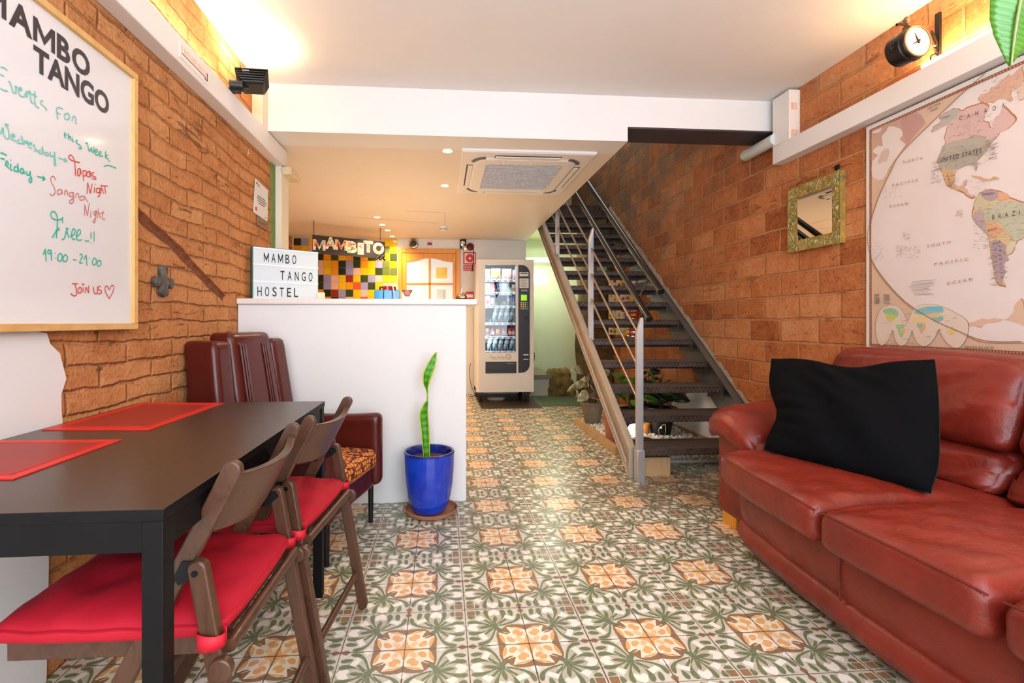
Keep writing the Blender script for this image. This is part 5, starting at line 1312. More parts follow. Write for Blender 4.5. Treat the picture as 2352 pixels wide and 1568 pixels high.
land(sa_, OC, KC, 6, TNG)
land(S("1640,385 1720,352 1888,358 1985,405 2050,440 2032,520 1955,585 1890,612 1850,640 1822,632 1762,545 1720,500 1660,498 1622,488 1612,440"), OC, KC, 8, GRE, False)
land(S("1668,642 1720,632 1780,692 1775,750 1785,775 1755,800 1760,860 1745,920 1742,955 1715,925 1692,850 1674,760"), OC, KC, 8, PUR, False)
land(S("1528,460 1580,420 1608,440 1618,490 1632,575 1600,560 1560,515"), OC, KC, 8, (196, 172, 172), False)
land(S("1640,500 1700,512 1748,560 1700,602 1655,602"), OC, KC, 9, ORA, False); land(S("1595,285 1640,270 1710,280 1700,330 1665,350 1612,330"), OC, KC, 9, PUR, False); land(S("1712,280 1780,305 1798,322 1740,345 1710,330"), OC, KC, 9, ORA, False)
land(S("1555,335 1592,290 1612,335 1640,350 1640,400 1590,415 1540,400"), OC, KC, 9, (210, 198, 160), False)
land(S("1770,690 1815,640 1845,650 1815,715 1785,735"), OC, KC, 9, (222, 210, 176), False)
# antarctic fringe
land(S("1500,1240 1640,1195 1780,1190 1870,1060 1900,1100 1900,1240 1760,1215 1640,1225 1560,1260"), OC, KC, 6, (228, 192, 164), amp=.008)
for P_, c_ in (([(1.06, 1.66), (.98, 1.70), (.86, 1.68), (.80, 1.62), (.74, 1.50), (.80, 1.48), (.86, 1.36), (.90, 1.22), (.95, 1.20), (.99, 1.34), (1.01, 1.46), (1.12, 1.47), (1.16, 1.56)], TNG),
               ([(1.05, 1.74), (1.03, 1.82), (.96, 1.90), (.86, 1.98), (.72, 2.0), (.70, 1.78), (.80, 1.74), (.92, 1.76)], CAN), ([(1.30, 2.02), (1.22, 2.04), (1.16, 1.98), (1.20, 1.90), (1.26, 1.88)], (236, 226, 214))):
    mpoly(rnd(P_, 3, .004), 6, EDG); c0 = sum(a for a, b in P_) / len(P_); c1 = sum(b for a, b in P_) / len(P_); mpoly(rnd([(c0 + (a - c0) * .97, c1 + (b - c1) * .97) for a, b in P_], 3, .004), 7, c_)
# thematic inset with four lobes
lob = S("840,1180 870,1120 930,1100 980,1105 1020,1140 1060,1220 1090,1150 1130,1105 1200,1090 1300,1105 1400,1150 1470,1190 1502,1240 1490,1330 1450,1395 1400,1408 1350,1375 1310,1320 1286,1272 1255,1340 1210,1385 1170,1398 1130,1370 1105,1320 1093,1278 1070,1340 1040,1385 1000,1390 970,1350 952,1275 930,1330 900,1375 865,1388 840,1350 826,1270")
P_ = rnd(pxp(lob, OC, KC), 3); mpoly(P_, 8, (150, 120, 100)); cy_ = sum(p[0] for p in P_) / len(P_); cz = sum(p[1] for p in P_) / len(P_)
mpoly([(cy_ + (a - cy_) * .992, cz + (b - cz) * .990) for a, b in P_], 9, (236, 214, 194))
for t_, c_ in (("880,1140 940,1120 990,1140 985,1180 950,1190 920,1170", (150, 206, 160)), ("905,1160 950,1165 980,1180 940,1215 915,1200", (206, 210, 110)), ("975,1245 1020,1240 1040,1275 1020,1330 1005,1320 990,1275", (160, 206, 150)), ("1010,1265 1040,1275 1022,1310", (228, 196, 120)),
              ("1090,1200 1130,1180 1190,1185 1210,1215 1150,1225 1100,1220", (240, 212, 150)), ("1140,1235 1180,1230 1190,1260 1160,1305 1145,1270", (226, 184, 130)), ("1130,1235 1165,1235 1160,1255 1135,1255", (140, 200, 180)), ("1110,1150 1170,1115 1300,1110 1315,1150 1240,1160 1150,1165", (150, 200, 190)), ("1190,1155 1260,1150 1300,1165 1280,1190 1220,1180", (236, 196, 140)), ("1240,1185 1300,1175 1320,1200 1280,1220 1250,1210", (140, 200, 180)), ("1350,1280 1390,1270 1410,1290 1390,1312 1355,1305", (238, 206, 130)), ("1200,1115 1290,1108 1310,1140 1220,1140", (124, 196, 206))):
    land(S(t_), OC, KC, 10, c_, False, .0015)
# coast hatching: fine name lines around the coasts
rr = random.Random(13)
def hatch(n, org, k, box, rgb, ln_=(20, 60), lay=12, wd=.0011):
    for _ in range(n):
        u, v = rr.uniform(box[0], box[2]), rr.uniform(box[1], box[3]); q = atX(org[0] + u / k, org[1] + v / k, XM); L = rr.uniform(*ln_) * .00024; wd_ = wd * .62; rg_ = tuple(int(c_ * .7 + 66) for c_ in rgb)
        mpoly([(q.y, q.z), (q.y - L, q.z + rr.uniform(-.002, .002)), (q.y - L, q.z + wd_), (q.y, q.z + wd_)], lay, rg_)
BR = (176, 132, 112)
hatch(170, OA, KA, (850, 900, 1330, 1130), (120, 106, 98)); hatch(120, OA, KA, (930, 560, 1400, 820), (156, 124, 116)); hatch(40, OA, KA, (900, 1190, 1000, 1360), (120, 92, 76))
hatch(60, OA, KA, (740, 1060, 830, 1300), (140, 110, 90), (40, 90)); hatch(60, OA, KA, (1300, 850, 1420, 1060), (140, 110, 90), (40, 90)); hatch(90, OA, KA, (1250, 150, 1700, 440), (184, 126, 98), (20, 70))
hatch(70, OC, KC, (1530, 400, 1640, 700), (130, 104, 92), (20, 60)); hatch(60, OC, KC, (1640, 640, 1690, 960), (140, 110, 90), (40, 90)); hatch(60, OC, KC, (1670, 650, 1770, 950), (110, 90, 100)); hatch(120, OC, KC, (1620, 360, 1888, 640), (134, 124, 104))
hatch(60, OC, KC, (890, 240, 1010, 330), (196, 150, 130), (15, 40)); hatch(110, OC, KC, (960, 670, 1140, 760), (200, 140, 116), (20, 60)); hatch(60, OC, KC, (800, 640, 880, 790), (196, 150, 110), (15, 50)); hatch(30, OC, KC, (1020, 580, 1080, 640), (196, 140, 110)); hatch(24, OC, KC, (1400, 420, 1450, 470), (200, 130, 80)); hatch(50, OC, KC, (1400, 190, 1700, 300), (200, 140, 100), (20, 60))
for k in range(11):
    v = 930 + k * 9.5; hatch(2, OC, KC, (1060 + 8 * abs(k - 4), v, 1110, v + 1), (150, 120, 108), (330, 520), wd=.0013)
for k in range(13): hatch(2, OC, KC, (818, 1022 + k * 5.6, 822, 1023 + k * 5.6), (90, 74, 64), (90, 150), wd=.0018); hatch(2, OC, KC, (886, 1022 + k * 5.6, 890, 1023 + k * 5.6), (90, 74, 64), (100, 150), wd=.0018)
for k in range(16): hatch(2, OC, KC, (850, 1130 + k * 16, 1400, 1134 + k * 16), (130, 104, 92), (50, 140), wd=.0013)
def mapmat():
    t = NT('printed_map'); at = t.n('ShaderNodeAttribute', attribute_name='inlay'); co = t.coord()
    t.base(t.mix(1.0, at.outputs['Color'], t.ramp(t.noise(co, 3, 3, .5).outputs['Fac'], [(.3, (.95, .93, .92)), (.6, (1, 1, 1))]), 'MULTIPLY'))
    t.b.inputs['Roughness'].default_value = .38; t.bump(t.noise(co, 5, 3, .5).outputs['Fac'], .25, .01); return t.m
off = Vector(mp_.location)
mo_ = colour_mesh('printed_map', np.concatenate(MV) - np.array(off), np.array(MC), np.array(MCOL), mapmat()); mo_.parent = mp_
mt = MB(); mt2 = MB(); onm = lambda a, b: (XM - .0125, -a, b)
MINK, MRED = mat('map_black_ink', (60, 50, 48), .5, var=0), mat('map_red_ink', (170, 112, 98), .5, var=0)
def mtxt(s, org, k, p0, p1, h, which, sp=1.0):
    mb = MB()
    a, b = pxp([p0], org, k)[0], pxp([p1], org, k)[0]; y0, y1 = -a[0], -b[0]; slope = (b[1] - a[1]) / (y1 - y0)
    add_text(mb, s, lambda x, z: onm(x, z + slope * (x - y0)), y0, a[1], h, width=y1 - y0, spacing=sp)
    mb.build('lettering', MRED if which is mt2 else MINK, mp_, smooth=False)
mtxt('UNITED STATES', OA, KA, (850, 1075), (1295, 975), .020, mt, 1.25); mtxt('CANADA', OA, KA, (1058, 630), (1545, 490), .018, mt, 3.2); mtxt('BRAZIL', OC, KC, (1680, 485), (1930, 440), .020, mt, 2.6)
mtxt('ALASKA', OA, KA, (870, 615), (960, 590), .008, mt); mtxt('VENEZUELA', OC, KC, (1605, 312), (1695, 298), .008, mt); mtxt('BOLIVIA', OC, KC, (1650, 570), (1715, 552), .008, mt)
for s_, o_, k_, a_, b_ in (('NORTH', OA, KA, (460, 1085), (665, 1045)), ('PACIFIC', OA, KA, (345, 1330), (620, 1275)), ('OCEAN', OA, KA, (310, 1555), (510, 1525)), ('SOUTH', OC, KC, (1210, 685), (1375, 655)), ('PACIFIC', OC, KC, (1262, 815), (1505, 778)), ('OCEAN', OC, KC, (1350, 955), (1535, 922))): mtxt(s_, o_, k_, a_, b_, .013, mt2, 1.9)
mtxt('VEGETATION AND LAND USE', OC, KC, (1475, 1412), (1690, 1418), .011, mt); mtxt('NORTH POLAR', OA, KA, (720, 520), (862, 455), .009, mt); mtxt('REGION', OA, KA, (752, 540), (828, 508), .009, mt)
mt = MB()
for k, ch_ in enumerate('ARGENTINA'): q = pxp([(1726 + 2 * k, 650 + k * 32)], OC, KC)[0]; add_text(mt, ch_, onm, -q[0], q[1], .008)
mt.build('lettering', MINK, mp_, smooth=False); mt = MB()
for k, ch_ in enumerate('MEXICO'): q = pxp([(925 + 6 * k, 1230 + k * 20)], OA, KA)[0]; add_text(mt, ch_, onm, -q[0], q[1], .007)
mt.build('lettering', MINK, mp_, smooth=False)

cr_ = MB()
def strokes(pts, w_): 
    P = smooth_path(pts, 6); 
    ribbon(cr_, [(q.x, q.y) for q in P], w_, lambda a, b: (XM - .0115, a, b))
strokes(arcp[::3], .003)
cr_.build('border_line', mat('map_brown_line', (150, 104, 78), .5, var=0), mp_, smooth=False)

# ================================================================ double-sided station clock
ck = thing('station_clock', 'round black double-faced station clock on a scrolled wall bracket', 'clock', (XR, 2.05, 2.26))
ax = Vector((.06, -1, 0)).normalized()
fc = atY(2108, 95, 1.74); Xc = 1.995
a_ = (2107 - CX) / FPX; Yc_ = Xc * (_c - a_ * _s) / (a_ * _c + _s); zc_ = _s * Xc + _c * Yc_; Zc_ = EYE + (740 - 95) / FPX * zc_
face_c = Vector((Xc, Yc_, Zc_)); rad = 36 / FPX * zc_; dep = .088
back_c = face_c - ax * dep
IRON = mat('clock_black', (34, 27, 24), .35, var=.1, metal=.3)
MB().lathe([(rad * .93, 0), (rad * 1.0, .004), (rad * 1.0, .05), (rad * 1.05, .053), (rad * 1.05, .066), (rad * 1.0, .069), (rad * 1.0, dep - .004), (rad * .93, dep)], back_c, 48, axis=ax).build('case', IRON, ck, angle=30)
bz = MB(); bz.tube([face_c + ax * .002 + frame_of(ax)[0] * (rad * .95 * math.cos(t)) + frame_of(ax)[1] * (rad * .95 * math.sin(t)) for t in np.linspace(0, 2 * math.pi, 41)[:-1]], rad * .055, 8, closed=True); bz.build('bezel', mat('brass_bezel', (176, 132, 88), .3, metal=.8), ck)
fx_, fy_, _n = frame_of(ax)
# make the dial upright
upv = Vector((0, 0, 1)); fy_ = (upv - ax * upv.dot(ax)).normalized(); fx_ = fy_.cross(ax)
ond = lambda a, b, d=.0065: face_c + ax * (d - .004) + fx_ * a + fy_ * b
dl = MB(); dl.add([ond(rad * .93 * math.cos(t), rad * .93 * math.sin(t), .0055) for t in np.linspace(0, 2 * math.pi, 49)[:-1]], [tuple(range(48))]); dl.build('dial', mat('cream_dial', (250, 240, 222), .35, var=0), ck, smooth=False)
nu = MB()
for k in range(12):
    a = math.pi / 2 - 2 * math.pi * k / 12; c_, s_ = math.cos(a), math.sin(a)
    nu.add([ond(rad * r_ * c_ + w_ * -s_, rad * r_ * s_ + w_ * c_) for r_, w_ in ((.72, -.0025), (.72, .0025), (.86, .0025), (.86, -.0025))], [(0, 1, 2, 3)])
nu.build('hour_mark', mat('pale_grey_ink', (216, 200, 180), .5, var=0), ck, smooth=False)
for a, L, w_ in ((R(118), .55, .0045), (R(212), .62, .004)):
    hn = MB(); d = Vector((math.cos(a), math.sin(a))); n_ = Vector((-d.y, d.x))
    P = [-d * .010 + n_ * w_, d * rad * L, -d * .010 - n_ * w_]; hn.add([ond(p.x, p.y, .0085) for p in P], [(0, 1, 2)]); hn.build('hand', IRON, ck, solid=.002)
bk = MB(); yp = 2.02; p0, p1 = atX(2155, 30, XR - .006), atX(2155, 130, XR - .006); yp = p0.y
MB().box((XR - .012, yp - .012, p1.z), (XR - .001, yp + .012, p0.z)).build('wall_plate', IRON, ck, bevel=.002)
topc = (face_c + back_c) / 2 + Vector((0, 0, rad * 1.0))
knob_z = topc.z + .055
arm_z = topc.z + .028
bk.tube([(XR - .01, yp, arm_z - .035), (2.16, (yp + topc.y) / 2 + .02, arm_z - .004), (topc.x, topc.y, arm_z), (topc.x - .045, topc.y - .01, arm_z - .001), (topc.x - .062, topc.y - .015, arm_z - .010)], .0042, 8, flat=1.6)
bk.tube(smooth_path([(XR - .01, yp, p1.z + .03), (2.262, yp, p1.z + .075), (2.24, yp, p1.z + .115), (2.19, (yp + topc.y) / 2, arm_z - .045), (topc.x + .03, topc.y, arm_z - .006)], 6), .0048, 8)
ring = [Vector((2.252 + .016 * math.cos(t), yp, arm_z - .065 + .018 * math.sin(t))) for t in np.linspace(0, 2 * math.pi, 17)[:-1]]; bk.tube(ring, .0034, 6, closed=True)
bk.cyl((topc.x, topc.y, topc.z - .008), (topc.x, topc.y, arm_z), .004, n=10)
for s_ in (-1, 1): bk.tube([(topc.x + s_ * .020, topc.y, topc.z - .006), (topc.x + s_ * .011, topc.y, topc.z + .012), (topc.x, topc.y, arm_z - .004)], .004, 8, flat=1.8)
bk.build('bracket', IRON, ck)
MB().lathe([(.005, 0), (.010, .003), (.005, .007), (.008, .012), (.0135, .020), (.0135, .027), (.008, .036), (0, .039)], (topc.x, topc.y, arm_z), 20).build('finial', mat('bronze_finial', (150, 112, 78), .35, metal=.5), ck)
sc_ = MB(); e0 = back_c + ax * .045 - fx_ * (rad * 1.05)
for k in range(2): sc_.tube([e0 + Vector((0, 0, .010 * (k * 2 - 1))) + fx_ * (-.006 + .007 * math.cos(t)) + fy_ * (.008 * math.sin(t)) for t in np.linspace(0, 2 * math.pi, 13)[:-1]], .0024, 6, closed=True)
sc_.build('scroll', IRON, ck)
# light strip lying on the duct
sp_ = MB(); sp_.cyl((2.243, .25, 2.238), (2.243, 2.12, 2.238), .012, n=10); [sp_.box((2.235, y_, 2.214), (2.251, y_ + .03, 2.232)) for y_ in (.4, 1.1, 1.9)]
tag(sp_.build('light_strip', mat('warm_tube', (255, 226, 160), .3, var=0, emit=14, emit_rgb=(255, 205, 120))), 'glowing warm light strip lying along the top of the white duct beside the clock', 'light')
light('strip_glow', 'AREA', (2.243, 1.2, 2.256), 18, (1.0, .70, .34), .04, 1.9, aim=(2.243, 1.2, 3))
el = MB(); el.lathe([(0, 0), (.034, .004), (.040, .02), (.040, .34), (0, .342)], (2.212, 3.43, 2.262), 24, axis=(0, -1, .0))
tag(el.build('wall_light_tube', mat('opal_plastic', (216, 224, 222), .35, var=.02)), 'short white tubular wall light under the dark soffit above the stairs', 'lamp')
vs_ = MB(); vs_.box((2.2025, 2.957, 2.22), (2.2048, 3.06, 2.50)); 
st2 = MB(); st2.box((2.212, 2.9525, 2.215), (2.262, 2.9548, 2.51)); o = st2.build('sticker', mat('cream_label', (250, 240, 224), .5, var=0)); tag(o, 'cream sticker with red stripes on the upright duct end by the beam', 'sticker')
s3 = MB()
for z0 in (2.23, 2.40):
    for k in range(5): s3.box((2.216 + k * .009, 2.9518, z0), (2.220 + k * .009, 2.9526, z0 + .045))
s3.build('print', mat('salmon_stripe', (240, 160, 130), .5, var=0), o)

# ================================================================ sofa
LEA = leather('red_brown_leather', (112, 31, 19), (144, 46, 30), .36); SEAM = mat('leather_seam', (112, 30, 19), .45, var=.1)
sf = thing('sofa', 'large red-brown leather three-seat sofa with a padded arm along the brick wall', 'sofa', (1.75, 1.3, 0))
def fx(y):                                                 # front line of the seat, gently bowed
    return float(np.interp(y, [-.1, .3, .8, 1.36, 1.8, 2.06, 2.3, 2.5], [1.44, 1.36, 1.29, 1.265, 1.285, 1.315, 1.40, 1.47]))
def sofa_strip(z0, z1, dx0, dx1, y0, y1, name, rad=.02, n=24):
    """a run of upholstery following the bowed front, from z0 to z1"""
    mb = MB(); prof = []
    for k in range(9):
        t = k / 8; a = math.pi * t; prof.append((-rad * math.sin(a), t))
    def fn(u, v):
        y = y0 + (y1 - y0) * u; b = prof[0]; x = fx(y) + dx0 + (dx1 - dx0) * v - rad * math.sin(math.pi * v); return Vector((x, y, z0 + (z1 - z0) * v))
    mb.grid(n, 9, fn); k0 = len(mb.v)
    mb.add([(2.15, y0 + (y1 - y0) * i / (n - 1), z) for z in (z0, z1) for i in range(n)], [])
    for i in range(n - 1):
        mb.f.append((i, k0 + i, k0 + i + 1, i + 1)); mb.m.append(0); mb.f.append((8 * n + i, 8 * n + i + 1, k0 + n + i + 1, k0 + n + i)); mb.m.append(0)
    mb.f.append(tuple([j * n for j in range(9)] + [k0 + n, k0])); mb.m.append(0); mb.f.append(tuple([j * n + n - 1 for j in range(8, -1, -1)] + [k0 + n - 1, k0 + 2 * n - 1])); mb.m.append(0)
    return mb.build(name, LEA, sf, angle=60)
sofa_strip(.13, .335, .035, .03, -.02, 2.14, 'front_panel', .018); sofa_strip(.045, .145, .03, .03, -.05, 2.145, 'base_roll', .026)
for y in (1.49, .99): MB().tube([(fx(y) + .016, y, .14), (fx(y) + .010, y, .235), (fx(y) + .014, y, .33)], .003, 6).build('seam', SEAM, sf)
def seat(y0, y1, seed):
    yc, hy = (y0 + y1) / 2, (y1 - y0) / 2; rr = random.Random(seed)
    def wrp(p, u):
        p = Vector(p); y = yc + p.y; t = (p.x + .40) / .80
        p.x += (fx(y) - .075 - fx(yc) + .075) * (1 - t)
        e = (1 - abs(u[1]) ** 5)
        if p.z > 0: p.z += .028 * (1 - u[0] ** 2) * e + .010 * e * (1 if u[0] < .3 else 0) - .035 * max(0, u[0]) ** 2
        # creases in the hide, running back from the front seam
        if p.z > 0: p.z += .0045 * math.sin(26 * u[1] + 5 * u[0] + seed) * math.exp(-((u[0] + .55) / .45) ** 2) * (abs(u[1]) ** 1.3) + .003 * math.sin(17 * u[0] + 9 * u[1])
        p.y *= 1 - .02 * (1 - e)
        return p
    mb = MB(); mb.rbox((fx(yc) - .08 + .40, yc, .385), (.40, hy - .002, .065), .042, 30, wrp); o = mb.build('seat_cushion', LEA, sf, angle=80)
    pp2 = MB(); pts = [(fx(yc + t * hy * .93) - .078 + .012 * abs(t) ** 6, yc + t * hy * .96, .435 + .012 * (1 - abs(t) ** 5)) for t in np.linspace(-1, 1, 25)]
    pp2.tube(pts, .0028, 6); pp2.build('piping', SEAM, o)
seat(1.487, 2.16, 1); seat(.990, 1.483, 2); seat(.36, .986, 3)
def backc(y0, y1, z0, z1, xf, th, seed, name):
    yc, hy, zc, hz = (y0 + y1) / 2, (y1 - y0) / 2, (z0 + z1) / 2, (z1 - z0) / 2
    def wrp(p, u):
        p = Vector(p); e = (1 - abs(u[1]) ** 4) * (1 - abs(u[2]) ** 4)
        if p.x < 0: p.x -= .03 * e + (.006 * math.sin(7 * u[1] + 5 * u[2] + seed) + .004 * math.sin(14 * (u[1] + u[2]) + seed) * (abs(u[1]) + .2)) * e ** .5
        p.x += .10 * (u[2] + 1) * .5
        if u[2] > 0: p.z -= .025 * abs(u[1]) ** 4
        return p
    MB().rbox((xf + th / 2, yc, zc), (th / 2, hy - .001, hz), .06, 26, wrp).build(name, LEA, sf, angle=80)
for (a, b, s_) in ((1.56, 2.44, 1), (.85, 1.555, 5), (.16, .845, 9)):
    backc(a, b, .575, .925, 1.955, .20, s_, 'back_cushion'); backc(a, min(b, 2.16), .42, .60, 1.90, .20, s_ + 2, 'lumbar_cushion')
MB().rbox((2.16, 1.25, .44), (.07, 1.18, .40), .03, 10).build('back_frame', LEA, sf)
def armwarp(p, u):
    p = Vector(p); t = (u[0] + 1) / 2                              # 0 at the front end
    p.z += -.075 * (1 - t) ** 2.2 - .085 * max(0, -u[1]) ** 1.6 * (1 - .6 * t) + .02 * (1 - u[1] ** 2)
    if u[1] > .55: p.z -= .05 * (u[1] - .55)
    p.z += .003 * math.sin(12 * u[0] + 6 * u[1])
    p.x -= .045 * (1 - t) * (1 - u[1] ** 2) 
    return p
MB().rbox((1.80, 2.345, .575), (.37, .205, .07), .06, 26, armwarp).build('armrest', LEA, sf, angle=80)
ap2 = MB(); ap2.rbox((1.825, 2.33, .29), (.365, .165, .235), .02, 10); ap2.build('arm_panel', LEA, sf)
pa = MB(); P = []
for t in np.linspace(0, 1, 14): P.append((1.452 + .01 * math.sin(t * 3) - .03 * math.sin(math.pi * t), 2.515 - .36 * t, .545 - .12 * t ** 1.5 + .02 * math.sin(math.pi * t)))
pa.tube(P, .004, 6); pa.build('piping', SEAM, sf)
FOOTM = wood('honey_beech', (206, 130, 30), (236, 164, 50), .4)
for (x, y) in ((1.50, 2.40), (2.12, 2.40), (1.50, .1), (2.12, .1)): MB().box((x - .035, y - .06, 0), (x + .035, y + .06, .062)).build('foot', FOOTM, sf, bevel=.004)
# near arm, out of frame in the photograph but part of the sofa
MB().rbox((1.80, .02, .56), (.37, .16, .08), .06, 12).build('armrest', LEA, sf); MB().rbox((1.825, .0, .29), (.365, .13, .235), .02, 8).build('arm_panel', LEA, sf)
# ================================================================ black pillow
BLK = mat('black_cotton', (8, 8, 10), .9, var=.12, vscale=10, bump=.3, bscale=350, bdist=.002, spec=.12)
C4 = [Vector((1.40, 2.035, .487)), Vector((1.625, 1.49, .475)), Vector((1.845, 1.700, .905)), Vector((1.60, 2.265, .866))]
C4 = [C4[0], C4[1], C4[2], C4[3]]
nn = ((C4[1] - C4[0]).cross(C4[3] - C4[0])).normalized()
if nn.x > 0: nn = -nn
g_ = lambda x, m, w_: math.exp(-((x - m) / w_) ** 2)
def pil(sgn, th_k=1.0):
    def fn(a, b):
        s, t = 2 * a - 1, 2 * b - 1
        # corners stay out as ears; the free side and the top draw in, the lower end bulges
        s2 = s + (.17 * g_(t, -.30, .42) * (1 - a) ** 1.5 if s < 0 else 0) + .035 * (1 - t * t) * a ** 2 - .05 * a ** 6 * g_(t, -1, .25)
        t2 = t - .185 * g_(s, .15, .45) * b ** 2 - .03 * (1 - s * s) * b ** 3 - .03 * (1 - s * s) * (1 - b) ** 3
        A_, B_ = (s2 + 1) / 2, (t2 + 1) / 2
        p = C4[0] * (1 - A_) * (1 - B_) + C4[1] * A_ * (1 - B_) + C4[2] * A_ * B_ + C4[3] * (1 - A_) * B_
        th = ((1 - s * s) * (1 - t * t)) ** .42
        wr_ = .010 * math.sin(7 * s + 4 * t) * th + .010 * g_(s, -.72, .3) * g_(t, -.25, .5) * math.sin(24 * t + 4 * s) + .008 * g_(s, .1, .5) * g_(t, .6, .4) * math.sin(14 * (s + t)) + .007 * math.sin(15 * (s - .6 * t) + 1) * th * (1 - th)
        return p + nn * (sgn * (.10 * th) + wr_ * (1 - max(abs(s), abs(t)) ** 10))
    return fn
tp_ = thing('throw_pillow', 'big plain black pillow leaning in the corner of the red-brown sofa', 'pillow', tuple(C4[0]))
pm_ = MB(); pm_.grid(49, 49, pil(1)); pm_.grid(49, 49, lambda a, b: pil(-1)(1 - a, b)); pm_.build('cover', BLK, tp_, angle=80)
ed = [pil(1)(k / 40, 0) for k in range(40)] + [pil(1)(1, k / 40) for k in range(40)] + [pil(1)(1 - k / 40, 1) for k in range(40)] + [pil(1)(0, 1 - k / 40) for k in range(40)]
MB().tube(ed, .0018, 6, closed=True).build('edge_seam', mat('black_seam', (14, 14, 16), .8, var=0), tp_)
# ================================================================ hanging plant leaf near the camera
bp = thing('banana_plant', 'tall plant with a broad glossy green ribbed leaf hanging down near the map', 'plant', (1.95, -.35, 0))
BLG = NT('banana_leaf')
def _bl(t):
    co = t.coord(); sp = t.n('ShaderNodeSeparateXYZ'); t.l(co, sp.inputs[0])
    v = t.math('SINE', t.math('ADD', t.math('MULTIPLY', sp.outputs['Z'], 520), t.math('MULTIPLY', sp.outputs['X'], 260)))
    t.base(t.ramp(t.math('ADD', t.math('MULTIPLY', v, .10), t.math('MULTIPLY', t.noise(co, 5, 3, .5).outputs['Fac'], .9)), [(.2, lin((58, 112, 26))), (.75, lin((92, 150, 46)))]))
    t.b.inputs['Roughness'].default_value = .3; t.b.inputs['Subsurface Weight'].default_value = 0.0; t.bump(v, .15, .003); return t.m
BLM = _bl(BLG)
lb0, lb1 = Vector((1.36, .98, 1.92)), None
tipc = atY(2318, 152, 1.02); midc = atY(2322, 70, 1.02); topc2 = atY(2338, -60, 1.0)
dirn = (topc2 - tipc); Lf = .42
cm = []
for k in range(13):
    t = k / 12; cm.append(tipc + dirn.normalized() * (Lf * t) + Vector((0, -.06 * t * t, 0)))
bm2 = MB(); vs = []
sd = Vector((1, -.25, 0)).normalized()
for k, p in enumerate(cm):
    t = (k / 12) ** 1.9; rd_ = math.sqrt(max(.0004, 1 - (1 - min(1, t / .17)) ** 2)); wl2 = .048 * rd_ * (1 - .25 * t * t); wr2 = .095 * rd_ * (1 - .3 * t * t)
    for s in (-1, -.66, -.33, 0, .33, .66, 1):
        w_ = wl2 if s < 0 else wr2; vs.append(p + sd * (w_ * s) + Vector((0, .012 * abs(s) * rd_ + .003 * math.sin(30 * t), .006 * abs(s) * rd_)))
bm2.add(vs, [(7 * i + j, 7 * i + j + 1, 7 * i + j + 8, 7 * i + j + 7) for i in range(12) for j in range(6)])
bm2.build('leaf', BLM, bp, solid=.0015, angle=80)
mbv = MB(); mbv.tube([p + Vector((0, -.004, 0)) for p in cm], [.002 + .003 * k / 12 for k in range(13)], 8); mbv.build('midrib', mat('leaf_midrib', (150, 150, 96), .4), bp)
pet = MB(); e = cm[-1]; pet.tube(smooth_path([tuple(e), tuple(e + Vector((.08, -.12, .10))), (1.72, .40, 2.33), (1.88, -.05, 2.05), (1.93, -.28, 1.2), (1.95, -.35, .30)], 6), [.006] * 12 + [.014] * 18 + [.02], 10) if False else pet.tube(smooth_path([tuple(e), tuple(e + Vector((.08, -.12, .10))), (1.72, .40, 2.33), (1.88, -.05, 2.05), (1.93, -.28, 1.2), (1.95, -.35, .30)], 6), .011, 10)
pet.build('stem', mat('leaf_stalk', (96, 130, 52), .4), bp)
MB().lathe([(0, 0), (.12, 0), (.16, .30), (.165, .32), (.15, .32), (.145, .28), (0, .28)], (1.95, -.35, 0), 32).build('pot', TERR, bp)
# ================================================================ ceiling cassette air conditioner
ACW = mat('ac_white_plastic', (238, 232, 228), .4, var=.01)
ac_ = thing('air_conditioner', 'white square ceiling cassette air conditioner with a pale grey grille', 'air conditioner', (.72, 3.85, ZL))
ca = [atZ(1060, 338, ZL), atZ(1372, 350, ZL), atZ(1305, 436, ZL), atZ(1050, 420, ZL)]
acx0, acx1, acy0, acy1 = ca[0].x, ca[1].x, (ca[0].y + ca[1].y) / 2, ca[2].y + .12
ccx, ccy, hx_, hy_ = (acx0 + acx1) / 2, (acy0 + acy1) / 2, (acx1 - acx0) / 2, (acy1 - acy0) / 2
pn_ = MB()
def rrect(hx, hy, r, n=6):
    out = []
    for (sx_, sy_, a0_) in ((1, 1, 0), (-1, 1, 90), (-1, -1, 180), (1, -1, 270)):
        for k in range(n + 1):
            a = R(a0_ + 90 * k / n); out.append((sx_ * (hx - r) + r * math.cos(a), sy_ * (hy - r) + r * math.sin(a)))
    return out
def ringz(mb, o, i, z0, z1, mi=0):
    n = len(o); vs = [(ccx + a, ccy + b, z0) for a, b in o] + [(ccx + a, ccy + b, z1) for a, b in i]
    mb.add(vs, [(k, (k + 1) % n, n + (k + 1) % n, n + k) for k in range(n)], mi)
o1, o2, o3, o4, o5 = rrect(hx_, hy_, .012), rrect(hx_ - .012, hy_ - .012, .012), rrect(hx_ * .80, hy_ * .80, .10), rrect(hx_ * .76, hy_ * .76, .09), rrect(hx_ * .60, hy_ * .60, .03)
ringz(pn_, o1, o1, ZL, ZL - .014); ringz(pn_, o1, o2, ZL - .014, ZL - .022); ringz(pn_, o2, o3, ZL - .022, ZL - .024); ringz(pn_, o3, o4, ZL - .024, ZL - .034); ringz(pn_, o4, o5, ZL - .034, ZL - .036); ringz(pn_, o5, o5, ZL - .036, ZL - .028)
pn_.build('panel', ACW, ac_, angle=25)
gr = MB(); gr.add([(ccx + a, ccy + b, ZL - .030) for a, b in rrect(hx_ * .60, hy_ * .60, .03)][::-1], [tuple(range(28))])
for k in range(22): y = ccy - hy_ * .57 + k * hy_ * 1.14 / 21; gr.box((ccx - hx_ * .58, y - .003, ZL - .035), (ccx + hx_ * .58, y + .003, ZL - .030), 1)
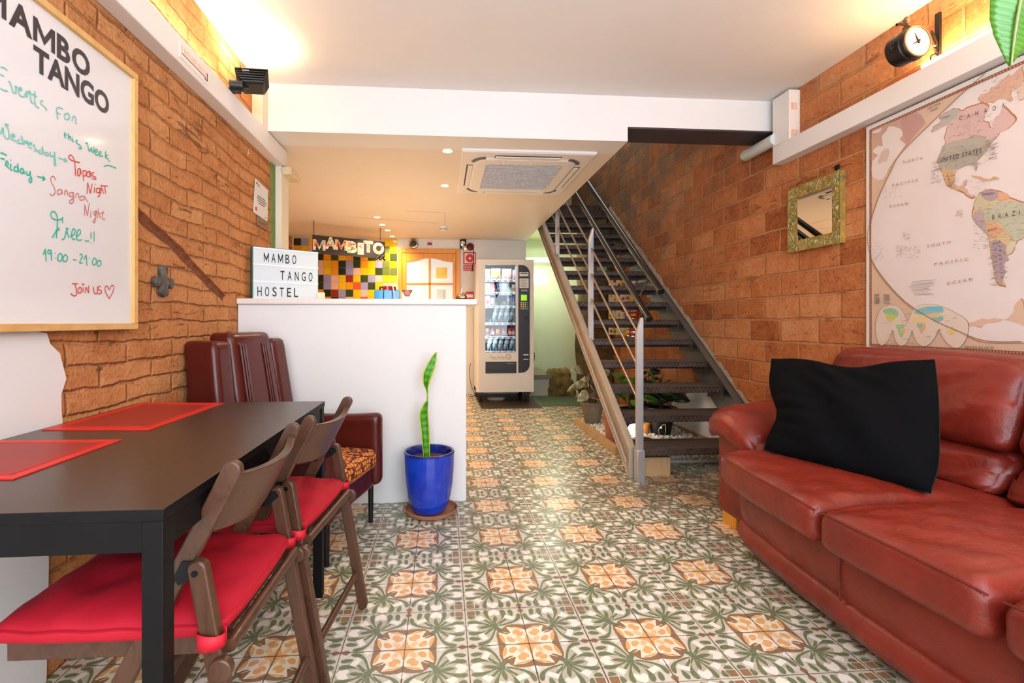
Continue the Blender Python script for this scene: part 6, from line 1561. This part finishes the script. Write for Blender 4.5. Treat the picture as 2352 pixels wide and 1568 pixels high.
gr.build('grille', [mat('ac_grille_dark', (186, 188, 196), .5, var=0), mat('ac_grille', (214, 214, 220), .45, var=0)], ac_, smooth=False)
for k in range(4):
    a = k * math.pi / 2; ux, uy = math.cos(a), math.sin(a); hh_ = hx_ if k % 2 == 0 else hy_; oh = hy_ if k % 2 == 0 else hx_
    c_ = Vector((ccx + ux * hh_ * .845, ccy + uy * hh_ * .845, ZL - .022)); tx, ty = -uy, ux
    sl2 = MB(); sl2.bar(c_ - Vector((tx, ty, 0)) * oh * .5, c_ + Vector((tx, ty, 0)) * oh * .5, .05, .006); sl2.build('air_slot', mat('ac_slot_dark', (60, 58, 60), .5, var=0), ac_)
    lv2 = MB(); c2_ = c_ + Vector((-ux * .004, -uy * .004, -.007)); lv2.bar(c2_ - Vector((tx, ty, 0)) * oh * .49, c2_ + Vector((tx, ty, 0)) * oh * .49, .036, .006); lv2.build('louvre', ACW, ac_, bevel=.002)
for sx_, sy_ in ((1, 1), (-1, 1), (-1, -1), (1, -1)):
    cn = MB(); pts = [(ccx + sx_ * (hx_ * .78 - .10) + sx_ * (.115) * math.cos(t), ccy + sy_ * (hy_ * .78 - .10) + sy_ * .115 * math.sin(t), ZL - .0285) for t in np.linspace(.25, math.pi / 2 - .25, 7)]
    cn.tube(pts, .016, 6, flat=.4); cn.build('corner_vent', mat('ac_vent_dark', (96, 92, 92), .5, var=0), ac_)
# ================================================================ recessed spots, detector
BULB = mat('halogen_bulb', (255, 236, 200), .3, emit=42, emit_rgb=(255, 226, 178)); RING = mat('spot_ring', (240, 226, 205), .35)
names = ['lit recessed spot in the low ceiling, nearest the white beam', 'lit recessed spot in the low ceiling beside the air conditioner, one in from the beam', 'lit recessed spot first of the four above the counter',
         'lit recessed spot second of the four above the counter', 'lit recessed spot third of the four above the counter', 'lit recessed spot deepest of the four above the counter']
names[0] = 'lit recessed spot between the white beam and the other spot by the air conditioner'
for k, (u, v) in enumerate(DOWN):
    q = atZ(u, v, ZL); o = thing('recessed_spot', names[k], 'light', (q.x, q.y, ZL), 'recessed ceiling spots')
    MB().lathe([(.045, 0), (.045, -.004), (.036, -.007), (.032, -.002)], (q.x, q.y, ZL), 28).build('ring', RING, o)
    MB().lathe([(0, -.009), (.018, -.007), (.030, -.001)], (q.x, q.y, ZL), 24).build('bulb', BULB, o)
q = atZ(1018, 521, ZL); sd_ = thing('smoke_detector', 'small white round smoke detector on the low ceiling', 'detector', (q.x, q.y, ZL))
MB().lathe([(.0, -.052), (.032, -.050), (.040, -.040), (.040, -.024), (.052, -.020), (.055, 0)], (q.x, q.y, ZL), 28).build('body', ACW, sd_, angle=25)
vv = MB()
for k in range(10): a = 2 * math.pi * k / 10; vv.box((q.x + .0395 * math.cos(a) - .004, q.y + .0395 * math.sin(a) - .004, ZL - .037), (q.x + .0395 * math.cos(a) + .004, q.y + .0395 * math.sin(a) + .004, ZL - .027))
vv.build('vent_slots', BLACKM, sd_)
# ================================================================ door in the back wall
YD = YB - .001
OAK = wood('honey_door_wood', (214, 126, 20), (236, 158, 44), .42, scale=(10, 10, 1.0), coat=.05)
def X_(u): return atY(u, 600, YB).x
def Z_(v, u=1000): return atY(u, v, YB).z
dr = bpy.data.objects.new('door_1', None); COL.objects.link(dr); dr.location = (X_(987), YB, 0); dr['kind'] = 'structure'
xd0, xd1, zd1 = X_(914), X_(1057), Z_(572)
fm_ = MB(); jw = .062
fm_.box((xd0, YD - .03, 0), (xd0 + jw, YD, zd1)); fm_.box((xd1 - jw, YD - .03, 0), (xd1, YD, zd1)); fm_.box((xd0 + jw, YD - .03, zd1 - jw), (xd1 - jw, YD, zd1)); fm_.build('frame', OAK, dr, bevel=.006)
lx0, lx1, lz1 = xd0 + jw + .004, xd1 - jw - .004, zd1 - jw - .004
px0, px1, pxm = X_(934), X_(1040), X_(987); zmid = Z_(652); zbot = .95
zsh, zpk = Z_(602), Z_(593)
lf = MB()
# stiles, rails with an arched head
lf.box((lx0, YD - .022, 0), (px0, YD, lz1)); lf.box((px1, YD - .022, 0), (lx1, YD, lz1))
def arch(x): t = abs(x - pxm) / ((px1 - px0) / 2); return zsh + (zpk - zsh) * (0.5 + 0.5 * math.cos(math.pi * min(1, t * 1.05)))
xs_ = np.linspace(px0, px1, 25); lf.prism([(x, arch(x)) for x in xs_] + [(px1, lz1), (px0, lz1)], lambda a, b: (a, YD - .022, b), (0, .022, 0))
lf.box((px0, YD - .022, 0), (px1, YD, zbot)); lf.box((px0, YD - .02, zmid - .014), (px1, YD, zmid + .014)); lf.box((pxm - .014, YD - .02, zbot), (pxm + .014, YD, zpk + .01))
lf.build('leaf', OAK, dr, bevel=.004)
FROST = mat('frosted_pane', (226, 232, 230), .35, var=.02, emit=.22, emit_rgb=(228, 236, 236))
for a, b in ((px0, pxm - .014), (pxm + .014, px1)):
    for z0, z1 in ((zbot, zmid - .014), (zmid + .014, zpk + .004)): MB().box((a, YD - .010, z0), (b, YD - .006, z1)).build('pane', FROST, dr)
ys = MB(); ys.box((X_(1002), YD - .0125, Z_(639)), (X_(1027), YD - .0105, Z_(614))); o = ys.build('door_notice', mat('yellow_notice', (250, 206, 8), .5, var=0, rgb2=(250, 236, 150), vscale=9)); tag(o, 'small yellow and white notice on the upper glass of the wooden door', 'notice')
ys = MB(); ys.box((X_(1003), YD - .0125, Z_(690)), (X_(1024), YD - .0105, Z_(664)))
for k in range(5): ys.box((X_(1018), YD - .0135, Z_(670 + 4 * k)), (X_(1022), YD - .0124, Z_(669 + 4 * k)), 1)
o = ys.build('door_notice', [mat('pale_blue_notice', (216, 226, 236), .5, var=.03), mat('notice_ink', (120, 140, 160), .5, var=0)]); tag(o, 'pale printed sheet on the lower glass of the wooden door', 'notice')
# ================================================================ devices on the back wall
def onY(u, v, d=0): q = atY(u, v, YB); return Vector((q.x, YB - d, q.z))
SMK = mat('smoked_dome', (60, 44, 34), .06, var=0, coat=.6)
q = onY(950, 560); dm = thing('dome_camera', 'silver ringed dome camera above the wooden door', 'camera', tuple(q))
MB().lathe([(.068, 0), (.070, .02), (.058, .034), (.050, .036)], q, 28, axis=(0, -1, 0)).build('housing', CHROME, dm); MB().lathe([(.05, .034), (.044, .058), (.025, .078), (0, .084)], q, 24, axis=(0, -1, 0)).build('dome', SMK, dm)
q = onY(987, 560); rb_ = thing('alarm_button', 'small red panel on a white plate above the wooden door', 'alarm', tuple(q))
MB().box((q.x - .042, YB - .012, q.z - .034), (q.x + .042, YB, q.z + .034)).build('plate', PAPER, rb_, bevel=.003); MB().box((q.x - .032, YB - .018, q.z - .022), (q.x + .032, YB - .012, q.z + .018)).build('panel', mat('dark_red_plastic', (160, 20, 28), .25, coat=.3), rb_, bevel=.002)
q = onY(1063, 562); sp_l = thing('wall_spotlight', 'small chrome and black twin spotlight hanging in the corner by the red bell', 'lamp', tuple(q))
MB().lathe([(.03, 0), (.036, .05), (.034, .07), (.0, .06)], q + Vector((.0, -.02, .03)), 20, axis=(-.1, -1, -.35)).build('head', CHROME, sp_l); MB().lathe([(.03, 0), (.036, .05), (.034, .07), (.0, .06)], q + Vector((.012, -.02, -.03)), 20, axis=(.1, -1, -.5)).build('head', CHROME, sp_l)
kk = MB(); kk.box((q.x - .045, YB - .02, q.z - .06), (q.x + .05, YB, q.z + .075)); kk.build('bracket', BLACKM, sp_l, bevel=.004)
q = onY(1080, 567); be = thing('alarm_bell', 'round dark red alarm bell beside the fire sign', 'alarm', tuple(q))
MB().lathe([(.055, 0), (.055, .03), (.05, .045), (.03, .06), (0, .064)], q, 32, axis=(0, -1, 0)).build('gong', mat('bell_red', (120, 16, 22), .25, coat=.4), be); MB().lathe([(.018, .062), (.012, .072), (0, .074)], q, 16, axis=(0, -1, 0)).build('hub', mat('bell_hub', (70, 12, 14), .3), be)
cb_ = MB(); q2 = onY(1087, 600); cb_.tube([(q.x + .045, YB - .01, q.z), (q2.x, YB - .012, q.z - .03), (q2.x, YB - .012, q2.z), (q2.x - .02, YB - .012, q2.z - .15)], .006, 6); tag(cb_.build('bell_cable', BLACKM), 'thin black cable running down from the red alarm bell', 'cable')
RS = mat('sign_red', (206, 22, 30), .4, var=0); CRM = mat('sign_cream', (240, 226, 190), .4, var=0)
p0, p1 = onY(1064, 607), onY(1093, 579); fs_ = thing('fire_sign', 'square red fire alarm sign with a cream ring', 'sign', tuple((p0 + p1) / 2)); cx_, cz_ = (p0.x + p1.x) / 2, (p0.z + p1.z) / 2; hw2, hh2 = (p1.x - p0.x) / 2, (p1.z - p0.z) / 2
MB().box((cx_ - hw2, YB - .006, cz_ - hh2), (cx_ + hw2, YB - .001, cz_ + hh2)).build('plate', RS, fs_); MB().box((cx_ - hw2 * .8, YB - .0075, cz_ - hh2 * .8), (cx_ + hw2 * .8, YB - .006, cz_ + hh2 * .8)).build('field', CRM, fs_)
MB().cyl((cx_ + .004, YB - .0075, cz_), (cx_ + .004, YB - .0085, cz_), hw2 * .68, n=32).build('emblem', RS, fs_); MB().cyl((cx_ + .004, YB - .0085, cz_), (cx_ + .004, YB - .0095, cz_), hw2 * .18, n=20).build('emblem', CRM, fs_)
p0, p1 = onY(1064, 622), onY(1092, 609); ts_ = thing('fire_sign', 'small red sign with white words just below the square fire sign', 'sign', tuple((p0 + p1) / 2))
MB().box((p0.x, YB - .006, p0.z), (p1.x, YB - .001, p1.z)).build('plate', RS, ts_); tx_ = MB(); ony = lambda a, b: (a, YB - .0072, b)
add_text(tx_, 'PULSADOR', ony, p0.x + .008, p0.z + .045, .024, width=(p1.x - p0.x) - .014); add_text(tx_, 'DE ALARMA', ony, p0.x + .008, p0.z + .011, .024, width=(p1.x - p0.x) - .014); tx_.build('lettering', PAPER, ts_, smooth=False)
q = onY(1078, 680); fp = thing('fire_call_point', 'red and white fire call point box behind the service bell', 'alarm', tuple(q)); 
MB().box((q.x - .055, YB - .04, q.z - .06), (q.x + .055, YB, q.z + .06)).build('box', RS, fp, bevel=.004); MB().box((q.x - .052, YB - .043, q.z - .022), (q.x + .052, YB - .04, q.z + .024)).build('plate', PAPER, fp)

# ================================================================ vending machine
YV = 6.314
VB = mat('vending_beige', (240, 230, 214), .38, var=.015); VD = mat('vending_black', (44, 38, 40), .4, var=.04)
vm = thing('vending_machine', 'tall beige vending machine full of drinks and snacks', 'vending machine', (.816, 6.6, 0))
def vX(u, d=0): return atY(u, 740, YV).x
def vZ(v): return atY(1150, v, YV).z
x0, x1, z0, z1 = vX(1094), vX(1226), .135, vZ(596)
wx0, wx1, wz0, wz1 = vX(1114.7), vX(1185.6), vZ(809.5), vZ(607)
cab = MB(); DB = 7.04
cab.box((x0 + .02, YV + .05, z0), (wx0 - .002, DB, z1)); cab.box((wx1 + .002, YV + .05, z0), (x1 - .03, DB, z1)); cab.box((wx0 - .002, YV + .05, z0), (wx1 + .002, DB, wz0)); cab.box((wx0 - .002, YV + .05, wz1), (wx1 + .002, DB, z1)); cab.box((wx0 - .002, YV + .52, wz0), (wx1 + .002, DB, wz1))
cab.build('cabinet', VB, vm, smooth=False)
dm_ = MB(); dm_.prism([(x0, YV + .02), (x0 + .03, YV), (wx0, YV), (wx0, YV + .05), (x0, YV + .05)], lambda a, b: (a, b, z0), (0, 0, z1 - z0)); dm_.box((wx1, YV, z0), (x1, YV + .05, z1)); dm_.box((wx0, YV, z0), (wx1, YV + .05, wz0)); dm_.box((wx0, YV, wz1), (wx1, YV + .05, z1))
dm_.build('door', VB, vm, smooth=False)
inn = MB(); e_ = .002
inn.add([(wx0 + e_, YV + .05, wz0 + e_), (wx0 + e_, YV + .515, wz0 + e_), (wx0 + e_, YV + .515, wz1 - e_), (wx0 + e_, YV + .05, wz1 - e_), (wx1 - e_, YV + .05, wz0 + e_), (wx1 - e_, YV + .515, wz0 + e_), (wx1 - e_, YV + .515, wz1 - e_), (wx1 - e_, YV + .05, wz1 - e_)],
        [(0, 1, 2, 3), (4, 7, 6, 5), (1, 5, 6, 2), (0, 4, 5, 1), (3, 2, 6, 7)]); inn.build('interior', mat('dark_interior', (70, 76, 80), .5, var=0), vm, smooth=False)
def pane_mat():
    t = NT('thin_glass'); out = t.t.nodes['Material Output']; t.t.nodes.remove(t.b)
    tr = t.n('ShaderNodeBsdfTransparent', i={'Color': (.97, .98, .98, 1)}); gl_ = t.n('ShaderNodeBsdfGlossy', i={'Roughness': .02}); fr_ = t.n('ShaderNodeFresnel', i={'IOR': 1.45}); mx = t.n('ShaderNodeMixShader')
    t.l(fr_.outputs[0], mx.inputs[0]); t.l(tr.outputs[0], mx.inputs[1]); t.l(gl_.outputs[0], mx.inputs[2]); t.l(mx.outputs[0], out.inputs[0]); return t.m
MB().box((wx0, YV + .012, wz0), (wx1, YV + .016, wz1)).build('glass', pane_mat(), vm)
rowv = [644, 672.8, 704.6, 744, 775.7, 809.5]
TRAY = mat('tray_metal', (196, 208, 214), .3, metal=.4, var=0); TAGM = mat('price_strip', (226, 234, 238), .4, var=0)
rz = [vZ(v) for v in rowv]
for k, z in enumerate(rz):
    tr_ = MB(); tr_.box((wx0 + .004, YV + .075, z - .002), (wx1 - .004, YV + .50, z + .008)); tr_.box((wx0 + .004, YV + .066, z - .012), (wx1 - .004, YV + .075, z + .020)); t_ = tr_.build('tray', TRAY, vm)
    dv = MB()
    for j in (range(1, 6) if k else (2, 4)): xx = wx0 + (wx1 - wx0) * j * .188; dv.box((xx - .002, YV + .09, z + .008), (xx + .002, YV + .45, z + .06))
    dv.build('divider', TRAY, t_); pt2 = MB()
    for j in range(6): xx = wx0 + (wx1 - wx0) * (j * .188 + .05); pt2.box((xx, YV + .0645, z - .006), (xx + .045, YV + .066, z + .008))
    pt2.build('price_label', VD, t_)
col = lambda j: wx0 + (wx1 - wx0) * (.09 + .188 * j)
COIL = mat('coil_wire', (200, 206, 210), .25, metal=.8, var=0)
def coil(x, z, n=5, r=.027):
    mb = MB(); pts = [(x + r * math.cos(t), YV + .085 + .014 * t, z + .036 + r * math.sin(t)) for t in np.linspace(math.pi * .5, math.pi * .5 + 2 * math.pi * n, n * 14)]; mb.tube(pts, .002, 5); mb.build('coil', COIL, vm)
for k, z in enumerate(rz):
    for j in range(5): coil(col(j), z + .008, 3 if k != 0 else 2)
vl = light('machine_light_top', 'AREA', ((wx0 + wx1) / 2, YV + .04, wz1 - .02), 2.0, (.86, .95, 1.0), wx1 - wx0 - .04, .03, aim=((wx0 + wx1) / 2, YV + .20, wz0))
light('machine_light_side', 'AREA', (wx0 + .012, YV + .045, (wz0 + wz1) / 2), 2.2, (.86, .95, 1.0), .03, wz1 - wz0 - .06, aim=(wx1, YV + .20, (wz0 + wz1) / 2))
# control column
cp = MB(); cx0, cx1, cz0, cz1 = vX(1190.4), vX(1216.6), vZ(856), vZ(608); r_ = .11
P = [(cx0, cz0)] + [(cx1 - r_ + r_ * math.sin(a), cz0 + r_ - r_ * math.cos(a)) for a in np.linspace(0, math.pi / 2, 9)] + [(cx1 - r_ + r_ * math.cos(a), cz1 - r_ + r_ * math.sin(a)) for a in np.linspace(0, math.pi / 2, 9)] + [(cx0, cz1)]
cp.prism(P, lambda a, b: (a, YV - .006, b), (0, .006, 0)); cpo = cp.build('control_column', VD, vm)
def onv(u0, v0, u1, v1, name, m, d=.009, par=None, bev=0): return MB().box((vX(u0), YV - d, vZ(v1)), (vX(u1), YV - .005, vZ(v0))).build(name, m, par or cpo, bevel=bev)
for a in ((1193, 624.5, 1213.5, 634), (1193, 639, 1214, 661.5)): onv(*a, 'notice', PAPER)
li = MB()
for k in range(7): li.box((vX(1195), YV - .0098, vZ(642.5 + 2.6 * k)), (vX(1211 - (k % 3) * 2), YV - .009, vZ(641.9 + 2.6 * k)))
li.box((vX(1195), YV - .0098, vZ(628)), (vX(1211), YV - .009, vZ(626.5))); li.build('print', INK, cpo)
tx = MB(); add_text(tx, 'MSX8', lambda a, b: (a, YV - .0075, b), vX(1197), vZ(668.6), .022, width=vX(1210.5) - vX(1197), bold=.02, slant=.15); tx.build('lettering', PAPER, cpo, smooth=False)
onv(1194, 672, 1215, 715, 'keypad_plate', mat('keypad_black', (18, 16, 18), .3), .0085); onv(1196.5, 676.5, 1210, 690, 'display', mat('lcd_green', (140, 210, 20), .3, var=0, emit=.7, emit_rgb=(150, 220, 20)), .0105)
BY, BG, BR_, BT = mat('key_yellow', (240, 192, 90), .4, var=0), mat('key_grey', (120, 116, 114), .4, var=0), mat('key_red', (226, 110, 96), .4, var=0), mat('key_teal', (0, 190, 168), .4, var=0)
for r2 in range(4):
    for c2 in range(4):
        if r2 == 3 and c2 == 3: continue
        u, v = 1197 + 4.75 * c2, 695 + 4.5 * r2; m_ = BG if c2 == 3 else BY
        if r2 == 3 and c2 == 0: m_ = BR_
        if r2 == 3 and c2 == 2: MB().rbox(((vX(u) + vX(u + 4.75)) / 2, YV - .011, vZ(v)), (.023, .003, .010), .003, 4).build('key', BT, cpo); continue
        MB().cyl((vX(u), YV - .008, vZ(v)), (vX(u), YV - .0125, vZ(v)), .0105, n=14).build('key', m_, cpo)
onv(1192, 717, 1215, 736, 'coin_panel', mat('panel_black', (52, 46, 48), .45), .0075); onv(1206, 726, 1213, 735, 'coin_slot', BLACKM, .011, bev=.002)
for v in (771, 830.5): onv(1191, v, 1216, v + .6, 'groove', BLACKM, .0066)
onv(1202, 813.5, 1213.5, 826, 'return_tray', BLACKM, .010, bev=.001); onv(1202, 813.5, 1213.5, 816, 'return_lip', TAGM, .0125); onv(1202, 824, 1213.5, 826, 'return_lip', TAGM, .0125)
fl2 = MB(); fl2.box((vX(1115), YV - .008, vZ(857)), (vX(1186), YV, vZ(830.5))); fo = fl2.build('retrieval_flap', VD, vm, bevel=.002)
f3 = MB(); f3.box((vX(1118), YV - .011, vZ(851)), (vX(1183), YV - .007, vZ(849))); f3.build('flap_edge', BLACKM, fo)
t4 = MB(); add_text(t4, 'Manga Vending', lambda a, b: (a, YV - .0095, b), vX(1165), vZ(835), .009, width=vX(1181) - vX(1165)); t4.build('lettering', PAPER, fo, smooth=False)
t5 = MB(); add_text(t5, 'Manga Vending', lambda a, b: (a, YV - .0012, b), vX(1126), vZ(822), .024, width=vX(1159) - vX(1126)); t5.box((vX(1129), YV - .0012, vZ(824.6)), (vX(1159), YV - .0002, vZ(824))); t5.build('lettering', mat('badge_grey', (128, 112, 104), .5, var=0), vm, smooth=False)
bdg = MB(); ctr = (vX(1167.5), YV - .0005, vZ(819)); bdg.cyl(ctr, (ctr[0], YV - .002, ctr[2]), .036, n=32); bdg.build('emblem', mat('badge_ring', (206, 90, 60), .4, var=0, rgb2=(110, 130, 170), vscale=12), vm); bd2 = MB(); bd2.cyl((ctr[0], YV - .002, ctr[2]), (ctr[0], YV - .003, ctr[2]), .030, n=32); bd2.build('emblem', mat('badge_cream', (244, 226, 200), .4, var=0), vm)
t6 = MB(); add_text(t6, 'MSI', lambda a, b: (a, YV - .0036, b), ctr[0], ctr[2] - .011, .022, width=.042, align='c'); t6.build('lettering', mat('badge_text', (206, 120, 80), .4, var=0), vm, smooth=False)
hd2 = MB(); hd2.box((x1 - .002, YV + .012, vZ(832)), (x1 + .006, YV + .045, vZ(807))); hd2.build('handle_plate', mat('brown_plate', (90, 66, 50), .4), vm); hd3 = MB(); hd3.tube([(x1 + .008, YV + .02, vZ(828)), (x1 + .014, YV + .02, vZ(820)), (x1 + .008, YV + .02, vZ(810))], .005, 6); hd3.build('door_handle', CHROME, vm)
for x in (x0 + .055, x1 - .075):
    for y in (YV + .09, DB - .08):
        MB().box((x - .04, y - .04, .09), (x + .04, y + .04, z0)).build('foot_block', BLACKM, vm); MB().lathe([(.03, 0), (.032, .015), (.022, .02), (.022, .092)], (x, y, .0), 16).build('foot', BLACKM, vm)
cbl = MB(); cbl.tube(smooth_path([(x0 - .03, YB - .02, .45), (x0 - .05, YB - .05, .30), (x0 - .02, YB - .10, .12), (x0 + .02, YB - .2, .02), (x0 - .06, 6.8, .008)], 6), .004, 6); tag(cbl.build('power_cord', BLACKM), 'thin black power cord hanging behind the beige machine', 'cord')
cbl = MB()
for k in range(3): cbl.tube([(.72 + (.10 + .01 * k) * math.cos(t), 6.52 + .06 * math.sin(t), .010 + .008 * k) for t in np.linspace(0, 2 * math.pi, 22)[:-1]], .004, 5, closed=True)
tag(cbl.build('coiled_cable', mat('grey_cable', (190, 182, 170), .5)), 'loop of pale cable on the floor under the vending machine', 'cable')
hg = MB(); hg.tube([(x1 + .006, 6.7, vZ(770)), (x1 + .03, 6.7, vZ(785)), (x1 + .012, 6.7, vZ(800)), (x1 + .006, 6.7, vZ(830))], .014, 8); hg.build('door_lever', BLACKM, vm)
# ---- goods
def at_slot(x, row, y=YV + .15): return (x, y, rz[row] + .009)
def swirl(name, a, b, c3, sc_=30):
    t = NT(name); co = t.coord(); nz = t.noise(co, sc_, 3, .6, 1.5)
    t.base(t.ramp(nz.outputs['Fac'], [(.36, lin(a)), (.48, lin(b)), (.6, lin(c3))])); t.b.inputs['Roughness'].default_value = .25; return t.m
def bag(x, row, w_, h, m, label, y=YV + .13):
    c = at_slot(x, row, y)
    def wrp(p, u):
        p = Vector(p); f = (1 - u[2] ** 4) * (1 - .6 * u[0] ** 4); p.y *= .12 + .88 * f; p.x *= 1 - .06 * f + .01 * math.sin(40 * u[2]); p.z += .004 * math.sin(9 * u[0]); return p
    mb = MB(); mb.rbox((c[0], c[1], c[2] + h / 2 + .004), (w_ / 2, .035, h / 2), .012, 10, wrp); tag(mb.build('snack_bag', m), label, 'snack', 'snack bags in the machine')
def pack(x, row, w_, h, m, m2, label, y=YV + .12, d=.025):
    c = at_slot(x, row, y); mb = MB(); mb.box((c[0] - w_ / 2, c[1] - d, c[2]), (c[0] + w_ / 2, c[1] + d, c[2] + h)); mb.box((c[0] - w_ * .32, c[1] - d - .001, c[2] + h * .25), (c[0] + w_ * .32, c[1] - d, c[2] + h * .6), 1)
    tag(mb.build('snack_pack', [m, m2], bevel=.003), label, 'snack', 'boxed snacks in the machine')
def can(x, row, m, m2, label, h=.112):
    c = at_slot(x, row); mb = MB(); mb.lathe([(.024, 0), (.031, .008), (.032, .012), (.032, h - .014), (.027, h - .004), (.027, h), (.024, h - .003), (0, h - .003)], c, 24)
    o = thing('drink_can', label, 'can', c, 'cans in the machine'); mb.build('body', m, o); b2 = MB(); b2.lathe([(.0325, .03), (.0325, .075)], c, 24); b2.f = [f for f in b2.f if len(f) == 4 and (f[0] % 24) in (15, 16, 17, 18, 19, 20)]; b2.m = [0] * len(b2.f); b2.build('label_print', m2, o)
PETW = mat('water_bottle', (176, 214, 232), .12, var=.05, vscale=40, trans=.35, coat=.4, ior=1.2); CAPB = mat('blue_cap', (30, 70, 190), .35, var=0); LBL = mat('bottle_label', (206, 226, 240), .4, var=.05)
def bottle(x, row, label, group, h=.205):
    c = at_slot(x, row); o = thing('water_bottle', label, 'bottle', c, group)
    M = Matrix.Translation(c) @ Matrix.Rotation(R(14), 4, 'Y') @ Matrix.Rotation(R(8), 4, 'X')
    def ad(mb, prof): 
        k0 = len(mb.v); mb.lathe(prof, (0, 0, 0), 20); mb.v[k0:] = [tuple(M @ Vector(q)) for q in mb.v[k0:]]; return mb
    # stands cap down in its coil
    ad(MB(), [(.012, .018), (.014, .03), (.024, .06), (.029, .075), (.029, .10), (.027, .105), (.029, .11), (.029, .15), (.027, .155), (.029, .16), (.029, h - .02), (.022, h - .002), (.0, h)]).build('body', PETW, o)
    ad(MB(), [(.0, .0), (.013, .0), (.0135, .018), (.0, .019)]).build('cap', CAPB, o); ad(MB(), [(.0295, .112), (.0295, .152)]).build('label_band', LBL, o)
wx = lambda k: vX(1080 + k / 8.71)
bag(wx(352), 0, .085, .15, swirl('bag_red_white', (170, 30, 40), (240, 236, 230), (226, 190, 70)), 'red and white snack bag at the window edge on the top tray')
bag(wx(530), 0, .135, .16, swirl('bag_plum_yellow', (110, 40, 80), (226, 206, 90), (150, 70, 110)), 'wide plum and yellow snack bag on the top tray')
bag(wx(752), 0, .135, .155, swirl('bag_red_cream', (200, 44, 50), (240, 230, 220), (220, 120, 60)), 'wide red and cream snack bag on the top tray')
bag(wx(905), 0, .045, .145, swirl('bag_violet', (150, 100, 150), (226, 180, 200), (250, 240, 240)), 'narrow violet snack bag beside the dark column on the top tray')
W1 = PAPER
pack(wx(362), 1, .062, .125, mat('yellow_pack', (226, 200, 40), .35, var=.05), mat('pack_green', (70, 80, 40), .4), 'yellow and black snack tube on the second tray'); pack(wx(476), 1, .062, .105, mat('red_pack', (206, 44, 52), .35, var=.05), W1, 'red box with white print on the second tray')
bag(wx(598), 1, .07, .13, swirl('bag_blue', (30, 90, 170), (60, 130, 200), (220, 180, 90)), 'blue snack bag on the second tray'); bag(wx(705), 1, .075, .135, swirl('bag_white_green', (235, 240, 236), (225, 235, 225), (120, 190, 40)), 'white and lime green snack bag on the second tray')
pack(wx(822), 1, .055, .07, mat('mint_pack', (90, 190, 160), .35, var=.05), W1, 'short mint green pack behind a coil on the second tray'); pack(wx(890), 1, .045, .11, mat('white_pack', (236, 228, 220), .35, var=.03), mat('orange_print2', (230, 130, 50), .4), 'white and orange pack beside the dark column on the second tray')
pack(wx(360), 2, .065, .135, mat('grey_white_pack', (226, 222, 224), .35, var=.05), mat('red_print2', (206, 60, 60), .4), 'white box with red stripe on the third tray'); bag(wx(470), 2, .075, .12, swirl('bag_lilac', (190, 190, 215), (225, 225, 235), (150, 150, 170)), 'lilac grey snack bag on the third tray')
bag(wx(710), 2, .05, .07, swirl('bag_lime', (60, 70, 50), (150, 190, 70), (190, 210, 120)), 'small lime green bag inside a coil on the third tray'); bag(wx(812), 2, .08, .14, swirl('bag_sky', (30, 120, 200), (80, 160, 220), (240, 220, 200)), 'sky blue snack bag on the third tray'); bag(wx(892), 2, .05, .145, swirl('bag_deep_blue', (40, 70, 180), (90, 120, 210), (230, 235, 245)), 'deep blue snack bag beside the dark column on the third tray')
for k, u in enumerate((478, 590, 702, 812, 900)): bottle(wx(u), 3, 'clear water bottle with blue cap tilted in a coil on the fourth tray', 'water bottles on the fourth tray', .225)
OR_, RE_, LB_ = mat('can_orange', (238, 150, 50), .25, metal=.2, var=0), mat('can_red', (206, 40, 48), .25, metal=.2, var=0), mat('can_blue_print', (60, 90, 190), .4, var=0)
PE_ = mat('can_peach', (232, 168, 104), .25, var=0)
cu = lambda k: vX(1080 + k / 7.84)
can(cu(325), 4, OR_, LB_, 'orange and blue drink can at the window edge on the fifth tray'); can(cu(428), 4, RE_, PAPER, 'red can between the blue-printed orange can and the peach can')
can(cu(530), 4, PE_, OR_, 'peach and orange drink can in the middle of the fifth tray', .105); 
for u in (632, 742, 812): can(cu(u), 4, RE_, PAPER, 'red drink can with white print between the peach can and the dark column')
for k, u in enumerate((328, 430, 532, 635, 738, 818)): bottle(cu(u), 5, 'clear water bottle tilted in a coil on the lowest tray', 'water bottles on the lowest tray')
